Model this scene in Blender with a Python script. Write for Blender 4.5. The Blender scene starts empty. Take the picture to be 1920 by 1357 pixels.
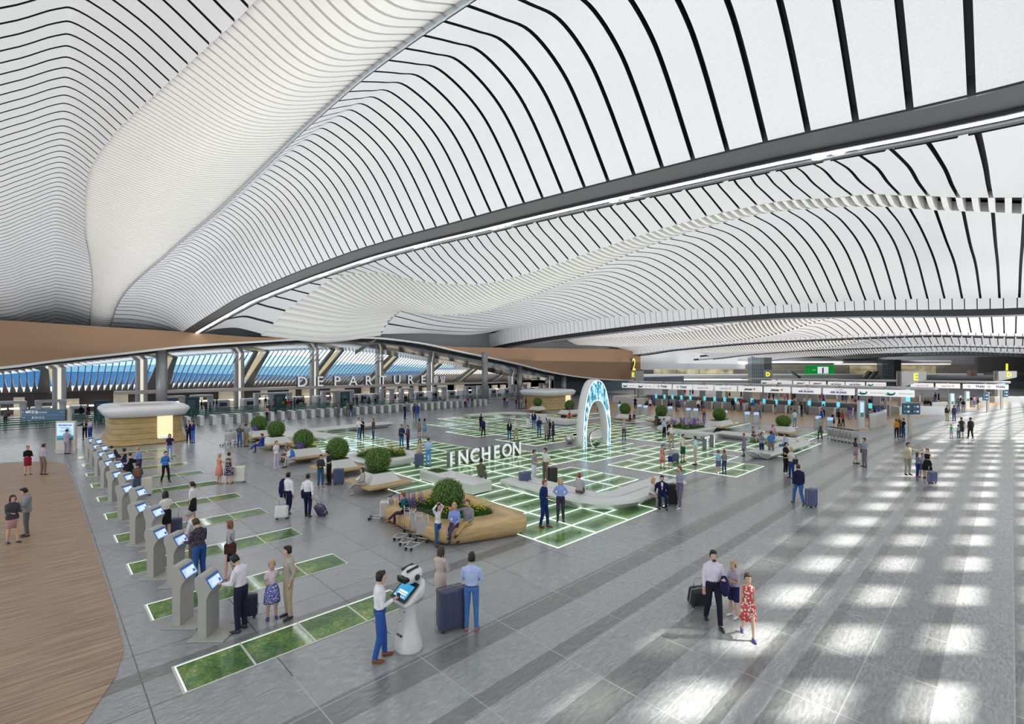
import bpy, bmesh, math, random
import numpy as np
from mathutils import Matrix, Vector
# ------------------------------------------------------------------ frame
# x runs across the hall (along the row of turnstiles), y runs away from the window wall,
# the camera stands 5.9 m above the floor at the origin and looks diagonally across.
FPX, VXU, VXV, YH, CH = 911.7, 1895.0, 71.0, 690.0, 5.9
SU, CU = .7160, .6981
SC = bpy.context.scene
COL = SC.collection
def at(px, py, z=0.0):
    """floor (or height z) point under a pixel of the 1920x1357 photograph"""
    Y = FPX*(CH-z)/(py-YH); X = (px-960)*Y/FPX
    return (X*SU+Y*CU, -X*CU+Y*SU)
def at_u(u, px, py):
    t = (VXU-px)/(px-VXV); d = t*u/1.0257
    return d, CH+(YH-py)/FPX*(CU*u+SU*d)
def at_v(v, px, py):
    t = (VXU-px)/(px-VXV); u = 1.0257*v/t
    return u, CH+(YH-py)/FPX*(CU*u+SU*v)
def at_y(Y, px, py):
    X = (px-960)*Y/FPX
    return (X*SU+Y*CU, -X*CU+Y*SU, CH+(YH-py)/FPX*Y)
YAW = math.atan2(CU, SU)      # camera heading measured from +y towards +x
# ------------------------------------------------------------------ materials
MATS = {}
def mat(name, col, rough=.5, metal=0., spec=.5, noise=0., scale=8., emit=None, es=1., bump=0., coat=0., alpha=None, trans=0.):
    if name in MATS: return MATS[name]
    m = bpy.data.materials.new(name); m.use_nodes = True; MATS[name] = m
    nt = m.node_tree; b = nt.nodes['Principled BSDF']
    b.inputs['Roughness'].default_value = rough; b.inputs['Metallic'].default_value = metal
    b.inputs['Specular IOR Level'].default_value = spec
    if coat: b.inputs['Coat Weight'].default_value = coat; b.inputs['Coat Roughness'].default_value = .08
    if trans: b.inputs['Transmission Weight'].default_value = trans
    if alpha is not None: b.inputs['Alpha'].default_value = alpha
    c = (*col, 1)
    if noise or bump:
        tc = nt.nodes.new('ShaderNodeTexCoord'); nz = nt.nodes.new('ShaderNodeTexNoise')
        nz.inputs['Scale'].default_value = scale; nz.inputs['Detail'].default_value = 3
        nt.links.new(tc.outputs['Object'], nz.inputs['Vector'])
        r = nt.nodes.new('ShaderNodeValToRGB')
        r.color_ramp.elements[0].position = .35; r.color_ramp.elements[1].position = .65
        r.color_ramp.elements[0].color = tuple(max(0, x*(1-noise)) for x in col)+(1,)
        r.color_ramp.elements[1].color = tuple(min(1, x*(1+noise)) for x in col)+(1,)
        nt.links.new(nz.outputs['Fac'], r.inputs['Fac']); nt.links.new(r.outputs['Color'], b.inputs['Base Color'])
        if bump:
            bp = nt.nodes.new('ShaderNodeBump'); bp.inputs['Strength'].default_value = bump; bp.inputs['Distance'].default_value = .02
            nt.links.new(nz.outputs['Fac'], bp.inputs['Height']); nt.links.new(bp.outputs['Normal'], b.inputs['Normal'])
    else: b.inputs['Base Color'].default_value = c
    if emit:
        b.inputs['Emission Color'].default_value = (*emit, 1); b.inputs['Emission Strength'].default_value = es
    return m
def hx(h):
    h = h.lstrip('#'); v = [int(h[i:i+2], 16)/255 for i in (0, 2, 4)]
    return tuple(x/12.92 if x <= .04045 else ((x+.055)/1.055)**2.4 for x in v)
# ------------------------------------------------------------------ mesh builder
class MB:
    def __init__(s): s.v = []; s.f = []; s.m = []; s.sm = []
    def add(s, vs, fs, mi=0, smooth=False, M=None):
        o = len(s.v)
        if M is not None: vs = [tuple(M @ Vector(p)) for p in vs]
        s.v += [tuple(p) for p in vs]; s.f += [tuple(i+o for i in f) for f in fs]
        s.m += [mi]*len(fs); s.sm += [smooth]*len(fs); return s
    def box(s, x0, x1, y0, y1, z0, z1, mi=0, M=None, b=0.):
        if b > 0:
            b = min(b, (x1-x0)*.49, (y1-y0)*.49, (z1-z0)*.49)
            bm = bmesh.new(); bmesh.ops.create_cube(bm, size=1)
            for q in bm.verts: q.co = ((x0+x1)/2+q.co.x*(x1-x0), (y0+y1)/2+q.co.y*(y1-y0), (z0+z1)/2+q.co.z*(z1-z0))
            bmesh.ops.bevel(bm, geom=bm.edges[:], offset=b, segments=2, profile=.5, affect='EDGES')
            bm.verts.index_update(); vs = [q.co[:] for q in bm.verts]; fs = [[q.index for q in f.verts] for f in bm.faces]; bm.free()
            return s.add(vs, fs, mi, False, M)
        vs = [(x0,y0,z0),(x1,y0,z0),(x1,y1,z0),(x0,y1,z0),(x0,y0,z1),(x1,y0,z1),(x1,y1,z1),(x0,y1,z1)]
        return s.add(vs, [(3,2,1,0),(4,5,6,7),(0,1,5,4),(1,2,6,5),(2,3,7,6),(3,0,4,7)], mi, False, M)
    def prism(s, poly, z0, z1, mi=0, M=None, smooth=False):
        n = len(poly); vs = [(x,y,z0) for x,y in poly]+[(x,y,z1) for x,y in poly]
        fs = [tuple(range(n-1,-1,-1)), tuple(range(n,2*n))]+[(i,(i+1)%n,n+(i+1)%n,n+i) for i in range(n)]
        return s.add(vs, fs, mi, smooth, M)
    def loft(s, rings, mi=0, closed=True, cap=True, smooth=True, M=None):
        n = len(rings[0]); vs = [p for r in rings for p in r]; fs = []
        for i in range(len(rings)-1):
            for j in range(n if closed else n-1):
                k = (j+1) % n; fs.append((i*n+j, i*n+k, (i+1)*n+k, (i+1)*n+j))
        if cap and closed: fs += [tuple(range(n-1,-1,-1)), tuple(range((len(rings)-1)*n, len(rings)*n))]
        return s.add(vs, fs, mi, smooth, M)
    def tube(s, pts, r, n=8, mi=0, M=None, sx=1., cap=True):
        P = [Vector(p) for p in pts]; R = r if isinstance(r, (list, tuple)) else [r]*len(P); rings = []; ref = None
        for i, p in enumerate(P):
            t = (P[min(i+1,len(P)-1)]-P[max(i-1,0)]).normalized()
            if ref is None: ref = Vector((0,0,1)) if abs(t.z) < .9 else Vector((1,0,0))
            a = t.cross(ref)
            if a.length < 1e-4: a = t.cross(Vector((0,1,0)))
            a.normalize(); b = t.cross(a).normalized(); ref = b.cross(t) if False else ref
            rings.append([tuple(p+a*(math.cos(q)*R[i]*sx)+b*(math.sin(q)*R[i])) for q in [2*math.pi*j/n for j in range(n)]])
        return s.loft(rings, mi, True, cap, True, M)
    def lathe(s, prof, n=24, mi=0, M=None, sx=1., sy=1., cap=True):
        return s.loft([[(r*sx*math.cos(2*math.pi*j/n), r*sy*math.sin(2*math.pi*j/n), z) for j in range(n)] for r, z in prof], mi, True, cap, True, M)
    def ball(s, c, r, n=12, mi=0, M=None):
        r = r if isinstance(r, (list, tuple)) else (r, r, r); m = max(4, n//2)
        rings = [[(c[0]+r[0]*math.sin(a)*math.cos(2*math.pi*j/n), c[1]+r[1]*math.sin(a)*math.sin(2*math.pi*j/n), c[2]-r[2]*math.cos(a)) for j in range(n)]
                 for a in [math.pi*max(.02, min(.98, i/m)) for i in range(m+1)]]
        return s.loft(rings, mi, True, True, True, M)
    def mesh(s, name, mats):
        me = bpy.data.meshes.new(name); me.from_pydata(s.v, [], s.f)
        for m in (mats if isinstance(mats, (list, tuple)) else [mats]): me.materials.append(m)
        me.polygons.foreach_set('material_index', s.m); me.polygons.foreach_set('use_smooth', s.sm); me.update(); return me
def T(x=0, y=0, z=0, rz=0): return Matrix.Translation((x, y, z)) @ Matrix.Rotation(rz, 4, 'Z')
def link(name, me, parent=None, loc=None, rz=0):
    o = bpy.data.objects.new(name, me); COL.objects.link(o)
    if parent is not None: o.parent = parent
    if loc is not None: o.location = loc
    if rz: o.rotation_euler = (0, 0, rz)
    return o
def obj(name, mb, mats, parent=None, loc=None, rz=0): return link(name, mb.mesh(name, mats), parent, loc, rz)
def tag(o, label=None, cat=None, group=None, kind=None):
    if label: o['label'] = label
    if cat: o['category'] = cat
    if group: o['group'] = group
    if kind: o['kind'] = kind
    return o
def thing(name, label, cat, x, y, z=0., rz=0., group=None):
    return tag(link(name, None, None, (x, y, z), rz), label, cat, group)
def struct(name, mb, mats): return tag(obj(name, mb, mats), kind='structure')
KIDS = {}
def copy_thing(r, x, y, z=0., rz=0., label=None, group=None):
    c = r.copy(); COL.objects.link(c); c.location = (x, y, z); c.rotation_euler = (0, 0, rz)
    if label: c['label'] = label
    if group: c['group'] = group
    for ch in r.children:
        k = ch.copy(); COL.objects.link(k); k.parent = c; k.matrix_parent_inverse = ch.matrix_parent_inverse.copy()
        for g in ch.children:
            q = g.copy(); COL.objects.link(q); q.parent = k
    return c
_mb = {}
TMP = bpy.data.scenes.new('workbench')
def evaluated(o):
    """mesh of one object with its modifiers applied, worked out in a scene of its own"""
    TMP.collection.objects.link(o)
    with bpy.context.temp_override(scene=TMP, view_layer=TMP.view_layers[0]):
        dg = bpy.context.evaluated_depsgraph_get(); me = bpy.data.meshes.new_from_object(o.evaluated_get(dg))
    TMP.collection.objects.unlink(o); return me
def text_mb(s, size=1., depth=.05, mi=0, M=None, into=None, shear=0., bold=0., align='CENTER', track=1.):
    """extruded lettering standing in the xz plane, facing -y"""
    key = (s, size, depth, shear, bold, align, track)
    if key not in _mb:
        cu = bpy.data.curves.new('t', 'FONT'); cu.body = s; cu.size = size; cu.extrude = depth/2; cu.align_x = align
        cu.shear = shear; cu.offset = bold; cu.space_character = track; cu.resolution_u = 3
        o = bpy.data.objects.new('t', cu); me = evaluated(o)
        vs = [(v.co.x, -v.co.z, v.co.y) for v in me.vertices]; fs = [tuple(p.vertices) for p in me.polygons]
        bpy.data.objects.remove(o); bpy.data.curves.remove(cu); bpy.data.meshes.remove(me); _mb[key] = (vs, fs)
    vs, fs = _mb[key]; mb = into or MB(); mb.add(vs, fs, mi, False, M); return mb
def smoothstep(x, a, b):
    t = max(0., min(1., (x-a)/(b-a))); return t*t*(3-2*t)
def curve(tab):
    """smooth interpolation through a table {x: y}"""
    xs = sorted(tab); ys = [tab[x] for x in xs]; n = len(xs); m = []
    for i in range(n):
        a = (ys[i]-ys[i-1])/(xs[i]-xs[i-1]) if i else None; b = (ys[i+1]-ys[i])/(xs[i+1]-xs[i]) if i < n-1 else None
        m.append(b if a is None else a if b is None else (0. if a*b <= 0 else 2*a*b/(a+b)))
    def g(x):
        if x <= xs[0]: return ys[0]
        if x >= xs[-1]: return ys[-1]+m[-1]*(x-xs[-1])
        i = 0
        while xs[i+1] < x: i += 1
        h = xs[i+1]-xs[i]; t = (x-xs[i])/h; t2 = t*t; t3 = t2*t
        return (2*t3-3*t2+1)*ys[i]+(t3-2*t2+t)*h*m[i]+(-2*t3+3*t2)*ys[i+1]+(t3-t2)*h*m[i+1]
    return g
# ------------------------------------------------------------------ camera, render look
cd = bpy.data.cameras.new('camera'); cam = bpy.data.objects.new('camera', cd); COL.objects.link(cam)
cam.location = (0, 0, CH); cam.rotation_euler = (math.pi/2, 0, -YAW)
cd.sensor_width = 36; cd.lens = 36*FPX/1920; cd.shift_y = (YH-678.5)/1920; cd.clip_end = 3000; SC.camera = cam
SC.view_settings.view_transform = 'Standard'; SC.view_settings.look = 'None'; SC.view_settings.gamma = 1
SC.view_settings.use_curve_mapping = False
cy = SC.cycles
cy.max_bounces = 5; cy.diffuse_bounces = 3; cy.glossy_bounces = 2; cy.transmission_bounces = 3; cy.transparent_max_bounces = 8
cy.use_denoising = True; cy.adaptive_threshold = .06; cy.sample_clamp_indirect = 4; cy.caustics_reflective = False; cy.caustics_refractive = False
# ================================================================== the roof
A1 = 11.2; S = .0717*A1; GAP = .11; OFF = .57; VF = 62.0          # beam position, rib spacing, facade line
def dk(k): return S*(k+OFF)
white = mat('ceiling_panel', (.80,.81,.83), .42, noise=.03, scale=30)
dark = mat('dark_shadow_gap', (.012,.014,.018), .6)
tan = mat('tan_backing', (.30,.22,.13), .6)
louv = mat('louver_white', (.90,.89,.86), .4)
silver = mat('silver_trim', (.55,.60,.66), .3, metal=.6)
def section(pts, n=7):
    """spline through (u, h) points"""
    out = []
    for i in range(len(pts)-1):
        p0 = pts[max(i-1,0)]; p1 = pts[i]; p2 = pts[i+1]; p3 = pts[min(i+2,len(pts)-1)]
        for j in range(n + (i == len(pts)-2)):
            t = j/n; q = []
            for c in (0, 1):
                m1 = (p2[c]-p0[c])/2 if i else (p2[c]-p1[c]); m2 = (p3[c]-p1[c])/2 if i < len(pts)-2 else (p2[c]-p1[c])
                q.append((2*t**3-3*t**2+1)*p1[c]+(t**3-2*t**2+t)*m1+(-2*t**3+3*t**2)*p2[c]+(t**3-t**2)*m2)
            out.append(q)
    return out
def panels(curves, k0, k1, step, gap, thick, m, back, n=6, drop=0., backoff=.3, vmax=VF+6, centre=False, name='ceiling', vmin=-6, skirt=None, K=1.):
    """strips running across the hall between longitudinal curves [(u(d),h(d)),...]"""
    mb = MB(); bk = MB(); rows = []
    k = k0
    while k < k1:
        a = K*dk(k)+gap/2 if not centre else K*dk(k)-gap/2; b = K*dk(k+step)-gap/2 if not centre else K*dk(k)+gap/2
        if a > vmin and b < vmax:
            ra = section([(u(a), h(a)) for u, h in curves], n); rb = section([(u(b), h(b)) for u, h in curves], n)
            N = len(ra); vs = [(p[0], a, CH+p[1]-drop) for p in ra]+[(p[0], b, CH+p[1]-drop) for p in rb]
            mb.add(vs, [(i, N+i, N+i+1, i+1) for i in range(N-1)], 0, True)
            vs += [(x, y, z+thick) for x, y, z in vs]
            fs = []
            for i in range(N-1):
                fs += [(2*N+i, i, i+1, 2*N+i+1), (N+i, 3*N+i, 3*N+i+1, N+i+1)]
            fs += [(0,2*N,3*N,N), (N-1,2*N-1,4*N-1,3*N-1)]
            mb.add(vs, fs, 1, False)
        k += step
    if back:
        v = vmin
        while v < vmax:
            r = section([(u(v), h(v)) for u, h in curves], n)
            rows.append([(p[0], v, CH+p[1]+backoff) for p in r]); v += 2.0
        bk.loft(rows, 0, False, False, True)
        struct(name, bk, back)
    o = struct(name, mb, [m, skirt or dark])
    return o
cst = lambda c: (lambda d: c)
# bay over the kiosks (ridge, white louvre belly, hump down to the lit beam)
RH = curve({-6:7.6,0:8.2,8:8.9,17.3:9.5,20.5:9.69,25.4:9.86,29.4:9.89,33.4:9.84,41.4:9.57,49.4:8.92,57.5:7.51,65.5:5.24,69:3.7})
RU = curve({0:.6,17.3:.78,25:.87,41.4:.93,49.4:1.05,65.5:1.31})
CUf = curve({-6:4.3,0:4.0,11.7:3.33,14.9:3.03,18.1:2.71,21.3:2.38,24.6:2.09,27.8:1.89,31:1.75,41.4:2.13,49.4:2.82,57.5:3.46,65.5:3.73})
CHf = curve({-6:6.6,0:7.0,11.7:7.93,14.9:8.24,18.1:8.53,21.3:8.83,24.6:9.1,27.8:9.3,31:9.39,41.4:8.98,49.4:8.48,57.5:7.17,65.5:4.56,69:3.2})
BU = curve({-6:6.2,7.7:6.25,10.1:6.3,12.5:6.39,14.1:6.49,17.3:6.71,21.3:7.07,25.4:7.39,29.4:7.59,33.4:7.62,36.6:7.51,40.6:7.24,44.6:6.9,48.6:6.42,52.7:6.06,56.7:5.74,60.7:5.54,64.7:5.37})
BH = curve({-6:5.9,0:6.4,7.7:7.35,10.1:7.64,12.5:7.9,14.1:8.04,17.3:8.33,21.3:8.71,25.4:9.03,29.4:9.22,33.4:9.2,36.6:9.1,40.6:8.83,44.6:8.39,48.6:7.89,52.7:7.45,56.7:6.85,60.7:5.97,64.7:4.28,69:2.6})
PU = lambda d: BU(d)+curve({7:1.9,10:1.6,17:1.12,25:.64,29:.6,36:.7,50:1.2,64:1.6})(d)
PH = lambda d: BH(d)+curve({0:.3,7.7:.37,12.5:.46,14:.55,17:.65,25:.4,29:.32,36:.3,46:.28,56:.1,64:0})(d)
b1 = curve({-6:4.3,0:4.51,3.7:4.82,6.85:5.02,11.5:5.28,14.7:5.42,18.4:5.6,24:5.75,29:5.74,33:5.68,41.6:5.45,49.6:4.9,56:4.4,62:3.88,66:3.4,69:3.0})
MU = cst(9.9)
MH = lambda d: PH(d)+(b1(d)-PH(d))*curve({0:.40,9.6:.40,17.3:.40,31:.42,50:.45,64:.45})(d)
Q1U = lambda d: (BU(d)+PU(d))/2; Q1H = lambda d: (BH(d)*.42+PH(d)*.58)
M2U = lambda d: PU(d)+(9.9-PU(d))*.55; M2H = lambda d: PH(d)-(PH(d)-MH(d))*.34
LU = [lambda d: -14., lambda d: -6., lambda d: -2.1, lambda d: -.6, lambda d: RU(d)-.45, RU, lambda d: RU(d)+.5*(CUf(d)-RU(d)), CUf]
sc_ = lambda d: 1-.25*smoothstep(d, 45, 60)
LH = [lambda d: RH(d)-4.2*sc_(d), lambda d: RH(d)-3.0*sc_(d), lambda d: RH(d)-1.95*sc_(d), lambda d: RH(d)-1.0*sc_(d), lambda d: RH(d)-.18, RH,
      lambda d: RH(d)-(RH(d)-CHf(d))*.36, CHf]
panels(list(zip(LU, LH)), -8, 86, 1, GAP, .2, white, dark, 5)
# louvre belly
LMU = lambda d: CUf(d)+.5*(BU(d)-CUf(d)); LMH = lambda d: (CHf(d)+BH(d))/2-.25*smoothstep(d,0,14)-.35*smoothstep(d,44,20)
panels([(CUf, CHf), (LMU, LMH), (BU, lambda d: BH(d)+.05)], -8, 86, .5, .085, .14, [louv][0], tan, 8, skirt=louv, drop=-.12, backoff=.36)
panels([(BU, BH), (Q1U, Q1H), (PU, PH), (M2U, M2H), (MU, MH), (cst(A1), b1)], -8, 86, 1, GAP, .28, white, dark, 5)
def ribbon(u0, u1, hf, h2, m, v0=-6, v1=VF+5, th=.25, name='ceiling', n=60):
    mb = MB(); rings = []
    for i in range(n+1):
        v = v0+(v1-v0)*i/n; f0 = u0(v) if callable(u0) else u0; f1 = u1(v) if callable(u1) else u1
        a, b = hf(v), h2(v); rings.append([(f0, v, CH+a), (f1, v, CH+b), (f1, v, CH+b+th), (f0, v, CH+a+th)])
    mb.loft(rings, 0, True, True, False); return struct(name, mb, m)
# bright edge profile between louvre belly and hump
ribbon(lambda d: BU(d)-.06, lambda d: BU(d)+.0, lambda d: BH(d)+.02, lambda d: BH(d)+.02, silver, th=.22)
beam = mat('beam_dark', (.013,.015,.020), .4)
beam2 = mat('beam_edge', (.03,.034,.04), .4)
led = mat('led_strip', (1,1,1), .4, emit=(.93,.97,1), es=9.)
def lit_beam(u, hf, w=1.75, lit=True, spots=True):
    ribbon(u-.04, u+w, hf, hf, beam, th=1.1)
    if not lit: return
    ribbon(u+w*.56, u+w*.60, lambda d: hf(d)-.06, lambda d: hf(d)-.06, beam2, th=.1)
    ribbon(u+w*.82, u+w*.86, lambda d: hf(d)-.06, lambda d: hf(d)-.06, beam2, th=.1)
    ribbon(u+w*.64, u+w*.78, lambda d: hf(d)-.01, lambda d: hf(d)-.01, led, th=.05, name='trim_1')
    if spots:
        mb = MB(); v = 2.6
        while v < VF-4:
            for j in range(3):
                mb.lathe([(.0,0),(.13,0),(.15,.03),(.15,.06)], 14, 0, Matrix.Translation((u+w*.71, v+(j-1)*.38, CH+hf(v)-.05)))
            v += 5.4
        struct('trim_2', mb, mat('spot_glass', (1,1,1), .3, emit=(1,1,1), es=14))
lit_beam(A1, b1)
# second bay: wider pitch, the same family of waves ----------------------------------
K2 = 1.44; U2 = 40.3*K2; GAP2 = .155
C2U = curve({-8.64:32.544,0.66:32.976,2.97:32.976,5.33:33.552,7.63:34.56,9.94:35.28,12.24:35.568,16.85:35.424,23.76:35.136,28.8:34.992,39.46:34.128,39.5:34.1,44:32.2,48:29.5,50:28.1,52:26.7,54:25.2,56:23.8,57.3:22.8,59.3:21.2,62.3:18.8,68:15})
C2H = curve({-8.64:6.624,-2.88:7.272,-0.5:7.949,0.66:8.237,1.81:8.525,2.97:8.899,4.18:9.288,5.33:9.749,7.63:10.339,9.94:10.973,12.24:11.246,14.4:11.261,18.72:11.045,23.76:10.541,35.28:9.216,39.5:9,44:9.35,48:10.2,50:10.8,52:10.9,54:10.7,56:9.8,57.3:8.7,59.3:7.1,62.3:3.7,68:1.5})
B2U = curve({-8.64:36,0.66:36.144,2.97:36.288,4.18:36.432,6.48:37.296,10.08:38.016,12.24:38.16,18.72:38.448,23.76:38.88,40.32:39.6,47.5:38.9,51:37.4,55:35.9,58:35.7,62.3:34.5,68:33})
B2H = curve({-8.64:6.624,-2.88:7.2,-0.5:7.891,0.66:8.237,1.81:8.582,2.97:8.928,4.18:9.36,5.33:9.821,7.63:10.512,10.08:11.03,12.24:11.347,14.4:11.405,19.15:11.16,23.76:10.598,31.68:9.072,40.32:7.56,47.5:6.8,51:6.8,55:7.3,58:7.9,60:7,62.3:4.4,68:1.5})
F2 = curve({-8.64:5.472,0:5.846,5.18:6.307,9.79:6.624,17.86:6.898,22.32:7.056,32.4:7.416,37.44:7.229,45.65:7.07,59.47:6.84,68:5.6})
b2 = curve({-8.64:4.32,0:4.464,11.52:5.184,18.72:5.501,31.68:5.357,41.76:4.939,59.47:3.816,68:2.8})
R2H = curve({-8.64:7.488,0.72:7.488,2.88:8.28,5.33:9.158,12.24:11.952,16.85:13.104,28.8:13.104,43.2:12.384,48:12,52:11.5,56:10,59.3:7.6,62.3:4.3,68:2})
R2U = curve({-8.64:23.04,5.33:25.92,12.24:29.232,20.16:28.8,43.2:26.64,48:24,56:19,62:16})
P2a = curve({-8.64:6.768,1.87:7.949,4.18:9.144,6.48:10.397,8.64:10.872,11.52:11.261,17.28:11.448,23.04:11.088,31.68:9.936,40.32:8.784,44:8.3,50:8,55:7.6,58:7,62:5.2,68:3})
P2b = curve({-8.64:6.48,1.87:7.632,4.18:8.28,6.48:9.576,8.64:9.864,11.52:9.979,17.28:10.152,23.04:10.008,31.68:9.36,40.32:8.64,44:8.2,50:8,55:7.4,58:6.8,62:5.4,68:3})
panels([(cst(A1+1.85), lambda d: b1(d)+.0), (lambda d: A1+1.9+(R2U(d)-A1-1.9)*.35, lambda d: b1(d)+(R2H(d)-b1(d))*.60), (R2U, R2H), (lambda d:(R2U(d)+C2U(d))/2, lambda d:(R2H(d)*.6+C2H(d)*.4)), (C2U, C2H)], -5, 60, 1, GAP2, .25, white, dark, 6, K=K2, vmax=VF+.3)
panels([(C2U, lambda d: C2H(d)), (lambda d:(C2U(d)+B2U(d))/2, lambda d:(C2H(d)+B2H(d))/2-.17-.7*smoothstep(d,35,49)), (B2U, B2H)], -5, 60, .5, .24, .7, louv, dark, 8, skirt=louv, centre=True, drop=.02, backoff=.65, K=K2, vmax=VF+.3)
panels([(B2U, B2H), (lambda d: B2U(d)+(50.4-B2U(d))*.45, P2a), (cst(50.4), P2b), (cst(U2), F2)], -5, 60, 1, GAP2, .3, white, dark, 6, K=K2, vmax=VF+.3)
ribbon(lambda d: B2U(d)-.07, lambda d: B2U(d)+.07, B2H, B2H, mat('edge_grey', (.45,.46,.48), .5), th=.5, v0=-6)
def fascia(u, top, bot, v0=-6, v1=VF+3):
    mb = MB(); v = v0; st = .803
    while v < v1:
        a, b = v+.035, v+st-.035
        vs = [(u, a, CH+top(a)), (u, b, CH+top(b)), (u+.36, b, CH+bot(b)), (u+.36, a, CH+bot(a))]
        vs += [(x+.12, y, z) for x, y, z in vs]
        mb.add(vs, [(0,1,2,3),(4,7,6,5),(0,4,5,1),(1,5,6,2),(2,6,7,3),(3,7,4,0)]); v += st
    struct('ceiling', mb, white)
    bk = MB(); rings = []
    for i in range(41):
        v = v0+(v1-v0)*i/40; rings.append([(u+.16, v, CH+top(v)+.5), (u+.52, v, CH+bot(v))])
    bk.loft(rings, 0, False, False, False); struct('ceiling', bk, dark)
fascia(U2, F2, lambda d: b2(d)+.4)
ribbon(U2+.3, U2+2.2, b2, b2, beam, th=.6)
# further bays: flatter waves
def bay(n, H0):
    u0 = (40.3+29.1*n)*K2; L = lambda x: cst(u0+x*K2); ks = lambda tb: (lambda f: (lambda d: K2*(f(d/K2)+H0)))(curve(tb))
    tp = ks({-6:2.9,0:3.45,8:3.95,22:3.86,36:3.15,46:2.5,62:1.3}); bt = ks({-6:2.7,0:3.15,8:3.6,22:3.5,36:2.82,41:2.25,62:.9})
    pv = b2 if n == 0 else (lambda d: bt(d)+.15)
    Cn = ks({-6:5,0:5.6,12:5.6,16:5.2,20:4.7,28:4.0,36:3.9,45:3.9,56:3.0,64:2}); Bn = ks({-6:5,0:5.5,8:5.5,13:4.9,18:3.55,26:2.9,36:2.95,45:3.4,56:2.6,64:1.6})
    panels([(L(1.5), pv), (L(7), lambda d: pv(d)+(Cn(d)-pv(d))*.75+.8), (L(12.5), Cn)], -5, 58, 1, GAP2, .25, white, dark, 4, K=K2, vmax=VF+.3)
    panels([(L(12.5), Cn), (L(14.5), lambda d:(Cn(d)+Bn(d))/2-.36), (L(16.5), Bn)], 8, 56, .5, .24, .5, louv, dark, 4, skirt=louv, centre=True, drop=.05, backoff=.7, K=K2, vmax=VF+.3)
    panels([(L(12.3), Cn), (L(16.7), Bn)], -5, 8, 1, GAP2, .25, white, dark, 4, K=K2, vmax=VF+.3)
    panels([(L(16.5), Bn), (L(21), lambda d: Bn(d)*.75+tp(d)*.25+.36), (L(25), lambda d: Bn(d)*.4+tp(d)*.6+.28), (L(29.1), tp)], -5, 58, 1, GAP2, .25, white, dark, 4, K=K2, vmax=VF+.3)
    fascia(u0+29.1*K2, tp, bt)
    ribbon(u0+29.1*K2+.3, u0+29.1*K2+1.9, bt, bt, beam, th=.5)
bay(0, 0.); bay(1, -.25); bay(2, -.45); bay(3, -.6)
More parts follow.
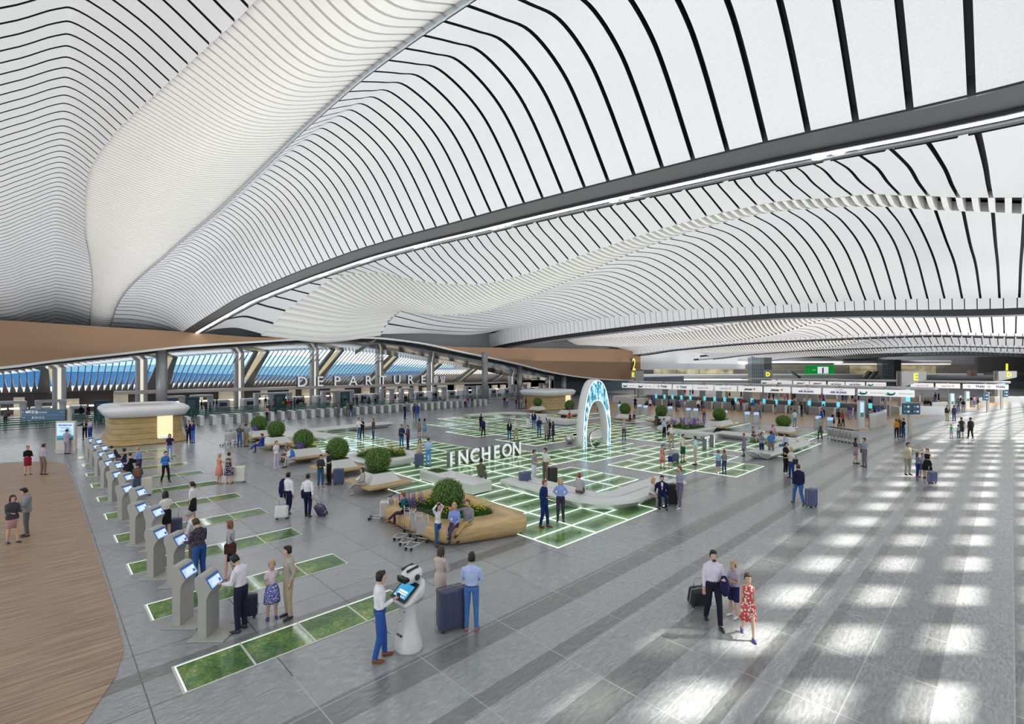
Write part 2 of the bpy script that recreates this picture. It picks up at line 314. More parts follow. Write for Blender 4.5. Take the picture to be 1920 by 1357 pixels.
# ================================================================== floor
def floor_mat():
    m = bpy.data.materials.new('granite_floor'); m.use_nodes = True; nt = m.node_tree; L = nt.links.new; N = nt.nodes.new
    b = nt.nodes['Principled BSDF']; tc = N('ShaderNodeTexCoord'); sp = N('ShaderNodeSeparateXYZ'); L(tc.outputs['Object'], sp.inputs[0])
    def mth(op, a, c=None, d=None):
        q = N('ShaderNodeMath'); q.operation = op
        for i, x in enumerate([a, c, d]):
            if x is None: continue
            if isinstance(x, (int, float)): q.inputs[i].default_value = x
            else: L(x, q.inputs[i])
        return q.outputs[0]
    X, Y = sp.outputs['X'], sp.outputs['Y']
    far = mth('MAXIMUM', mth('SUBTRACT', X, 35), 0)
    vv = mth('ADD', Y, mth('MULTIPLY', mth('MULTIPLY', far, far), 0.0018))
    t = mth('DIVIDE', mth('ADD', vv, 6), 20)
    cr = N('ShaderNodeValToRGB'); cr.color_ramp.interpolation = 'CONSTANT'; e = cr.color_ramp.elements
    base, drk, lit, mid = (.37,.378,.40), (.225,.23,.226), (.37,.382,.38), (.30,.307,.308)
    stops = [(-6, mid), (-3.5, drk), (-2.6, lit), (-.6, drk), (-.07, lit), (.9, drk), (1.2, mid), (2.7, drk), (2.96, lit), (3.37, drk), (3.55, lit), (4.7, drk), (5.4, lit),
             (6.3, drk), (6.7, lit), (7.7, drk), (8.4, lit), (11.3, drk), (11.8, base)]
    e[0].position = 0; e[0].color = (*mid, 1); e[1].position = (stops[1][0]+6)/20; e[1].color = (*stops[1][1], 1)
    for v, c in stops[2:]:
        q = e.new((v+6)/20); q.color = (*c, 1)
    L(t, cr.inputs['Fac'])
    mp = N('ShaderNodeMapping'); mp.inputs['Scale'].default_value = (1.2, 6.0, 1); mp.inputs['Rotation'].default_value = (0, 0, -.25); L(tc.outputs['Object'], mp.inputs[0])
    nz = N('ShaderNodeTexNoise'); nz.inputs['Scale'].default_value = 3.5; nz.inputs['Detail'].default_value = 7; nz.inputs['Roughness'].default_value = .75; L(mp.outputs[0], nz.inputs['Vector'])
    sp2 = N('ShaderNodeTexNoise'); sp2.inputs['Scale'].default_value = 45; sp2.inputs['Detail'].default_value = 2; L(tc.outputs['Object'], sp2.inputs['Vector'])
    n1 = N('ShaderNodeMapRange'); n1.inputs[1].default_value = .38; n1.inputs[2].default_value = .66; n1.inputs[3].default_value = .62; n1.inputs[4].default_value = 1.18; L(nz.outputs['Fac'], n1.inputs[0])
    n2 = N('ShaderNodeMapRange'); n2.inputs[1].default_value = .3; n2.inputs[2].default_value = .7; n2.inputs[3].default_value = .86; n2.inputs[4].default_value = 1.14; L(sp2.outputs['Fac'], n2.inputs[0])
    # per-slab tone + joints (slabs 2.1 m)
    bx = mth('DIVIDE', mth('ADD', X, .7), 2.1); by = mth('DIVIDE', mth('ADD', Y, .05), 2.1)
    fx, fy = mth('FRACT', bx), mth('FRACT', by)
    j = mth('MINIMUM', mth('MINIMUM', fx, mth('SUBTRACT', 1, fx)), mth('MINIMUM', fy, mth('SUBTRACT', 1, fy)))
    jl = mth('LESS_THAN', j, .0055)
    cb = N('ShaderNodeCombineXYZ'); L(mth('FLOOR', bx), cb.inputs[0]); L(mth('FLOOR', by), cb.inputs[1])
    wn = N('ShaderNodeTexWhiteNoise'); wn.noise_dimensions = '2D'; L(cb.outputs[0], wn.inputs['Vector'])
    tone = mth('MULTIPLY', mth('MULTIPLY', n1.outputs[0], n2.outputs[0]), mth('MULTIPLY_ADD', wn.outputs['Value'], .10, .95))
    mx = N('ShaderNodeVectorMath'); mx.operation = 'SCALE'; L(cr.outputs['Color'], mx.inputs[0]); L(tone, mx.inputs['Scale'])
    m2 = N('ShaderNodeMix'); m2.data_type = 'RGBA'; L(jl, m2.inputs['Factor']); L(mx.outputs[0], m2.inputs['A'])
    # joints: pale on the dark walkway, dark elsewhere
    jc = N('ShaderNodeMix'); jc.data_type = 'RGBA'; L(mth('GREATER_THAN', vv, 9.6), jc.inputs['Factor'])
    jc.inputs['A'].default_value = (.42,.42,.42,1); jc.inputs['B'].default_value = (.10,.10,.105,1)
    L(jc.outputs['Result'], m2.inputs['B']); L(m2.outputs['Result'], b.inputs['Base Color'])
    rr = N('ShaderNodeMapRange'); rr.inputs[1].default_value = .35; rr.inputs[2].default_value = .7; rr.inputs[3].default_value = .34; rr.inputs[4].default_value = .14; L(nz.outputs['Fac'], rr.inputs[0])
    L(rr.outputs[0], b.inputs['Roughness']); b.inputs['Specular IOR Level'].default_value = .55
    return m
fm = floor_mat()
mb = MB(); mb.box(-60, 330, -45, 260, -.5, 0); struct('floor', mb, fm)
def wood_mat(name, c0, c1, sc=(.25, 9, 1), rot=0., rough=.42):
    m = bpy.data.materials.new(name); m.use_nodes = True; nt = m.node_tree; L = nt.links.new; N = nt.nodes.new; b = nt.nodes['Principled BSDF']
    tc = N('ShaderNodeTexCoord'); mp = N('ShaderNodeMapping'); mp.inputs['Scale'].default_value = sc; mp.inputs['Rotation'].default_value = (0, 0, rot); L(tc.outputs['Object'], mp.inputs[0])
    nz = N('ShaderNodeTexNoise'); nz.inputs['Scale'].default_value = 2.2; nz.inputs['Detail'].default_value = 6; nz.inputs['Roughness'].default_value = .65; L(mp.outputs[0], nz.inputs['Vector'])
    r = N('ShaderNodeValToRGB'); r.color_ramp.elements[0].position = .36; r.color_ramp.elements[1].position = .62
    r.color_ramp.elements[0].color = (*c0, 1); r.color_ramp.elements[1].color = (*c1, 1); L(nz.outputs['Fac'], r.inputs['Fac']); L(r.outputs['Color'], b.inputs['Base Color'])
    b.inputs['Roughness'].default_value = rough; return m
deckm = wood_mat('walnut_deck', (.20,.125,.075), (.46,.32,.215), (.3, 8, 1), 0, .4)
mb = MB()
dp = [(-60, 6), (-1.2, 8.6), (-.2, 9.6), (.58, 10.8), (1.05, 11.9), (1.28, 12.9), (1.33, 15), (1.33, 38), (1.25, 40.2), (.9, 41.6), (.2, 42.7), (-1.0, 43.6), (-3, 44.2), (-60, 44.5)]
mb.prism(dp, -.02, .012); struct('floor', mb, deckm)
islm = wood_mat('oak_floor', (.34,.215,.12), (.48,.32,.19), (7, .35, 1), 0, .3)
mb = MB()
mb.prism([(55.2, 45), (54.7, 30), (54.7, 13), (55.2, 10.8), (57, 9.3), (60, 8.9), (65.3, 8.5), (72, 7.7), (77.5, 7.0), (84.6, 5.9), (89, 5.2), (90, 46), (71, 46.5)], -.02, .012)
mb.prism([(96.5, 46), (96.5, 3.6), (104, 2.2), (112, .9), (121, -.8), (132, -3), (132, 50)], -.02, .012)
struct('floor', mb, islm)
# ================================================================== arched facade over the security hall
brown = mat('bronze_panel', (.36,.215,.125), .38, metal=.25, noise=.06, scale=40)
soff = mat('dark_mirror_soffit', (.12,.12,.125), .12, metal=.8, noise=.35, scale=.6)
rimm = mat('rim_white', (.82,.82,.82), .35)
def facade():
    rim = [(0,688.5),(100,676),(220,663),(345,649),(480,640),(605,633.5),(705,633),(781,641.5),(856,657),(968,681),(1023,695),(1068,703.5),(1113,709),(1150,711.5),(1199,712.5)]
    top = {0:600,345:622,480:632,700:633,850:650,1000:652,1200:655}
    tf = curve({k: v for k, v in top.items()})
    us, zs, zt = [], [], []
    for x, y in rim:
        u, z = at_v(VF, x, y); us.append(u); zs.append(z); zt.append(max(z+.05, at_v(VF, x, min(tf(x), y-.8))[1]))
    us = [-30, -10]+us; zs = [zs[0]-1.6, zs[0]-.55]+zs; zt = [zt[0], zt[0]]+zt
    zc = curve(dict(zip(us, zs))); ztc = curve(dict(zip(us, zt)))
    n = 120; U = [us[0]+(us[-1]-us[0])*(i/n) for i in range(n+1)]
    mb = MB(); mb.loft([[(u, VF, zc(u)), (u, VF, ztc(u)), (u, VF+.5, ztc(u)), (u, VF+.5, zc(u))] for u in U], 0, True, True, False)
    struct('wall_far', mb, brown)
    mb = MB(); mb.loft([[(u, VF-.12, zc(u)-.16), (u, VF-.12, zc(u)+.06), (u, VF+.6, zc(u)+.06), (u, VF+.6, zc(u)-.16)] for u in U], 0, True, True, False)
    struct('trim_3', mb, rimm)
    mb = MB(); rings = []
    for u in U:
        z = zc(u)-.12; q = .6+.16*max(0, z-5.9); rings.append([(u, VF+.3, z), (u, VF+3.2, z-.4*q), (u, VF+7.5, z-.78*q), (u, VF+13.5, z-q), (u, VF+13.5, z+.2), (u, VF+.3, z+.2)])
    mb.loft(rings, 0, True, True, True); struct('ceiling', mb, soff)
    return zc
ZC = facade()
mb = MB(); mb.loft([[(u, VF+6.6, ZC(u)-.1), (u, VF+6.6, 21.5), (u, VF+6.9, 21.5), (u, VF+6.9, ZC(u)-.1)] for u in [-30+133*i/60 for i in range(61)]], 0, True, True, False); struct('wall_far', mb, white)
mb = MB(); mb.box(103.2, 260, VF+6.6, VF+6.9, 5.6, 21.5); struct('wall_far', mb, white)
# return wall at the right end and grey wall behind the arch
gw = mat('grey_wall', (.32,.34,.36), .35, noise=.04)
mb = MB(); mb.box(103, 103.5, VF, VF+26, 3.1, 12); struct('wall_right', mb, brown)
mb = MB(); mb.box(60, 102, VF+26.2, VF+26.6, 0, 2.8); mb.box(86, 150, VF+12, VF+12.4, 0, 3.3); struct('wall_back', mb, mat('slate_wall', (.13,.16,.20), .3))
# slanted glazing with leaning mullions
VB, ZB = 88.0, 2.75
def slant(z): return VB-(z-ZB)/.512
steel = mat('mullion_bronze', (.20,.175,.165), .45, metal=.3)
pierm = mat('pier_grey', (.14,.135,.135), .4)
cream = mat('cream_light_panel', (.75,.68,.45), .5, emit=(1,.86,.5), es=.35)
def glazing():
    bays = [-9.8+11.15*i for i in range(10)]
    ztop = 10.6
    for i in range(9):
        a, b = bays[i]+1.0, bays[i+1]-1.0
        mb = MB(); n = 14; st = (b-a)/n
        for j in range(n+1):
            u = a+st*j
            P = [Vector((u, slant(ZB+1.6), ZB+1.6)), Vector((u, slant(ztop), ztop))]
            w = .05; dv = Vector((0, .15, .08))
            vs = []
            for p in P: vs += [p+Vector((-w,0,0)), p+Vector((w,0,0)), p+Vector((w,0,0))+dv, p+Vector((-w,0,0))+dv]
            mb.add([tuple(p) for p in vs], [(0,3,2,1),(4,5,6,7),(0,1,5,4),(1,2,6,5),(2,3,7,6),(3,0,4,7)])
            # flared foot
            zf = ZB; hw = st*.44
            vs = [(u-hw, slant(zf)-.1, zf), (u+hw, slant(zf)-.1, zf), (u+w, slant(zf+1.7)-.06, zf+1.7), (u-w, slant(zf+1.7)-.06, zf+1.7)]
            hm = hw*.42
            vs = [vs[0], vs[1], (u+hm, slant(zf+.9)-.08, zf+.9), vs[2], vs[3], (u-hm, slant(zf+.9)-.08, zf+.9)]
            vs += [(x, y+.4, z+.2) for x, y, z in vs]
            mb.add(vs, [tuple(range(5,-1,-1)), tuple(range(6,12))]+[(q,(q+1)%6,6+(q+1)%6,6+q) for q in range(6)])
        fr = struct('window_%d' % (i+1), mb, steel)
        g = MB(); g.add([(a, slant(ZB)+.5, ZB+.2), (b, slant(ZB)+.5, ZB+.2), (b, slant(ztop)+.5, ztop+.2), (a, slant(ztop)+.5, ztop+.2)], [(0,1,2,3)])
        obj('glass_pane', g, glassm, fr)
    for i, u in enumerate(bays):      # splayed piers
        mb = MB()
        q = lambda uu, z, o=0: (uu, slant(z)-.5+o, z)
        for s0, s1, t0, t1 in [(-1.45, -.15, -.95, -.55), (.25, 1.5, .55, .95)]:
            rings = []
            for k in range(7):
                f = k/6; z = ZB+(ztop-ZB)*f; e = (1-f)**2.2
                l = t0+(s0-t0)*e; r = t1+(s1-t1)*e
                rings.append([q(u+l, z), q(u+r, z), q(u+r, z, .9), q(u+l, z, .9)])
            mb.loft(rings, 0, True, True, False)
        struct('wall_back', mb, pierm)
        mb = MB(); rings = []
        for k in range(9):
            f = k/8; z = ZB+.9+(ztop-ZB-.9)*f; w = .42*math.sin(math.pi*min(1, f*1.15+.02))**.8 if f*1.15 < 1 else .1
            rings.append([q(u-w, z, .25), q(u+w, z, .25), q(u+w, z, .55), q(u-w, z, .55)])
        mb.loft(rings, 0, True, True, False); struct('trim_4', mb, cream)
glassm = mat('window_glass', (.75,.9,1), .02, alpha=.12, spec=.3)
glazing()
# dim shop fronts under the glazing
shopd = mat('shop_dark', (.045,.034,.03), .4); shopl = mat('shop_cream', (.42,.37,.30), .5, emit=(1,.85,.65), es=.12)
mb = MB(); mb.box(-32, 104, VB+.2, VB+.6, 0, ZB+.1); struct('wall_back', mb, shopd)
random.seed(3)
mb = MB(); u = -24
while u < 98:
    w = random.choice([1.0, 1.6, 2.6]); h = random.choice([2.2, 2.5, 1.8])
    mb.box(u, u+w, VB-.3, VB+.25, 0, h, 0); u += w+random.choice([1.2, 2.2, 3.6])
struct('trim_5', mb, shopl)
mb = MB(); u = -24
while u < 98: mb.box(u, u+2.6, VB-1.3, VB-1.0, .75, .95, 0); u += 4.1
struct('trim_6', mb, mat('shelf_light', (1,.9,.75), .4, emit=(1,.86,.66), es=2.2))
mb = MB(); mb.box(60, 103, VF+25.9, VF+26.3, ZB, 5.5); struct('wall_back', mb, mat('pale_band', (.6,.58,.52), .5))
# rectangular columns with light strips, round columns
colm = mat('column_silver', (.36,.35,.36), .35, metal=.3, noise=.05, scale=2)
strip = mat('column_light', (1,.95,.8), .4, emit=(1,.93,.72), es=.5)
for px in (111, 265, 448, 589, 711, 807, 958, 1028):
    u = at_v(80, px, 740)[0]; z1 = ZC(u)+.5
    mb = MB(); mb.box(-.62, -.17, -.5, .5, 0, z1, 0, None, .1); mb.box(.17, .62, -.5, .5, 0, z1, 0, None, .1); c = struct('wall_back', mb, colm); c.location = (u, 80, 0)
    mb = MB(); mb.box(-.16, .16, -.3, .2, 0, z1-.01); s = obj('light_strip', mb, strip, c)
for u, v in [(at_v(63, 303, 740)[0], 63.0), (at_v(60, 909, 760)[0], 60.0), (at_v(63.4, 974, 750)[0], 63.4), (at_v(64, 1057, 740)[0], 64.0)]:
    mb = MB(); z1 = ZC(u)+(-.1 if v > 62 else .4); mb.lathe([(.5,0),(.5,z1)], 28, 0); mb.lathe([(.58,0),(.58,.12)], 28, 0)
    c = struct('wall_back', mb, colm); c.location = (u, v, 0)
# hills and sky behind the glass
def hills(v0, base, amp, seed, col, u0=-260, u1=700):
    random.seed(seed); ph = [random.random()*6.28 for _ in range(5)]; n = 90; rings = []
    for i in range(n+1):
        u = u0+(u1-u0)*i/n; h = base+amp*(math.sin(u/95+ph[0])+.5*math.sin(u/41+ph[1])+.25*math.sin(u/17+ph[2])+.08*math.sin(u/6+ph[3]))
        rings.append([(u, v0, -40), (u, v0+h*.8, h*.75), (u, v0+h*1.2+10, h), (u, v0+h*2+30, h*.5-10), (u, v0+h*3+60, -40)])
    mb = MB(); mb.loft(rings, 0, False, False, True); tag(obj('hills_and_mist', mb, mat('hill_or_mist_%d' % seed, col, 1., spec=0)), kind='structure')
hills(150, 1.6, .4, 15, (.20,.25,.28)); hills(210, 4.9, 2.0, 11, (.010,.040,.095)); hills(300, 9.5, 3.0, 12, (.040,.105,.16)); hills(420, 15, 4, 13, (.13,.20,.24))  # first pale ridge is added to stand in for low mist
# window wall towards the sun (behind the camera's right shoulder)
def sunwall():
    mb = MB(); v = -4.6; u = -22
    while u < 136:
        w = .62 if u < 62 else .12
        mb.box(u-w, u+w, v-.25, v, 0, 14); u += 2.9
    z = .4
    while z < 11: mb.box(-22, 62, v-.24, v-.01, z-.32, z+.32); mb.box(62, 136, v-.24, v-.01, z-.08, z+.08); z += 1.62
    mb.box(-22, 136, v-.24, v-.01, 10.9, 21.5)
    struct('wall_right', mb, mat('window_wall', (.55,.55,.56), .5))
sunwall()
mb = MB(); mb.box(136, 330, -4.85, -4.6, 0, 21.5); struct('wall_right', mb, MATS['window_wall'])  # unseen solid wall added to keep sun and sky off the far end
mb = MB(); mb.box(-34, 330, -5, VF+7, 21.5, 21.8); mb.box(103, 330, VF+7, VF+72, 21.5, 21.8); struct('ceiling', mb, dark)  # unseen slab added over the panels to block sun leaking through slits
mb = MB(); mb.box(102.8, 330, VF+72, VF+72.3, 0, 21.5); mb.box(103, 103.4, VF+26, VF+72, 0, 21.5); struct('wall_far', mb, gw)
# ================================================================== far building with shops
def far_building():
    Y0 = 178
    def P(px, py, dy=0): return at_y(Y0+dy, px, py)
    lt = mat('balcony_white', (.60,.60,.62), .35, metal=.1); ln = mat('light_line', (1,1,1), .4, emit=(1,.98,.94), es=.9); st = mat('stone_wall', (.20,.185,.15), .5, noise=.08, scale=1)
    def slab(x0, x1, y0, y1, d0, d1, m, name='wall_end', r=0.):
        mb = MB(); X0, X1 = (x0-960)*Y0/FPX, (x1-960)*Y0/FPX; z1 = CH+(YH-y0)/FPX*Y0; z0 = CH+(YH-y1)/FPX*Y0
        M = Matrix.Rotation(-YAW, 4, 'Z')
        if r: mb.box(X0, X1, Y0+d0, Y0+d1, z0, z1, 0, M, r)
        else: mb.box(X0, X1, Y0+d0, Y0+d1, z0, z1, 0, M)
        return struct(name, mb, m)
    slab(1180, 1960, 640, 722, 6, 7, gw); slab(1180, 1960, 683, 702, 2, 2.5, st)
    slab(1180, 1573, 670.5, 677.5, -3, 4, lt, r=.6); slab(1180, 1572, 678.2, 680.2, -2.6, 3, ln, 'trim_7')
    slab(1573, 1782, 675.5, 681.5, -1, 4, lt, r=.5); slab(1573, 1780, 682, 683.3, -.6, 3, ln, 'trim_7')
    slab(1180, 1682, 701, 710, -4, 4, lt, r=.6); slab(1180, 1560, 710.5, 712.2, -3.4, 3, ln, 'trim_7')
    slab(1690, 1850, 700, 711, -4, 4, lt, r=.8)
    for a, b in ((1228,1270), (1272,1313), (1315,1378), (1600,1652), (1692,1725), (1728,1760)):
        slab(a, b, 685.5, 700.5, 1.2, 1.9, mat('shop_glow', (.3,.26,.16), .3, noise=.9, scale=.35, emit=(.9,.78,.5), es=.16), 'window_%d' % (20+a//30))
    slab(1202, 1227, 686, 700.5, 1.2, 1.9, mat('shop_dim', (.07,.065,.045), .3), 'window_40')
    slab(1715, 1960, 672, 697, -24, -23, mat('end_wall_grey', (.50,.49,.49), .5, noise=.03)); slab(1790, 1960, 702, 712, -25, -24, mat('end_window', (.10,.13,.18), .2), 'window_41')
    slab(1730, 1960, 697, 701, -26, -23, lt); slab(1730, 1960, 712.5, 723, -26, -23, lt)
    # railing glass line
    slab(1200, 1690, 692.4, 693.0, -3.8, -3.7, mat('rail', (.75,.77,.8), .3), 'trim_8')
far_building()
# ================================================================== light
w = bpy.data.worlds.new('world'); SC.world = w; w.use_nodes = True; nt = w.node_tree; bg = nt.nodes['Background']
tc = nt.nodes.new('ShaderNodeTexCoord'); nz = nt.nodes.new('ShaderNodeTexNoise'); nz.inputs['Scale'].default_value = 2.2; nz.inputs['Detail'].default_value = 5
r = nt.nodes.new('ShaderNodeValToRGB'); r.color_ramp.elements[0].color = (.55,.80,1,1); r.color_ramp.elements[1].color = (1,1,1,1); r.color_ramp.elements[0].position = .32; r.color_ramp.elements[1].position = .6
mp = nt.nodes.new('ShaderNodeMapping'); mp.inputs['Scale'].default_value = (1,1,4)
nt.links.new(tc.outputs['Generated'], mp.inputs[0]); nt.links.new(mp.outputs[0], nz.inputs['Vector']); nt.links.new(nz.outputs['Fac'], r.inputs['Fac']); nt.links.new(r.outputs['Color'], bg.inputs['Color'])
bg.inputs['Strength'].default_value = 2.2
sd = bpy.data.lights.new('sun', 'SUN'); so = bpy.data.objects.new('sun', sd); COL.objects.link(so)
el = math.radians(37); dr = Vector((-.716*math.cos(el), .698*math.cos(el), -math.sin(el)))
so.rotation_euler = dr.to_track_quat('-Z', 'Y').to_euler(); sd.energy = 14; sd.angle = math.radians(2.2); sd.color = (1,.97,.92)
def area(x, y, z, sx, sy, power, up=False, col=(1,1,1)):
    l = bpy.data.lights.new('fill_light', 'AREA'); l.shape = 'RECTANGLE'; l.size = sx; l.size_y = sy; l.energy = power; l.color = col
    o = bpy.data.objects.new('fill_light', l); COL.objects.link(o); o.location = (x, y, z)
    if up: o.rotation_euler = (math.pi, 0, 0)
    return o
for x, y, sx, sy, L in [(-7, 29, 16, 58, .52), (6.5, 29, 9, 62, .82), (20, 28, 16, 64, .66), (36.5, 28, 15, 64, .64), (55, 28, 20, 66, .60), (80, 28, 28, 70, .66), (112, 30, 34, 74, .68), (165, 40, 60, 90, .5)]:  # unseen up-facing fill added to light the roof evenly, no fixtures there
    area(x, y, 7.3, sx, sy, L*math.pi*sx*sy, True)
area(175, 62, 19.5, 110, 90, 1.2*math.pi*110*90)  # this and the next are downward fill added to brighten the far end
area(232, 28, 17, 60, 50, .8*math.pi*60*50)
SC.view_settings.exposure = 0.
# ================================================================== fittings
moss_cols = [(.03,.11,.03), (.13,.31,.055), (.46,.58,.13)]
def moss_mat(name, grid=None, edge=.12):
    m = bpy.data.materials.new(name); m.use_nodes = True; nt = m.node_tree; L = nt.links.new; N = nt.nodes.new; b = nt.nodes['Principled BSDF']
    tc = N('ShaderNodeTexCoord'); n1 = N('ShaderNodeTexNoise'); n1.inputs['Scale'].default_value = 1.1; n1.inputs['Detail'].default_value = 8; n1.inputs['Roughness'].default_value = .72
    L(tc.outputs['Object'], n1.inputs['Vector']); vo = N('ShaderNodeTexVoronoi'); vo.inputs['Scale'].default_value = 14; L(tc.outputs['Object'], vo.inputs['Vector'])
    r = N('ShaderNodeValToRGB'); e = r.color_ramp.elements; e[0].position = .36; e[0].color = (*moss_cols[0], 1); e[1].position = .70; e[1].color = (*moss_cols[2], 1); q = e.new(.52); q.color = (*moss_cols[1], 1)
    L(n1.outputs['Fac'], r.inputs['Fac'])
    mr = N('ShaderNodeMapRange'); mr.inputs[1].default_value = 0; mr.inputs[2].default_value = .5; mr.inputs[3].default_value = 1.25; mr.inputs[4].default_value = .55; L(vo.outputs['Distance'], mr.inputs[0])
    sc = N('ShaderNodeVectorMath'); sc.operation = 'SCALE'; L(r.outputs['Color'], sc.inputs[0]); L(mr.outputs[0], sc.inputs['Scale']); out = sc.outputs[0]
    if grid:
        def mth(op, a, c=None):
            q = N('ShaderNodeMath'); q.operation = op
            for i, x in enumerate([a, c]):
                if x is None: continue
                if isinstance(x, (int, float)): q.inputs[i].default_value = x
                else: L(x, q.inputs[i])
            return q.outputs[0]
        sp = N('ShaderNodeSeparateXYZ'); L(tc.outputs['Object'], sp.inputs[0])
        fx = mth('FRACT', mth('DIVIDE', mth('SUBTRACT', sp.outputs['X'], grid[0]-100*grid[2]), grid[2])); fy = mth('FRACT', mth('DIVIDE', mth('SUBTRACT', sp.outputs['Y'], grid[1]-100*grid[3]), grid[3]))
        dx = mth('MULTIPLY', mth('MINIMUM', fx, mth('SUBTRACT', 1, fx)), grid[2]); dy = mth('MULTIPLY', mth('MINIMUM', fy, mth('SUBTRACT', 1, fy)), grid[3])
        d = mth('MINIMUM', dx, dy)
        fr = N('ShaderNodeMapRange'); fr.inputs[1].default_value = 0; fr.inputs[2].default_value = .42; fr.inputs[3].default_value = .80; fr.inputs[4].default_value = 0; L(d, fr.inputs[0])   # LED glow painted into the moss colour towards pane edges
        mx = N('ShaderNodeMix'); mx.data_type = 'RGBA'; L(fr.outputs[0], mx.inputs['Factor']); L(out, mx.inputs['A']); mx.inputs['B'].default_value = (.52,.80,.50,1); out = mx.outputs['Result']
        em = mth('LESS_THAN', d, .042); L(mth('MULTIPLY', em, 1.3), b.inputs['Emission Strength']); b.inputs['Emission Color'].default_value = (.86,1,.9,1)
    L(out, b.inputs['Base Color']); b.inputs['Roughness'].default_value = .6; b.inputs['Coat Weight'].default_value = .6; b.inputs['Coat Roughness'].default_value = .07
    return m
GU, GV, CU_, CV_ = 12.2, 10.35, 2.12, 1.14
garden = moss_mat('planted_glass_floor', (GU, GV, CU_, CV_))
def gcells(i0, i1, j0, j1): return {(i, j) for i in range(i0, i1) for j in range(j0, j1)}
def gu(u): return round((u-GU)/CU_)
def gv(v): return round((v-GV)/CV_)
def garden_block(rects, cuts=()):
    cells = set()
    for a, b, c, d in rects: cells |= gcells(gu(a), gu(b), gv(c), gv(d))
    for a, b, c, d in cuts: cells -= gcells(gu(a), gu(b), gv(c), gv(d))
    mb = MB()
    rows = {}
    for i, j in cells: rows.setdefault(j, []).append(i)
    for j, L in rows.items():
        L.sort(); s = L[0]; p = s
        for i in L[1:]+[None]:
            if i is None or i != p+1:
                mb.box(GU+s*CU_, GU+(p+1)*CU_, GV+j*CV_, GV+(j+1)*CV_, -.02, .010)
                s = i
            p = i
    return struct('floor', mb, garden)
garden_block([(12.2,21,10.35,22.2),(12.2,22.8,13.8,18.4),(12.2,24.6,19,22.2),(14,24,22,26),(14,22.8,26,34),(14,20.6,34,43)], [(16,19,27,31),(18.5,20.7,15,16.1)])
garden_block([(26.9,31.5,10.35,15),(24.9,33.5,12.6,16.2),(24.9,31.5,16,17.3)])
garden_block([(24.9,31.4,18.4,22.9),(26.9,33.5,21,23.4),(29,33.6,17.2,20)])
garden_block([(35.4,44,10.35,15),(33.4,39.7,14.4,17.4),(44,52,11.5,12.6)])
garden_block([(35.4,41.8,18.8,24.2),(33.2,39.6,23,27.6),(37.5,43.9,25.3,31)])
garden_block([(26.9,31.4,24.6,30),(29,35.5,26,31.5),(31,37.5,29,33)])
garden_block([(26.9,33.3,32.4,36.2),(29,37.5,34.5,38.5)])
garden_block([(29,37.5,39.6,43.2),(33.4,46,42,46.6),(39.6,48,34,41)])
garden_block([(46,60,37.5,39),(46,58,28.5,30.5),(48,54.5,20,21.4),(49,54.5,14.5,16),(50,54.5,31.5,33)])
# strips of planted glass between the check-in machines ------------------------
mossm = moss_mat('moss_under_glass'); framem = mat('strip_frame', (.62,.63,.6), .35); edgel = mat('strip_edge_light', (1,1,1), .4, emit=(.85,1,.86), es=.45)
ORD = ['nearest', 'second', 'third', 'fourth', 'fifth', 'sixth', 'seventh', 'eighth', 'ninth', 'tenth', 'eleventh', 'twelfth', 'thirteenth']
def glass_strip(v, i):
    t = thing('planted_glass_strip', 'planted glass floor strip crossing the check-in machine row, %s' % ('nearest to the wood deck tip' if i == 0 else ORD[i]+' strip from the front'), 'floor strip', 4.3, v, 0, 0, 'planted glass strips in the grey floor')
    fr = MB(); 
    fr.box(-2.42, 2.42, -.56, -.52, -.02, .012); fr.box(-2.42, 2.42, .52, .56, -.02, .012)
    for k in range(5): fr.box(-2.42+k*1.2, -2.38+k*1.2, -.52, .52, -.02, .012)
    obj('frame', fr, framem, t)
    for k in range(4):
        p = MB(); p.box(-2.38+k*1.2, -1.22+k*1.2, -.52, .52, -.02, .008); q = obj('glass_pane', p, mossm, t)
    l = MB(); l.box(-2.38, 2.38, .49, .52, 0, .011); l.box(-2.38, -2.35, -.52, .49, 0, .011); obj('edge_light', l, edgel, t)
for i in range(10): glass_strip(11.0+3.52*i, i)
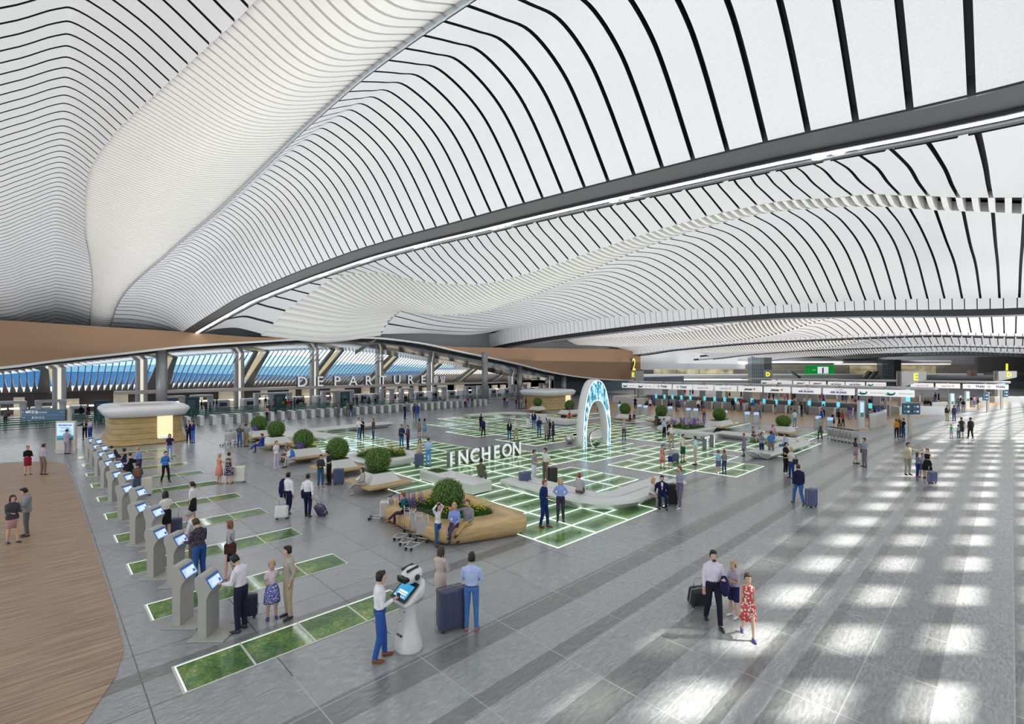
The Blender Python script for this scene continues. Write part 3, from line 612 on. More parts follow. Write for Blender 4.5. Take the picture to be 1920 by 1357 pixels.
# self check-in machines -------------------------------------------------------
kgrey = mat('kiosk_grey', (.40,.39,.36), .45, noise=.03); scr_d = mat('screen_navy', (.02,.05,.14), .15, emit=(.03,.09,.3), es=.5); scr_l = mat('screen_sky', (.4,.6,.85), .2, emit=(.42,.62,.95), es=.5); scr_w = mat('screen_white', (.9,.95,1), .2, emit=(.9,.95,1), es=.5)
def kiosk(label, x, y, rz, group):
    t = thing('check_in_kiosk', label, 'kiosk', x, y, 0, rz, group)
    b = MB(); b.box(-.26, .52, -.36, .36, 0, .025, 0, None, .01); obj('base_plate', b, kgrey, t)
    b = MB(); w = .245; pf = [(.02,-.09,.09),(.5,-.09,.09),(.86,-.09,.09),(.98,-.10,.14),(1.07,-.13,.20),(1.2,-.17,.128),(1.33,-.16,.055),(1.37,-.12,.01)]
    b.loft([[(p, -w, z), (q_, -w, z), (q_, w, z), (p, w, z)] for z, p, q_ in pf], 0, True, True, False); bd = obj('body', b, kgrey, t)
    # sloping display
    dx, dz = -.145, .26; l = math.hypot(dx, dz); ex, ez = dx/l, dz/l; nx, nz = ez, -ex
    def quad(mb, a0, a1, y0, y1, off, mi=0):
        P = [(a0,y0),(a0,y1),(a1,y1),(a1,y0)]
        vs = [(.20+ex*a+nx*off, yy, 1.07+ez*a+nz*off) for a, yy in P]+[(.20+ex*a, yy, 1.07+ez*a) for a, yy in P]
        mb.add(vs, [(0,1,2,3),(0,4,5,1),(1,5,6,2),(2,6,7,3),(3,7,4,0)], mi)
    s = MB(); quad(s, .01, .29, -.225, .225, .006, 0); quad(s, .02, .225, -.20, .20, .009, 1)
    for k in range(3): quad(s, .06+.05*k, .085+.05*k, -.15+.03*k, .08, .011, 2)
    quad(s, .15, .21, .11, .17, .012, 2); quad(s, .06, .12, .11, .17, .012, 0)
    obj('screen', s, [scr_d, scr_l, scr_w], bd)
    return t
pn = ['nearest pair', 'second pair', 'third pair', 'fourth pair', 'fifth pair', 'sixth pair', 'seventh pair', 'eighth pair', 'farthest pair']
kk = None
for i in range(9):
    for j, (u, v) in enumerate([(2.72, 12.45+3.57*i), (2.42, 13.45+3.57*i)]):
        lab = 'grey self check-in machine with blue screen, %s one of the %s' % (['front','rear'][j], pn[i])
        if kk is None: kk = kiosk(lab, u, v, -.75, 'check-in machines beside the wood deck')
        else: copy_thing(kk, u, v, 0, -.75, lab)
# pavilions --------------------------------------------------------------------
def slat_mat():
    m = wood_mat('pavilion_oak', (.40,.26,.10), (.56,.40,.18), (.6, .6, 9), 0, .45); nt = m.node_tree; b = nt.nodes['Principled BSDF']
    w = nt.nodes.new('ShaderNodeTexWave'); w.bands_direction = 'Z'; w.inputs['Scale'].default_value = .75; tc = nt.nodes.new('ShaderNodeTexCoord'); nt.links.new(tc.outputs['Object'], w.inputs['Vector'])
    r = nt.nodes.new('ShaderNodeMapRange'); r.inputs[1].default_value = .0; r.inputs[2].default_value = .06; nt.links.new(w.outputs['Fac'], r.inputs[0])
    bp = nt.nodes.new('ShaderNodeBump'); bp.inputs['Strength'].default_value = .8; bp.inputs['Distance'].default_value = .05; nt.links.new(r.outputs[0], bp.inputs['Height']); nt.links.new(bp.outputs['Normal'], b.inputs['Normal'])
    return m
oak = slat_mat(); roofw = mat('roof_white', (.80,.80,.81), .35); floorw = mat('lit_lobby', (1,.9,.6), .5, emit=(1,.80,.42), es=.55); doorlow = mat('lobby_floor', (.9,.9,.9), .4, emit=(1,1,1), es=.35)
def rrect(w, h, r, n=6):
    P = []
    for cx, cy_, a0 in [(w/2-r, h/2-r, 0), (-w/2+r, h/2-r, 90), (-w/2+r, -h/2+r, 180), (w/2-r, -h/2+r, 270)]:
        for k in range(n+1):
            a = math.radians(a0+90*k/n); P.append((cx+r*math.cos(a), cy_+r*math.sin(a)))
    return P
def scaled(P, k, z): return [(x*k[0], y*k[1], z) for x, y in P]
def pavilion(label, x, y, w, h, hh, dx):
    t = thing('wooden_pavilion', label, 'pavilion', x, y)
    P = rrect(w, h, 1.3, 8); b = MB(); f = lambda e: (1+e/w*2, 1+e/h*2)
    b.loft([scaled(P, f(.42), 0), scaled(P, f(.36), .12), scaled(P, f(.12), .5), scaled(P, f(0), 1.0), scaled(P, f(.05), hh-.8)], 0, True, True, True); obj('cladding', b, oak, t)
    b = MB(); b.loft([scaled(P, f(-.1), hh-.85), scaled(P, f(.25), hh-.8), scaled(P, f(.5), hh-.35), scaled(P, f(.46), hh-.18), scaled(P, f(.2), hh), scaled(P, f(-.75), hh), scaled(P, f(-.9), hh-.12)], 0, True, True, True); obj('roof', b, roofw, t)
    b = MB(); b.loft([scaled(P, f(-.95), hh-.13), scaled(P, f(-.95), hh-.09)], 0, True, True, False); obj('roof_deck', b, mat('roof_deck', (.62,.56,.48), .6), t)
    b = MB(); b.box(dx-.5, dx+.5, -h/2-.16, -h/2+.3, .0, hh-.82, 0); b.box(dx-.45, dx+.45, -h/2-.2, -h/2+.1, 0, .55, 1); obj('doorway', b, [floorw, doorlow], t)
    return t
pavilion('large oval wooden pavilion with white roof at left, behind the check-in machines', 6.25, 49.9, 4.6, 6.2, 2.95, .95)
pavilion('small wooden pavilion with white roof near the far columns, left of the glowing arch', 54.2, 48.0, 6.0, 5.6, 2.75, 1.2)
# topiary ----------------------------------------------------------------------
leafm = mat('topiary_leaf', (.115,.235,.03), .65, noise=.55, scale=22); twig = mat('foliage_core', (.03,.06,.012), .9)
def leaf_ball(r, seed, flat=1.):
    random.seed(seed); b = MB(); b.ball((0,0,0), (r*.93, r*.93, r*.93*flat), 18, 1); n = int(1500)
    for i in range(n):
        z = 1-2*(i+.5)/n; a = i*2.399963+random.random()*.3; q = math.sqrt(1-z*z); nrm = Vector((q*math.cos(a), q*math.sin(a), z))
        p = nrm*(r*(.93+.10*random.random())); p.z *= flat; t = nrm.cross(Vector((random.random()-.5, random.random()-.5, random.random()-.5))).normalized(); s = r*.062*(.7+.7*random.random())
        t2 = (nrm.cross(t)+nrm*(random.random()-.2)*1.2).normalized()
        b.add([tuple(p-t*s*.45), tuple(p+t2*s), tuple(p+t*s*.45), tuple(p-t2*s*.8)], [(0,1,2,3)], 0)
    return b
def leaf_mesh(): return None
ballA = leaf_ball(.64, 5).mesh('topiary', [leafm, twig]); ballB = leaf_ball(.64, 9, .8).mesh('topiary', [leafm, twig])
benchw = mat('bench_oak', (.47,.33,.16), .45, noise=.12, scale=3); stone = mat('white_stone', (.66,.66,.65), .42, noise=.02, scale=50); soil = mat('low_greenery', (.04,.10,.02), .9, noise=.5, scale=18)
def hull(w, h, z1, z0=.04, inset=.8):
    P = rrect(w, h, .22, 4); k = (1-2*inset/w, 1-2*inset/h); b = MB()
    b.loft([scaled(P, k, z0), scaled(P, (k[0]*.5+.5, k[1]*.5+.5), z1*.5), scaled(P, (1, 1), z1-.10), scaled(P, (1, 1), z1-.02), scaled(P, (.985, .985), z1)], 0, True, True, False); return b
def pyramid(w, h, z0, z1, ins):
    P = rrect(w, h, .06, 2); b = MB(); k = (1-2*ins/w, 1-2*ins/h); b.loft([scaled(P, (1,1), z0), scaled(P, k, z1)], 0, True, True, False); return b
yel = mat('yellow_petal', (.80,.62,.04), .6); pur = mat('purple_petal', (.20,.10,.46), .6); pink = mat('pink_petal', (.5,.14,.16), .6)
def grass_patch(pts_fn, n, hmin, hmax, seed, m, name, parent, w=.012):
    random.seed(seed); b = MB()
    for _ in range(n):
        x, y, z = pts_fn(); a = random.random()*6.28; h = hmin+(hmax-hmin)*random.random(); lx, ly = (random.random()-.5)*h*.8, (random.random()-.5)*h*.8
        b.add([(x-w*math.cos(a), y-w*math.sin(a), z), (x+w*math.cos(a), y+w*math.sin(a), z), (x+lx, y+ly, z+h)], [(0,1,2)])
    return tag(obj(name, b, m, parent), kind='stuff')
def flowers(pts, m, name, parent, s=.035, spike=0):
    b = MB()
    for x, y, z in pts:
        if spike:
            for k in range(6):
                zz = z+k*spike/6; q = s*(1-k/8); b.add([(x-q,y,zz),(x,y-q,zz),(x+q,y,zz),(x,y+q,zz),(x,y,zz+spike/5),(x,y,zz-spike/9)], [(0,1,4),(1,2,4),(2,3,4),(3,0,4),(1,0,5),(2,1,5),(3,2,5),(0,3,5)])
        else:
            b.add([(x-s,y,z),(x,y-s,z),(x+s,y,z),(x,y+s,z),(x,y,z+s*.7),(x,y,z-s*.7)], [(0,1,4),(1,2,4),(2,3,4),(3,0,4),(1,0,5),(2,1,5),(3,2,5),(0,3,5)])
    return tag(obj(name, b, m, parent), kind='stuff')
def planter(px, py, label, w=3.0, h=3.4, ball=ballA, fl=None, pyl=0., blab=None, scale=1.0, group='planter benches with topiary', flatten=False):
    x, y = at(px, py, 1.28)
    w *= .76; h *= .76; pyl *= .8
    t = thing('planter_bench', label, 'planter bench', x, y, 0, 0, group)
    obj('seat', hull(w, h, .43), benchw, t); pb_ = obj('planter_box', pyramid(1.62+pyl, 1.62, .43, .86, .30), stone, t)
    s = MB(); s.prism([(p[0], p[1]) for p in rrect(1.0+pyl, 1.0, .1, 2)], .78, .88); obj('soil', s, soil, pb_)
    o = link('topiary', ball, None, (x, y, .80+.60*(.8 if ball is ballB else 1))); tag(o, blab, 'topiary', 'clipped round shrubs'); o.rotation_euler.z = px*.01
    random.seed(int(px)); R = random.random
    if fl:
        P = lambda: ((R()-.5)*(1.0+pyl), (R()-.5)*1.0, .8)
        grass_patch(P, 260, .08, .28, int(px), mat('stem_green', (.08,.18,.03), .8), 'flower_stems', t)
        if 'y' in fl: flowers([(R()*.6*(1+pyl), -.55+R()*.5, .9+R()*.35) for _ in range(70)], yel, 'yellow_flowers', t)
        if 'p' in fl: flowers([(-.55+R()*.45, -.55+R()*.35, .85+R()*.1) for _ in range(16)], pur, 'purple_flowers', t, .04, .42)
    return t
planter(486, 796, 'planter bench farthest back in the left row, two trolleys standing beside it', 2.8, 3.0, fl='p', blab='round clipped shrub, farthest of the five along the left side of the garden')
planter(518, 807, 'planter bench with a man in a blue suit sitting on it', 2.8, 3.2, blab='round clipped shrub with a tuft on top, behind the man in the blue suit')
planter(569, 826, 'planter bench with yellow and purple flowers and two people sitting on it', 3.2, 3.3, fl='yp', pyl=.5, blab='round clipped shrub above yellow and purple flowers, in the left row')
planter(633, 845, 'planter bench behind the standing couple with a navy suitcase', 3.0, 3.3, blab='round clipped shrub behind the couple looking at a phone')
planter(709, 867, 'planter bench with a woman in a grey suit seated at its corner', 3.1, 3.5, blab='round clipped shrub right of the seated woman in grey')
planter(1008, 755, 'planter bench in front of the small pavilion', 3.2, 3.2, blab='round clipped shrub in front of the small pavilion')
planter(1068, 761, 'planter bench with purple flowers just left of the arch', 4.6, 3.0, fl='p', pyl=1.2, blab='round clipped shrub with purple flowers left of the arch')
planter(1172, 768, 'planter bench just right of the arch with two people sitting on it', 3.4, 3.2, blab='round clipped shrub just right of the arch')
planter(1240, 772, 'planter bench with a woman in green and a dark suitcase at its left end', 3.4, 3.2, blab='round clipped shrub behind the flower bed on the right')
planter(1349, 779, 'long planter bench with yellow flowers, right of the flower bed', 5.6, 3.2, fl='y', pyl=2.0, blab='round clipped shrub with yellow flowers on the long planter bench')
planter(1469, 789, 'planter bench with a squat shrub nearest the trolleys on the right', 3.6, 3.0, ball=ballB, blab='squat flat-topped shrub nearest the trolleys on the right')
# big planter in the foreground --------------------------------------------------
def round_poly(P, r, n=8):
    out = []; m = len(P)
    for i in range(m):
        p0, p1, p2 = Vector(P[i-1]), Vector(P[i]), Vector(P[(i+1) % m]); a = (p0-p1).normalized(); b = (p2-p1).normalized()
        s, e = p1+a*r, p1+b*r
        for k in range(n+1):
            t = k/n; q = s*(1-t)**2+p1*2*t*(1-t)+e*t*t; out.append((q.x, q.y))
    return out
def big_planter():
    cx, cy_ = 11.25, 15.0
    C = [(-1.9,-2.1),(1.45,-3.25),(1.95,2.9),(-1.75,2.6)]; P = round_poly(C, .95); 
    t = thing('planter_bench', 'large wooden planter bench in the foreground with a couple sitting on its rim', 'planter bench', cx, cy_)
    Q = round_poly([(x*.60-.02, y*.64+.1) for x, y in C], .7)
    b = MB(); rings = [[(x*.90, y*.93, .03) for x, y in P], [(x*.985, y*.985, .16) for x, y in P], [(x, y, .3) for x, y in P], [(x, y, .52) for x, y in P], [(x*.985, y*.985, .60) for x, y in P], [(x, y, .60) for x, y in Q], [(x, y, .45) for x, y in Q]]
    b.loft(rings, 0, True, False, True); obj('seat', b, wood_mat('bench_oak_grain', (.46,.30,.13), (.60,.42,.21), (.7,.7,5), 0, .42), t)
    b = MB(); b.prism(Q, .40, .52); obj('soil', b, soil, t)
    random.seed(4); R = random.random
    def inside():
        while True:
            a = R()*6.28; q = math.sqrt(R()); k = int(a/6.283*len(Q)) % len(Q); return (Q[k][0]*q*.97, Q[k][1]*q*.97, .5)
    grass_patch(inside, 5200, .06, .24, 5, mat('grass_blade', (.06,.17,.02), .8, noise=.4, scale=5), 'ground_cover', t)
    grass_patch(inside, 900, .2, .42, 6, mat('stem_green', (.08,.18,.03), .8), 'flower_stems', t)
    ys = []
    for _ in range(330):
        a = R()*6.28; k = int(a/6.283*len(Q)) % len(Q); q = .45+.42*R(); p = (Q[k][0]*q, Q[k][1]*q, .66+.28*R())
        ys.append(p)
    flowers(ys, yel, 'yellow_flowers', t, .034)
    flowers([(-.5-R()*.75, .6+R()*1.1, .62+.2*R()) for _ in range(70)], pur, 'purple_flowers', t, .015, .38)
    flowers([(.75+R()*.3, .3+R()*.7, .62+.2*R()) for _ in range(26)], pur, 'purple_flowers', t, .015, .3)
    x, y = at(840, 925, 1.2); o = link('topiary', ballA, None, (x, y, 1.16)); tag(o, 'round clipped shrub in the large foreground planter', 'topiary', 'clipped round shrubs'); o.scale = (.97,)*3
big_planter()
def white_bed(px, py, label, w, h, seed, cols, rz=0.):
    x, y = at(px, py, .5); t = thing('flower_planter', label, 'flower planter', x, y, 0, rz)
    P = round_poly([(-w/2,-h*.35),(-w*.2,-h/2),(w*.3,-h/2),(w/2,-h*.1),(w*.42,h*.42),(-w*.1,h/2),(-w*.46,h*.3)], .5, 5)
    b = MB(); b.loft([[(a*.9,c*.9,.02) for a,c in P], [(a,c,.4) for a,c in P], [(a*.99,c*.99,.47) for a,c in P], [(a*.66,c*.66,.47) for a,c in P], [(a*.66,c*.66,.36) for a,c in P]], 0, True, False, True); obj('planter_rim', b, stone, t)
    b = MB(); b.prism([(a*.66,c*.66) for a,c in P], .34, .44); obj('soil', b, soil, t)
    random.seed(seed); R = random.random
    def ins():
        a = R(); k = int(a*len(P)) % len(P); q = math.sqrt(R())*.63; return (P[k][0]*q, P[k][1]*q, .43)
    grass_patch(ins, 1500, .12, .5, seed, mat('stem_green', (.08,.18,.03), .8), 'flower_stems', t, .018)
    for m, nm, n, sp in cols: flowers([tuple(map(sum, zip(ins(), (0,0,.15+R()*.35)))) for _ in range(n)], m, nm, t, .045, sp)
white_bed(716, 851, 'white faceted planter full of yellow and red flowers left of the letters', 4.6, 4.3, 21, [(yel,'yellow_flowers',150,0), (pink,'red_flowers',60,0)])
white_bed(1284, 799, 'white oval planter full of purple and yellow flowers on the right', 6.0, 4.6, 22, [(pur,'purple_flowers',110,.35), (yel,'yellow_flowers',120,0)])
# white benches -------------------------------------------------------------------
def path_bench(label, path, w=1.25, groove=True, hgt=.46):
    P = []
    for i, p in enumerate(path):
        if 0 < i < len(path)-1:
            p0, p1, p2 = Vector(path[i-1]), Vector(p), Vector(path[i+1]); r = min(1.7, (p0-p1).length*.48, (p2-p1).length*.48); s, e = p1+(p0-p1).normalized()*r, p1+(p2-p1).normalized()*r
            for k in range(9): t = k/8; q = s*(1-t)**2+p1*2*t*(1-t)+e*t*t; P.append(q)
        else: P.append(Vector(p))
    ox, oy = P[0]; t = thing('curved_bench', label, 'bench', ox, oy)
    def strip(a0, a1, name):
        b = MB(); rings = []
        for i, p in enumerate(P):
            d = (P[min(i+1,len(P)-1)]-P[max(i-1,0)]).normalized(); n = Vector((-d.y, d.x)); q = p-Vector((ox, oy)); e = .45 if i == 0 else (-.45 if i == len(P)-1 else 0)
            prof = [(a0*.55, .03, e), (a0, hgt-.12, 0), (a0+.05, hgt-.02, 0), (a0+.15, hgt, 0), (a1-.1, hgt, 0), (a1-.02, hgt-.03, 0), (a1, hgt-.12, 0), (a1*.55, .03, e)]
            rings.append([(q.x+n.x*a+d.x*ee, q.y+n.y*a+d.y*ee, z) for a, z, ee in prof])
        b.loft(rings, 0, True, True, False); obj(name, b, stone, t)
    if groove: strip(-w/2, -.04, 'seat'); strip(.04, w/2, 'seat')
    else: strip(-w/2, w/2, 'seat')
    return t
path_bench('curved white L-shaped bench in the foreground garden, people sitting at its right end', [(17.0,17.4),(16.7,11.6),(22.4,11.75)], 1.7)
path_bench('white L-shaped bench on the right side of the garden', [(33.2,11.4),(41.8,11.0),(42.0,17.5)], 1.7)
path_bench('white angular bench at the far left of the garden, behind the shrubs', [(17.0,37.5),(16.2,43.6),(25.5,44.0)], 1.7)
path_bench('low white bench in front of the small pavilion', [(36.0,44.6),(41.9,43.6),(42.6,37.5)], 1.4, False)
def block_bench(label, x0, x1, y0, y1, hh=.55, turf=None):
    t = thing('block_bench', label, 'bench', (x0+x1)/2, (y0+y1)/2); b = MB(); a, c = (x1-x0)/2, (y1-y0)/2; b.box(-a, a, -c, c, .05, hh, 0, None, .06); b.box(-a+.2, a-.2, -c+.2, c-.2, 0, .06); obj('seat', b, stone, t)
    if turf:
        q = MB(); q.box(-a+.25, a-.25, c-1.3, c-.35, hh-.03, hh+.015); obj('turf_inset', q, soil, t)
        grass_patch(lambda: (random.uniform(-a+.25, a-.25), random.uniform(c-1.3, c-.35), hh), 700, .03, .09, 8, mat('grass_blade', (.06,.17,.02), .8), 'turf', t)
block_bench('white block bench with a turf inset in front of the letters', 14.35, 15.55, 17.3, 21.7, .55, True)
block_bench('white block bench behind the farthest left shrub', 13.7, 15.6, 39.5, 43.0)
block_bench('white block bench left of the arch, woman in red sitting on it', 38.6, 40.4, 31.8, 36.5)
block_bench('white block bench at the right with two women sitting on it', 38.9, 40.2, 16.9, 19.6)
# letters ---------------------------------------------------------------------------
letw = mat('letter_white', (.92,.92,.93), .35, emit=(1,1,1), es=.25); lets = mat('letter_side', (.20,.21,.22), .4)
def letter_row(word, u0, u1, v, z, size, depth, m_f, m_s, label, name='letter', cat='letter', bold=.03, base=None, group=None, sx=1., bake=None):
    n = len(word)
    for i, ch in enumerate(word):
        u = u0+(u1-u0)*i/max(1, n-1)
        if ch == ' ': continue
        b = MB(); text_mb(ch, size, .03, 0, Matrix.Translation((0, -depth/2-.004, 0)) @ Matrix.Diagonal((sx,1,1,1)), b, bold=bold)
        q = MB(); text_mb(ch, size, depth, 0, Matrix.Diagonal((sx,1,1,1)), q, bold=bold)
        # drop to the base line
        zmin = min(p[2] for p in q.v)
        t = thing(name, label(i, ch), cat, u, v, z-zmin, 0, group)
        obj('letter_side', q, m_s, t); obj('letter_face', b, m_f, t)
W = ['first', 'second', 'third', 'fourth', 'fifth', 'sixth', 'seventh', 'eighth', 'ninth']
letter_row('INCHEON', 17.75, 23.3, 23.6, 0, 1.2, .34, letw, lets, lambda i, c: 'big white standing letter %s, %s letter of the word INCHEON on the garden floor' % (c, W[i]), bold=.022, group='letters of the floor sign', sx=.95)
letter_row('T1', 34.9, 36.1, 15.6, 0, 1.3, .34, letw, lets, lambda i, c: ['standing grey and white letter T at the right of the garden', 'standing grey and white figure 1 beside the letter T'][i], bold=.02, group='letters of the T1 sign')
navy = mat('sign_navy', (.01,.05,.12), .4)
cb = MB(); cb.box(-.0, 57.5, 0, 2.2, 0, .34, 0, None, .05)
cz = 3.08; ob = thing('sign_beam', 'long thin pinkish canopy beam carrying the DEPARTURE letters', 'canopy beam', 5.9, 66, cz); obj('beam', cb, mat('canopy_pink', (.56,.47,.45), .4), ob)
letter_row('DEPARTURE', 25.2, 44.3, 66.1, cz+.36, 1.9, .6, letw, navy, lambda i, c: 'white letter %s with navy sides, %s letter of DEPARTURE above the security hall' % (c, W[i]), bold=.01, group='letters of the DEPARTURE sign')
letter_row('출발', 46.8, 48.2, 66.1, cz+.42, 1.25, .35, letw, navy, lambda i, c: '%s small white Korean character after the word DEPARTURE' % ['first', 'second'][i], name='korean_character', cat='letter', bold=.005, group='Korean characters of the DEPARTURE sign')
yelw = mat('sign_yellow', (.9,.85,.05), .4, emit=(1,.95,.05), es=.7)
u2, z2 = at_v(VF, 1185, 694)
letter_row('2', u2, u2, VF-.35, z2, 4.0, .3, yelw, mat('sign_edge', (.10,.08,.25), .4), lambda i, c: 'large yellow figure 2 on the bronze facade', name='wall_number', cat='sign', bold=.03, sx=.75)
# arch ---------------------------------------------------------------------------------
def arch():
    x, y = 30.2, 21.75; t = thing('video_arch', 'tall white arch with a glowing blue waterfall screen on its front', 'arch', x, y)
    n = 40; O, I = [], []
    def el(a, hw, top, p): return (hw*math.copysign(abs(math.cos(a))**p, math.cos(a)), top*abs(math.sin(a))**.92)
    for k in range(n+1):
        a = math.pi*k/n; O.append(el(a, 1.80, 5.05, .80)); I.append(el(a, 1.38, 3.38, .78))
    # feet lean in
    f = lambda p: (p[0]*(1-.06*(1-min(1, p[1]/1.5))), p[1])
    O = [f(p) for p in O]; I = [f(p) for p in I]
    b = MB(); rings = []
    for o, i in zip(O, I):
        e = (o[0]*.985, o[1]*.99); rings.append([(o[0], .12, o[1]), (e[0], 0, e[1]), (i[0]*1.05, 0, i[1]*1.03), (i[0], .12, i[1]), (i[0], .62, i[1]), (o[0], .62, o[1])])
    b.loft(rings, 0, True, True, True); obj('shell', b, roofw, t)
    m = bpy.data.materials.new('waterfall_screen'); m.use_nodes = True; nt = m.node_tree; bb = nt.nodes['Principled BSDF']
    tc = nt.nodes.new('ShaderNodeTexCoord'); mp = nt.nodes.new('ShaderNodeMapping'); mp.inputs['Scale'].default_value = (2.6, 1, 1.0); nz = nt.nodes.new('ShaderNodeTexNoise'); nz.inputs['Scale'].default_value = 1.5; nz.inputs['Detail'].default_value = 7; nz.inputs['Roughness'].default_value = .65
    r = nt.nodes.new('ShaderNodeValToRGB'); e = r.color_ramp.elements; e[0].position = .40; e[0].color = (.006,.05,.09,1); e[1].position = .64; e[1].color = (.85,.97,1,1); q = e.new(.50); q.color = (.06,.28,.42,1)
    nt.links.new(tc.outputs['Object'], mp.inputs[0]); nt.links.new(mp.outputs[0], nz.inputs['Vector']); nt.links.new(nz.outputs['Fac'], r.inputs['Fac']); nt.links.new(r.outputs['Color'], bb.inputs['Emission Color']); nt.links.new(r.outputs['Color'], bb.inputs['Base Color']); bb.inputs['Emission Strength'].default_value = 1.1
    b = MB(); vs = []; 
    for o, i in zip(O, I): vs += [(o[0]*.955, -.012, o[1]*.975), (i[0]*1.07, -.012, i[1]*1.045)]
    b.add(vs, [(2*k, 2*k+1, 2*k+3, 2*k+2) for k in range(n)]); vs2 = [(p[0], .0, p[2]) for p in vs]; b.add(vs2, [(2*k+2, 2*k+3, 2*k+1, 2*k) for k in range(n)]); obj('screen', b, m, t)
    b = MB()
    for L, kx, kz in ((O, .97, .983), (I, 1.05, 1.03)): b.tube([(p[0]*kx, -.02, p[1]*kz) for p in L], .014, 6)
    obj('edge_light', b, mat('arch_edge_light', (1,1,1), .4, emit=(.75,.93,1), es=2.0), t)
arch()
chrome = mat('polished_steel', (.62,.60,.56), .12, metal=1.)
def sphere(px, py, r, lab):
    x, y = at(px, py); y += r*.3; t = thing('steel_sphere', lab, 'sphere', x, y, 0, 0, 'polished spheres by the arch')
    b = MB(); b.ball((0,0,r), r*.985, 36); obj('ball', b, chrome, t)
    b = MB()
    for ax in ((1,0,0,0),(0,1,0,0),(.7,.3,.5,1),(-.4,.6,.5,1),(.1,.3,1,1)):
        n = Vector(ax[:3]).normalized(); a = n.orthogonal().normalized(); c = n.cross(a); b.tube([tuple(Vector((0,0,r))+(a*math.cos(q)+c*math.sin(q))*r*.99) for q in [6.2832*k/36 for k in range(37)]], r*.022, 5)
    obj('seam_ring', b, mat('seam_pale', (.75,.73,.68), .25, metal=.8), t)
sphere(1117, 838, .67, 'large polished steel sphere standing inside the arch'); sphere(1071, 832, .39, 'small polished steel sphere left of the arch')
# robot -----------------------------------------------------------------------------------
def robot():
    x, y = at(766, 1213); t = thing('guide_robot', 'white hourglass-shaped guide robot with tablet face beside the man with a cup', 'robot', x, y, 0, -1.5)
    wh = mat('robot_white', (.72,.71,.70), .18, coat=.6, spec=.6); bk = mat('robot_black', (.012,.014,.014), .12)
    b = MB(); b.lathe([(.0,0),(.295,0),(.30,.04),(.27,.18),(.205,.42),(.175,.62),(.19,.78),(.235,.92),(.26,1.0)], 32, 0, None, 1, .92, True)
    obj('body', b, wh, t)
    b = MB(); P = rrect(.56, .50, .12, 5)
    b.loft([[(p[0]*.85, p[1]*.85, .93) for p in P], [(p[0], p[1], 1.0+.10*(-p[1]/.25)*-1+.0) for p in P], [(p[0]*1.0, p[1], 1.12-.17*(p[1]/-.25)) for p in P], [(p[0]*.93, p[1]*.93, 1.15-.17*(p[1]/-.25)) for p in P]], 0, True, True, True)
    obj('tray', b, wh, t)
    b = MB(); M = Matrix.Translation((0, -.06, 1.115)) @ Matrix.Rotation(math.atan2(.17,.25), 4, 'X')
    b.box(-.235, .235, -.23, .21, .03, .05, 0, M, .015); b.box(-.185, .185, -.17, .12, .05, .056, 1, M); b.box(-.12, .14, -.06, -.02, .056, .058, 2, M); b.box(-.12, .14, -.10, -.075, .056, .058, 2, M)
    for k in range(5): b.box(-.16+.065*k, -.125+.065*k, -.155, -.13, .056, .058, 2, M)
    text_mb('Hello', .05, .002, 2, M @ Matrix.Translation((0,.04,.057)) @ Matrix.Rotation(-math.pi/2, 4, 'X'), b) if False else None
    obj('tablet', b, [bk, mat('tablet_blue', (.03,.28,.5), .2, emit=(.05,.36,.62), es=.55), scr_w], t)
    hz = 1.40; b = MB(); M = Matrix.Translation((0, .07, hz)) @ Matrix.Rotation(.12, 4, 'X'); b.ball((0,0,0), (.185,.24,.165), 26, 0, M); b.ball((0,.05,-.16), (.07,.09,.10), 12, 0, M); h = obj('head', b, wh, t)
    b = MB(); b.ball((0,-.055,.0), (.165,.20,.125), 22, 0, M); b.box(-.13, .13, -.262, -.18, -.06, .07, 0, M, .03); obj('visor', b, bk, h)
    b = MB(); b.box(-.11, -.06, -.16, .12, .12, .172, 0, M, .02); b.box(.06, .11, -.16, .12, .12, .172, 0, M, .02); b.lathe([(0,.18),(.055,.18),(.06,.2),(0,.2)], 16, 0, M @ Matrix.Rotation(math.pi/2, 4, 'Y')); b.lathe([(0,.18),(.055,.18),(.06,.2),(0,.2)], 16, 0, M @ Matrix.Rotation(-math.pi/2, 4, 'Y')); obj('speaker', b, bk, h)
    b = MB(); b.box(-.08, .08, -.235, -.19, .30, .34, 0, None, .015); b.ball((.1,-.17,.78), .012, 8); b.ball((-.23,.0,.92), .014, 8); b.ball((0,-.2,.58), .012, 8); obj('sensor', b, bk, t)
robot(); bpy.data.objects['guide_robot'].scale = (1.08,)*3
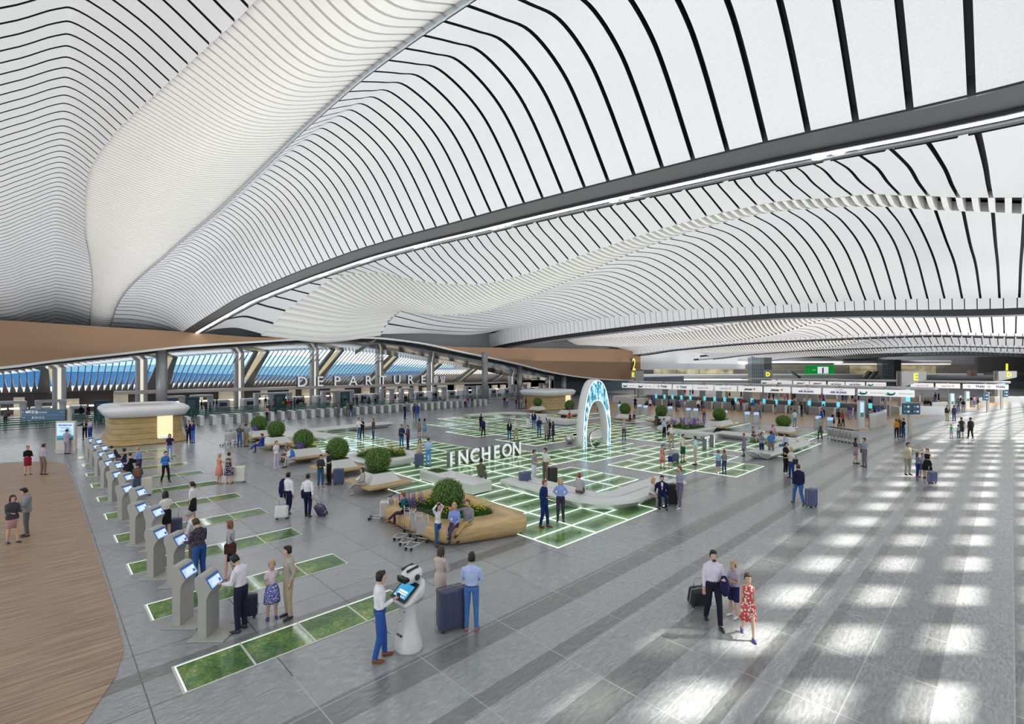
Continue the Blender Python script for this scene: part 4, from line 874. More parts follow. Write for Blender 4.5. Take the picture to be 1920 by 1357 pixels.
# suitcases ----------------------------------------------------------------------------------
def suitcase(label, x, y, col, rz=0., w=.48, h=.72, d=.28, handle=.0, tilt=0., metal=0., group=None, z=0., soft=False):
    t = thing('suitcase', label, 'suitcase', x, y, z, rz, group); m = mat('case_%d_%d_%d' % tuple(int(c*255) for c in col), col, .35 if not soft else .7, metal=metal)
    M = Matrix.Rotation(tilt, 4, 'X') if tilt else Matrix.Identity(4)
    b = MB(); b.box(-w/2, w/2, -d/2, d/2, .06, .06+h, 0, M, .05)
    for k in (-.3, 0, .3): b.box(w*k-.015, w*k+.015, -d/2-.012, d/2+.012, .12, h-.0, 0, M, .008)
    sh_ = obj('shell', b, m, t)
    dk_ = mat('case_trim', (.03,.03,.035), .4); b = MB(); b.box(-w/2-.008, w/2+.008, -.012, .012, .055, .065+h, 0, M); obj('seam', b, mat('case_seam', (.35,.35,.38), .3, metal=.5), sh_)
    for sx in (-1, 1):
        for sy in (-1, 1):
            b = MB(); b.lathe([(.0,-.02),(.035,-.02),(.035,.02),(0,.02)], 12, 0, M @ Matrix.Translation((sx*(w/2-.07), sy*(d/2-.06), .035)) @ Matrix.Rotation(math.pi/2, 4, 'Y')); obj('wheel', b, dk_, t)
    b = MB(); b.tube([(-.09,0,h+.05),(-.09,0,h+.10),(.09,0,h+.10),(.09,0,h+.05)], .012, 6, 0, M)
    if handle: b.tube([(-.12,d*.3,h+.03),(-.12,d*.3,h+handle),(.12,d*.3,h+handle),(.12,d*.3,h+.03)], .011, 6, 0, M)
    obj('handle', b, mat('handle_grey', (.45,.45,.46), .3, metal=.6), t)
    b = MB(); b.tube([(w/2+.0,-.09,.06+h*.42),(w/2+.03,-.09,.06+h*.42),(w/2+.03,.09,.06+h*.42),(w/2,.09,.06+h*.42)], .014, 6, 0, M); obj('side_grip', b, mat('handle_grey', (.45,.45,.46), .3), sh_)
    return t
NV = (.055,.065,.13)
def case_at(label, px, py, col, **k):
    x, y = at(px, py); return suitcase(label, x, y, col, **k)
FAC = -YAW
case_at('tall navy hard-shell suitcase standing between the two people in the foreground', 846, 1178, NV, rz=FAC+.5, w=.62, h=.88, d=.34)
case_at('black trolley suitcase pulled by the bearded man in a white shirt', 1306, 1134, (.02,.02,.025), rz=FAC+.25, w=.44, h=.42, d=.28, handle=.30, tilt=.25, soft=True)
case_at('dark trolley case behind the man using the nearest check-in machine', 467, 1158, (.02,.02,.035), rz=FAC+.3, w=.36, h=.50, d=.22, soft=True)
case_at('white cabin case trailing behind the left man with a jacket over his shoulder', 528, 973, (.72,.72,.72), rz=FAC+.2, w=.48, h=.46, d=.26, handle=.50, tilt=-.15)
case_at('purple cabin case pulled by the right man in a white shirt', 607, 966, (.07,.05,.11), rz=FAC-.5, w=.42, h=.46, d=.26, handle=.55, tilt=.5, soft=True)
case_at('large cream suitcase with black wheels beside the woman in a dark patterned dress', 446, 904, (.76,.73,.66), rz=FAC+.1, w=.74, h=.78, d=.32)
case_at('cream suitcase behind the woman in a blue coat with a tan bag', 274, 929, (.72,.66,.58), rz=FAC+.9, w=.42, h=.80, d=.28)
case_at('navy suitcase with raised handle behind the woman in a black skirt', 326, 1001, NV, rz=FAC+.5, w=.5, h=.50, d=.26, handle=.40)
case_at('navy suitcase beside the couple looking at a phone', 635, 908, (.06,.09,.17), rz=FAC+.2, w=.50, h=.74, d=.28)
case_at('navy suitcase beside the woman in a beige dress and man in pale blue shirt', 786, 875, (.08,.11,.19), rz=FAC, w=.52, h=.72, d=.28)
case_at('slate blue suitcase left of the two men talking in the garden', 984, 917, (.085,.11,.21), rz=FAC+.6, w=.58, h=.80, d=.32)
case_at('black ribbed suitcase behind the man in grey-brown trousers', 1036, 904, (.03,.03,.028), rz=FAC+.3, w=.48, h=.72, d=.28)
case_at('black upright case between the seated man and the man in a waistcoat', 1260, 947, (.02,.02,.02), rz=FAC, w=.42, h=.86, d=.34, soft=True)
case_at('slate blue suitcase beside the man in a dark blazer walking away', 1521, 950, (.08,.09,.20), rz=FAC+.4, w=.46, h=.72, d=.30)
case_at('blue cabin case with raised handle held by the woman in a short black dress', 1748, 906, (.09,.10,.20), rz=FAC+.2, w=.42, h=.56, d=.25, handle=.30)
case_at('small blue case behind the boy in a striped shirt', 1266, 866, (.07,.10,.2), rz=FAC, w=.42, h=.50, d=.25, handle=.28)
case_at('black suitcase left of the woman in a red dress', 1056, 791, (.02,.02,.02), rz=FAC, w=.50, h=.74, d=.28)
case_at('dark suitcase beside the woman in green on the planter bench', 1234, 797, (.03,.03,.035), rz=FAC, w=.48, h=.62, d=.26)
# luggage trolleys ------------------------------------------------------------------------------
alu = mat('trolley_metal', (.62,.62,.62), .3, metal=.7); blk = mat('trolley_black', (.02,.02,.022), .5); panel_ = mat('trolley_panel', (.42,.38,.35), .5)
def trolley(label, x, y, rz, group=None):
    t = thing('luggage_trolley', label, 'trolley', x, y, 0, rz, group)
    b = MB(); r = .017
    for s in (-1, 1):
        b.tube([(s*.24,.30,.10),(s*.24,.33,.6),(s*.24,.30,.98)], r, 6); b.tube([(s*.24,.30,.14),(s*.20,-.10,.13),(s*.13,-.55,.13)], r, 6)
    b.tube([(-.24,.3,.14),(.24,.3,.14)], r, 6); b.tube([(-.13,-.55,.13),(.13,-.55,.13)], r, 6); b.tube([(-.2,-.1,.13),(.2,-.1,.13)], r, 6); b.tube([(-.24,.33,.6),(.24,.33,.6)], r, 6)
    fr_ = obj('frame', b, alu, t)
    b = MB(); b.box(-.22, .22, .312, .325, .26, .74); obj('panel', b, panel_, t)
    b = MB()
    for k in range(7): b.tube([(-.22+.073*k,.30,.76),(-.22+.073*k,.27,.92)], .006, 4)
    for z in (.76,.84,.92): b.tube([(-.24,.30-(z-.76)*.15,z),(.24,.30-(z-.76)*.15,z)], .008, 4)
    obj('basket', b, alu, t)
    b = MB(); b.tube([(-.24,.30,.98),(-.27,.42,1.01),(.27,.42,1.01),(.24,.30,.98)], .022, 6); obj('handle', b, blk, t)
    for p in ((-.22,.28),(.22,.28),(-.1,-.52),(.1,-.52)):
        b = MB(); b.lathe([(0,-.02),(.055,-.02),(.06,0),(.055,.02),(0,.02)], 12, 0, Matrix.Translation((p[0],p[1],.06)) @ Matrix.Rotation(math.pi/2, 4, 'Y')); obj('wheel', b, blk, fr_)
    return t
tr = None
def trolley_at(label, px, py, rz, dx=0., dy=0., group=None):
    global tr
    x, y = at(px, py); x += dx; y += dy
    if tr is None: tr = trolley(label, x, y, rz, group); return tr
    return copy_thing(tr, x, y, 0, rz, label, group)
g1 = 'trolleys beside the large planter'
trolley_at('front luggage trolley of the three parked by the large planter', 782, 1022, FAC-.35, 0, 0, g1)
trolley_at('middle luggage trolley of the three parked by the large planter', 771, 1014, FAC-.35, 0, 0, g1)
trolley_at('rear luggage trolley of the three parked by the large planter', 760, 1005, FAC-.35, 0, 0, g1)
q = trolley_at('luggage trolley loaded with a silver suitcase', 718, 975, FAC-1.7)
suitcase('silver suitcase standing on the single luggage trolley', q.location.x+.02, q.location.y-.12, (.60,.58,.55), rz=FAC+.15, w=.36, h=.62, d=.46, metal=.4, z=.12)
for i in range(2):
    trolley_at('luggage trolley left of the man with grey hair, %s of the pair' % ['left','right'][i], 423+9*i, 834-3*i, FAC, group='trolleys at the far left bench')
for i in range(2):
    trolley_at('luggage trolley partly behind the man with grey hair, %s of the pair' % ['left','right'][i], 449+8*i, 832-2*i, FAC, group='trolleys at the far left bench')
for i in range(8):
    trolley_at('luggage trolley in the nested row at the right, %s' % ('leftmost of the row' if i == 0 else 'rightmost of the row' if i == 7 else W[i]+' from the left'), 1560+6.6*i, 824+1.2*i, FAC-.35, group='nested trolleys at the right')
# turnstiles ----------------------------------------------------------------------------------------
gsil = mat('gate_silver', (.52,.55,.55), .3, metal=.35); gwh = mat('gate_white', (.78,.78,.77), .35)
gt = None
for i in range(37):
    u, v = 9.7+1.13*i, 57.4-.0*i; lab = 'silver and white turnstile in the long row before security'
    if gt is None:
        gt = thing('turnstile', lab, 'turnstile', u, v, 0, 0, 'turnstiles before security')
        b = MB(); b.box(-.17, .17, 0, .32, 0, 1.0, 0, None, .04); obj('front_cabinet', b, gwh, gt)
        b = MB(); b.box(-.17, .17, .36, 1.6, 0, 1.02, 0, None, .06); obj('rear_cabinet', b, gsil, gt)
    else: copy_thing(gt, u, v, 0, 0, lab)
# queue rails ------------------------------------------------------------------------------------------
grn = mat('rail_green', (.01,.10,.055), .4); post = mat('rail_post', (.35,.30,.27), .4)
for i, (u0, u1, v) in enumerate([(-8, 28, 60.8), (-8, 30, 63.2), (-8, 32, 65.6), (-8, 30, 68.2), (34, 46, 62.0), (30, 47, 65.4), (50, 72, 62.5), (52, 76, 65.6), (54, 80, 68.6)]):
    t = thing('queue_barrier', 'long green queue rail before the security scanners, row %d from the turnstiles on the %s' % ((i if i < 4 else i-4 if i < 6 else i-6)+1, 'left' if i < 4 else 'centre' if i < 6 else 'right'), 'barrier', u0, v, 0, 0, 'green queue rails')
    b = MB(); b.box(0, u1-u0, -.03, .03, .92, 1.0); b.box(0, u1-u0, -.02, .02, .50, .55); obj('rail', b, grn, t)
    n = int((u1-u0)/4)
    for k in range(n+1):
        p = MB(); x = (u1-u0)*k/n; p.lathe([(.14,0),(.14,.02),(.03,.03),(.03,.98),(.0,1.0)], 8, 0, Matrix.Translation((x, 0, 0))); obj('post', p, post, t)
# security scanners ---------------------------------------------------------------------------------------
scw = mat('scanner_white', (.66,.66,.69), .35); scd = mat('scanner_dark', (.04,.035,.03), .4)
def scanner(label, x, y):
    t = thing('body_scanner', label, 'scanner', x, y, 0, 0, 'walk-through scanners'); b = MB()
    for s in (-1, 1): b.loft([[(s*.95+p[0]*k, p[1]*k2, z) for p in rrect(.55, 1.0, .12, 3)] for z, k, k2 in ((0,1,1),(.9,.8,1),(1.6,.9,1),(2.25,1.1,1))], 0)
    b.box(-1.25, 1.25, -.5, .5, 2.2, 2.48, 0, None, .1); obj('frame', b, scw, t); return t
def xray(label, x, y):
    t = thing('baggage_scanner', label, 'scanner', x, y, 0, 0, 'baggage scanners'); b = MB()
    b.box(-.85, .85, -1.0, 1.0, .35, 1.5, 0, None, .14); b.box(-.8, .8, -.95, .95, 0, .4, 0); hs_ = obj('housing', b, scw, t)
    b = MB(); b.box(-.45, .45, -1.04, -.9, .62, 1.12); obj('tunnel', b, scd, hs_)
    b = MB(); b.box(-.5, .5, -2.8, -1.0, .5, .6); b.box(-.45, .45, -2.7, -2.6, 0, .5); obj('conveyor', b, mat('conveyor_grey', (.25,.25,.3), .4), t); return t
s0 = x0 = None
spx = [19, 95, 162, 232]
for i, (px, py) in enumerate([(19,745),(95,744),(324,744),(378,742),(494,735),(529,734),(617,733),(648,732),(725,728),(761,727),(824,724),(881,722),(906,720),(964,718),(978,718),(1020,716)]):
    u, _ = at_v(72.5, px, py); lab = 'white walk-through scanner in the security hall, %s from the left' % (W+['tenth','eleventh','twelfth','thirteenth','fourteenth','fifteenth','sixteenth'])[i]
    if s0 is None: s0 = scanner(lab, u, 72.5)
    else: copy_thing(s0, u, 72.5, 0, 0, lab)
for i, px in enumerate([76, 148, 227, 288, 415, 465, 556, 599, 677, 702, 783, 811, 842, 868, 920, 945, 992, 1012]):
    u, _ = at_v(77.4, px, 745); lab = 'low white baggage scanner in the security hall, %s from the left' % (W+['tenth','eleventh','twelfth','thirteenth','fourteenth','fifteenth','sixteenth','seventeenth','eighteenth'])[i]
    if x0 is None: x0 = xray(lab, u, 77.4)
    else: copy_thing(x0, u, 77.4, 0, 0, lab)
for px, py, lab in [(361, 765, 'dark teal information board standing left among the scanners'), (525, 757, 'dark teal information board behind the left queue rails'), (647, 750, 'dark teal information board behind the middle queue rails'), (192, 775, 'dark teal information board above the left pavilion roof')]:
    u, _ = at_v(70, px, py); t = thing('information_board', lab, 'sign', u, 70); b = MB(); b.box(-.72, .72, -.06, .06, 0, 2.35); obj('panel', b, mat('teal_board', (.012,.07,.10), .3), t)
    b = MB()
    for k in range(6): b.box(-.5, .2+.05*(k%3), -.068, -.06, 1.9-.2*k, 1.95-.2*k)
    obj('text_lines', b, mat('board_text', (.2,.5,.55), .4), t)
# ================================================================== check-in islands on the right
cw = mat('counter_white', (.64,.64,.63), .35); cg = mat('counter_grey', (.27,.27,.265), .4); cdk = mat('counter_dark', (.07,.07,.07), .4); cyan = mat('screen_cyan', (.1,.5,.6), .3, emit=(.12,.62,.75), es=.75)
_, V1 = 0, 0
def vx(u, px):
    t = (VXU-px)/(px-VXV); return t*u/1.0257
ORD2 = W+['tenth','eleventh','twelfth','thirteenth','fourteenth','fifteenth','sixteenth','seventeenth','eighteenth']
c0 = None
for i, px in enumerate([1237,1253,1268,1285,1302,1329,1348,1367,1388,1419,1442,1465,1490,1528,1555,1583,1644]):
    v = vx(70.5, px); lab = 'check-in desk with cyan screen in the front counter row, %s from the left' % ORD2[i]
    if c0 is None:
        c0 = thing('check_in_counter', lab, 'check-in counter', 70.5, v, 0, 0, 'desks of the front check-in row')
        b = MB(); b.box(-.4, .5, -.55, .62, 0, 1.02, 0, None, .05); dq = obj('desk', b, cg, c0)
        b = MB(); b.box(-.6, .95, -.80, -.56, 0, 1.05, 0, None, .07); obj('side_panel', b, cw, c0)
        b = MB(); b.box(.75, .9, -.55, .6, .9, 1.45); obj('back_panel', b, cdk, c0)
        b = MB(); b.box(-.05, 0, .45, .8, 1.15, 1.75); b.box(-.02, .02, .6, .65, .9, 1.2); obj('screen', b, cyan, dq)
        b = MB(); b.box(-.45, .9, .66, .92, 0, .42); obj('baggage_scale', b, cdk, c0)
    else: copy_thing(c0, 70.5, v, 0, 0, lab)
def swirl(mb, x, z, s, M, mi):
    for a0, a1, r0, r1, dx in ((200, 380, .42, .50, 0), (160, 330, .24, .33, .12)):
        n = 14; vs = []
        for k in range(n+1):
            a = math.radians(a0+(a1-a0)*k/n); th = .09*math.sin(math.pi*k/n); vs += [(x+s*(dx+(r1+th)*math.cos(a)*1.35), -.012, z+s*(r1+th)*math.sin(a)*.8), (x+s*(dx+(r0-th)*math.cos(a)*1.35), -.012, z+s*(r0-th)*math.sin(a)*.8)]
        mb.add(vs, [(2*k, 2*k+1, 2*k+3, 2*k+2) for k in range(n)], mi, False, M); mb.add([(p[0], p[1]-.001, p[2]) for p in vs], [(2*k+2, 2*k+3, 2*k+1, 2*k) for k in range(n)], mi, False, M)
def petals(mb, x, z, s, mi):
    for a, c in ((90, 0), (162, 0), (234, 0), (18, 0), (306, 0)):
        P = [(x+s*.1*math.cos(math.radians(a)), -.012, z+s*.1*math.sin(math.radians(a)))]
        for da, r in ((-22, .36), (0, .5), (22, .36)): P.append((x+s*r*math.cos(math.radians(a+da)), -.012, z+s*r*math.sin(math.radians(a+da))))
        mb.add(P, [(0,1,2,3)], mi); mb.add(P, [(3,2,1,0)], mi)
def star(mb, x, z, s, mi):
    P = [(x+s*(.5 if k % 2 == 0 else .2)*math.sin(math.pi*k/5), -.012, z+s*(.5 if k % 2 == 0 else .2)*math.cos(math.pi*k/5)) for k in range(10)]
    mb.add(P+[(x, -.012, z)], [(k, (k+1) % 10, 10) for k in range(10)], mi); mb.add([(a, b-.001, c) for a, b, c in P]+[(x, -.013, z)], [((k+1) % 10, k, 10) for k in range(10)], mi)
bwhite = mat('board_white', (.85,.85,.86), .4, emit=(1,1,1), es=.35); cP = mat('ink_purple', (.07,.02,.20), .5); cM = mat('ink_maroon', (.22,.01,.06), .5); cK = mat('ink_black', (.01,.01,.01), .5); cO = mat('ink_orange', (.9,.22,.02), .5); cB = mat('ink_blue', (.04,.03,.35), .5); cT = mat('ink_teal', (.0,.32,.30), .5); cG = mat('ink_gold', (.75,.5,.02), .5); cR = mat('ink_red', (.6,.02,.05), .5)
def board(kind, u, px0, px1, z0, z1, lab, grp):
    v0, v1 = vx(u, px0), vx(u, px1); w = v0-v1; h = z1-z0
    t = thing('airline_board', lab, 'sign', u, (v0+v1)/2, z0, -math.pi/2, grp)
    b = MB(); b.box(-w/2, w/2, 0, .25, 0, h); obj('panel', b, bwhite, t)
    q = MB(); z = h*.30; s = h*.60
    if kind == 'THAI':
        petals(q, -w*.22, h*.5, s*.95, 0); text_mb('THAI', s, .01, 1, Matrix.Translation((w*.08, -.012, z)), q, bold=.02); ms = [cG, cP]
    elif kind == 'THAI2':
        for dx in (-w*.28, w*.16): petals(q, dx-.4, h*.5, s*.95, 0); text_mb('THAI', s, .01, 1, Matrix.Translation((dx+.9, -.012, z)), q, bold=.02)
        ms = [cG, cP]
    elif kind == 'QATAR':
        text_mb('QATAR', s*.72, .01, 1, Matrix.Translation((-w*.06, -.012, z)), q); petals(q, w*.22, h*.5, s*.7, 1); ms = [cM, cM]
    elif kind == 'Jetstar':
        text_mb('Jetstar', s*.85, .01, 0, Matrix.Translation((-w*.06, -.012, z)), q, shear=.3, bold=.02); star(q, w*.2, h*.52, s*.9, 1); ms = [cK, cO]
    elif kind == 'BUSAN':
        text_mb('AIR BUSAN', s*.72, .01, 1, Matrix.Translation((0, -.012, z*.8)), q, bold=.015); q.add([(-w*.2,-.012,h*.68),(w*.1,-.012,h*.86),(w*.2,-.012,h*.68),(w*.1,-.012,h*.78)], [(0,3,2,1)], 1); ms = [cB, cB]
    else:
        n = max(1, round(w/(h*4.2)))
        for k in range(n):
            c = -w/2+w*(k+.5)/n; swirl(q, c-h*1.1, h*.55, h*.9, Matrix.Identity(4), 0); text_mb('Incheon Airport', s*.42, .01, 1, Matrix.Translation((c+h*.75, -.012, h*.4)), q)
        ms = [cT, mat('ink_grey', (.2,.2,.2), .5)]
    obj('lettering', q, ms, t)
    b = MB(); b.box(-.12, .12, .3, .5, h-z1+.01, h+.35); obj('post', b, cg, t)
    return t
row = [('AP',1166,1224,'airport logo board, leftmost of the front board row, before the pillar marked E'),('THAI',1226,1258,'first THAI board in the front row, left one'),('THAI',1261,1296,'second THAI board in the front row, right one'),('QATAR',1299,1336,'first QATAR board in the front row, left one'),('QATAR',1340,1380,'second QATAR board in the front row, right one'),('Jetstar',1384,1428,'first Jetstar board with orange star in the front row, left one'),('Jetstar',1432,1481,'second Jetstar board with orange star in the front row, right one'),('BUSAN',1485,1538,'first AIR BUSAN board in the front row, left one'),('BUSAN',1543,1602,'second AIR BUSAN board in the front row, right one'),('AP',1608,1714,'wide airport logo board, rightmost of the front board row')]
for k, a, b_, l in row: board(k, 71.7, a, b_, 2.56, 3.36, l, 'front row of airline boards')
row2 = [('AP',1427,1484,'airport logo board, leftmost of the rear board row beside the lift tower'),('Jetstar',1487,1516,'first Jetstar board in the small rear row, left one'),('Jetstar',1518,1548,'second Jetstar board in the small rear row, right one'),('BUSAN',1552,1583,'first AIR BUSAN board in the small rear row, left one'),('BUSAN',1585,1621,'second AIR BUSAN board in the small rear row, right one'),('AP',1624,1661,'airport logo board in the rear row left of the big E sign'),('QATAR',1707,1750,'first QATAR board right of the big E sign'),('QATAR',1754,1800,'second QATAR board right of the big E sign'),('THAI2',1805,1891,'wide THAI board in front of the pillar marked D')]
for k, a, b_, l in row2: board(k, 110, a, b_, 2.5, 3.3, l, 'rear row of airline boards')
c1 = None
for i in range(17):
    v = 36.5-2.05*i; lab = 'grey check-in desk in the rear counter row, %s from the left' % ORD2[i]
    if c1 is None:
        c1 = thing('check_in_counter', lab, 'check-in counter', 110.5, v, 0, 0, 'desks of the rear check-in row')
        b = MB(); b.box(-.4, .6, -.7, .7, 0, 1.02, 0, None, .05); obj('desk', b, cg, c1); b = MB(); b.box(-.6, 1.4, -1.0, -.74, 0, 1.05); obj('side_panel', b, cw, c1)
    else: copy_thing(c1, 110.5, v, 0, 0, lab)
# service spine behind the desks
b = MB(); b.box(72.9, 76.5, 6.0, 46, 3.42, 3.62); struct('ceiling', b, mat('spine_grey', (.42,.42,.43), .4)); b = MB(); b.box(112.3, 117, 0, 42, 3.42, 3.7); struct('ceiling', b, MATS['spine_grey'])
for px in (1247, 1275, 1317, 1348, 1400, 1431, 1500, 1528, 1620, 1645):
    b = MB(); b.box(-.3, .3, -.34, .34, 0, 3.45); c = struct('wall_island', b, cg); c.location = (73.6, vx(73.6, px), 0)
b = MB(); b.box(75.5, 76.5, 10.5, 44, 0, 1.3); struct('wall_island', b, cg)
t = thing('service_counter', 'long white service counter at the left end of the front check-in row', 'counter', 71.5, 45.2); b = MB(); b.box(-2, 4, -1.2, 1.8, 0, 1.25, 0, None, .1); b.box(-2, -.6, -4.2, -1.2, 0, 1.0); obj('body', b, cw, t)
# pylons with letters
pyl = mat('pylon_grey', (.40,.385,.37), .4, noise=.03)
def pylon(lab, px, py, wpx, top, bot, botr, ch, armpx, pedestal):
    x, y = at(px, py); Y = x*CU+y*SU; k = Y/FPX; H = lambda q: CH+(YH-q)*k
    t = thing('letter_pylon', lab, 'sign pylon', x, y, 0, -YAW)
    b = MB(); b.box(-wpx*k/2, wpx*k/2, -.3, .3, 0, H(top), 0, None, .05); b.prism([(0,0)], 0, 0) if False else None
    x0, x1 = -wpx*k/2, -wpx*k/2+armpx*k
    P = [(x0, H(top)), (x1, H(top)), (x1, H(botr)), (wpx*k/2, H(bot)), (x0, H(bot))]
    vs = [(a, -.45, c) for a, c in P]+[(a, .45, c) for a, c in P]; n = 5
    b.add(vs, [tuple(range(n-1,-1,-1)), tuple(range(n, 2*n))]+[(i, (i+1) % n, n+(i+1) % n, n+i) for i in range(n)]); obj('column', b, pyl, t)
    hh = (bot-top)*k*.5; b = MB(); text_mb(ch, hh*1.35, .08, 0, Matrix.Translation((x0+armpx*k*(.55), -.5, H(top)-hh*1.22)), b, bold=.02*hh); obj('letter', b, yelw, t)
    if pedestal:
        b = MB(); b.box(-pedestal[0], pedestal[1], -pedestal[2], .6, 0, 1.0); obj('pedestal', b, cw, t)
        b = MB(); b.box(wpx*k/2+.02, wpx*k/2+.5, -.4, -.1, H(bot)-.9, H(bot)-.2); b.box(wpx*k/2+.02, wpx*k/2+.5, -.4, -.1, 1.6, 3.1); obj('info_panel', b, cyan, t)
pylon('grey pylon with a big yellow letter E beside the front check-in row', 1690, 776, 9, 696, 723, 711, 'E', 46, (1.2, 4.5, 1.2))
pylon('grey pylon with a yellow letter D at the right edge', 1871, 754, 7, 695.5, 713, 707, 'D', 34, (1.5, 6, 1.0))
x, y = at(1198, 739); t = thing('letter_pylon', 'grey pylon with a small yellow letter E at the end of the bronze facade', 'sign pylon', x, y, 0, -YAW); k = (x*CU+y*SU)/FPX
b = MB(); b.box(-8*k, 8*k, -.4, .4, 0, CH-5*k); obj('column', b, pyl, t); b = MB(); b.box(-15.5*k, -8*k, -.3, .3, CH-20*k, CH-5*k); obj('arm', b, pyl, t); b = MB(); text_mb('E', 8.5*k*1.3, .06, 0, Matrix.Translation((-11.5*k, -.36, CH-16*k)), b, bold=.03); obj('letter', b, yelw, t)
for lab, ch, px, y0, y1, Y in [('small dark sign box with a yellow letter D by the lift tower', 'D', 1440, 697, 705, 150), ('small grey sign box with an orange letter A on the far balcony', 'A', 1823, 697, 703, 140)]:
    xx, yy, _ = at_y(Y, px, 700); k = Y/FPX; t = thing('letter_sign', lab, 'sign', xx, yy, CH-(y1+2-YH)*k, -YAW); b = MB(); b.box(-4*k, 9*k, 0, 1, 0, (y1-y0+6)*k); obj('box', b, pyl, t); b = MB(); text_mb(ch, (y1-y0)*k*1.3, .1, 0, Matrix.Translation((-.3*k, -.06, 2*k)), b, bold=.08); obj('letter', b, yelw if ch == 'D' else cO, t)
xx, yy, zz = at_y(120, 1888, 693.8); t = thing('wall_number', 'large yellow figure 1 above the pylon marked D', 'sign', xx, yy, zz, -YAW); k = 120/FPX; b = MB(); text_mb('1', 17*k, .2, 0, None, b, bold=.08); b.box(-2.5*k, 2.5*k, .05, .3, -1.2, .05, 1); obj('figure', b, [yelw, pyl], t)
# lift towers, screen, escalators
glt = mat('lift_glass', (.30,.38,.42), .1, metal=.3, alpha=.75); glf = mat('lift_frame', (.45,.50,.53), .3, metal=.5)
def lift(lab, x0, x1, y0, y1, Y):
    xx, yy, _ = at_y(Y, (x0+x1)/2, 700); k = Y/FPX; w = (x1-x0)*k; t = thing('lift_tower', lab, 'lift tower', xx, yy, 0, -YAW); zt = CH+(YH-y0)*k
    b = MB(); b.box(-w/2, w*.08, 0, 2.5, 0, zt); obj('glass_shaft', b, glt, t); b = MB()
    for i in range(7): b.box(-w/2+w*.58*i/6-.07, -w/2+w*.58*i/6+.07, -.08, .02, 0, zt)
    for i in range(8): b.box(-w/2, w*.08, -.08, .02, zt*i/8, zt*i/8+.14)
    obj('frame', b, glf, t); b = MB(); b.box(w*.1, w/2, .3, 3, 0, zt); obj('lift_core', b, mat('lift_core', (.12,.13,.13), .4), t)
lift('glass lift tower left of the green screen on the far building', 1409, 1448, 670, 720, 160); lift('glass lift tower above the big E sign', 1654, 1691, 674, 700, 172)
xx, yy, zz = at_y(172, 1537, 701); k = 172/FPX; t = thing('video_screen', 'large green advertising screen on the far building', 'screen', xx, yy, zz, -YAW)
b = MB(); b.box(-27*k, 27*k, 0, .3, 0, 16*k); m = mat('screen_green', (.0,.10,.01), .3, noise=.9, scale=.7, emit=(.0,.16,.02), es=1.0); obj('display', b, m, t); b = MB(); b.box(-4*k, 16*k, -.05, 0, 1*k, 13.5*k, 0); b.box(4.5*k, 7*k, -.1, -.05, 1.5*k, 10*k, 1); b.ball((5.8*k, -.1, 11*k), .25, 8, 1); text_mb('Incheon', 2*k, .02, 0, Matrix.Translation((-11*k, -.05, 7*k)), b); obj('picture', b, [scr_w, cK], t)
for lab, x0, y0, x1, y1, Y in [('escalator descending right from the far balcony, left of the green screen', 1478, 697, 1494, 708, 165), ('first escalator right of the green screen', 1628, 697, 1616, 709, 165), ('second escalator right of the green screen', 1640, 697, 1628, 709, 165)]:
    k = Y/FPX; xx, yy, zz = at_y(Y, x0, y0); t = thing('escalator', lab, 'escalator', xx, yy, 0, -YAW); b = MB(); dx = (x1-x0)*k; za, zb = CH+(YH-y0)*k, CH+(YH-y1)*k
    b.tube([(0,0,za+.3),(dx,-.5,zb+.3)], .28, 6, 0); obj('balustrade', b, glf, t); b = MB(); b.tube([(.9,0,za),(dx+.9,-.5,zb)], .45, 6, 0); obj('steps', b, cdk, t)
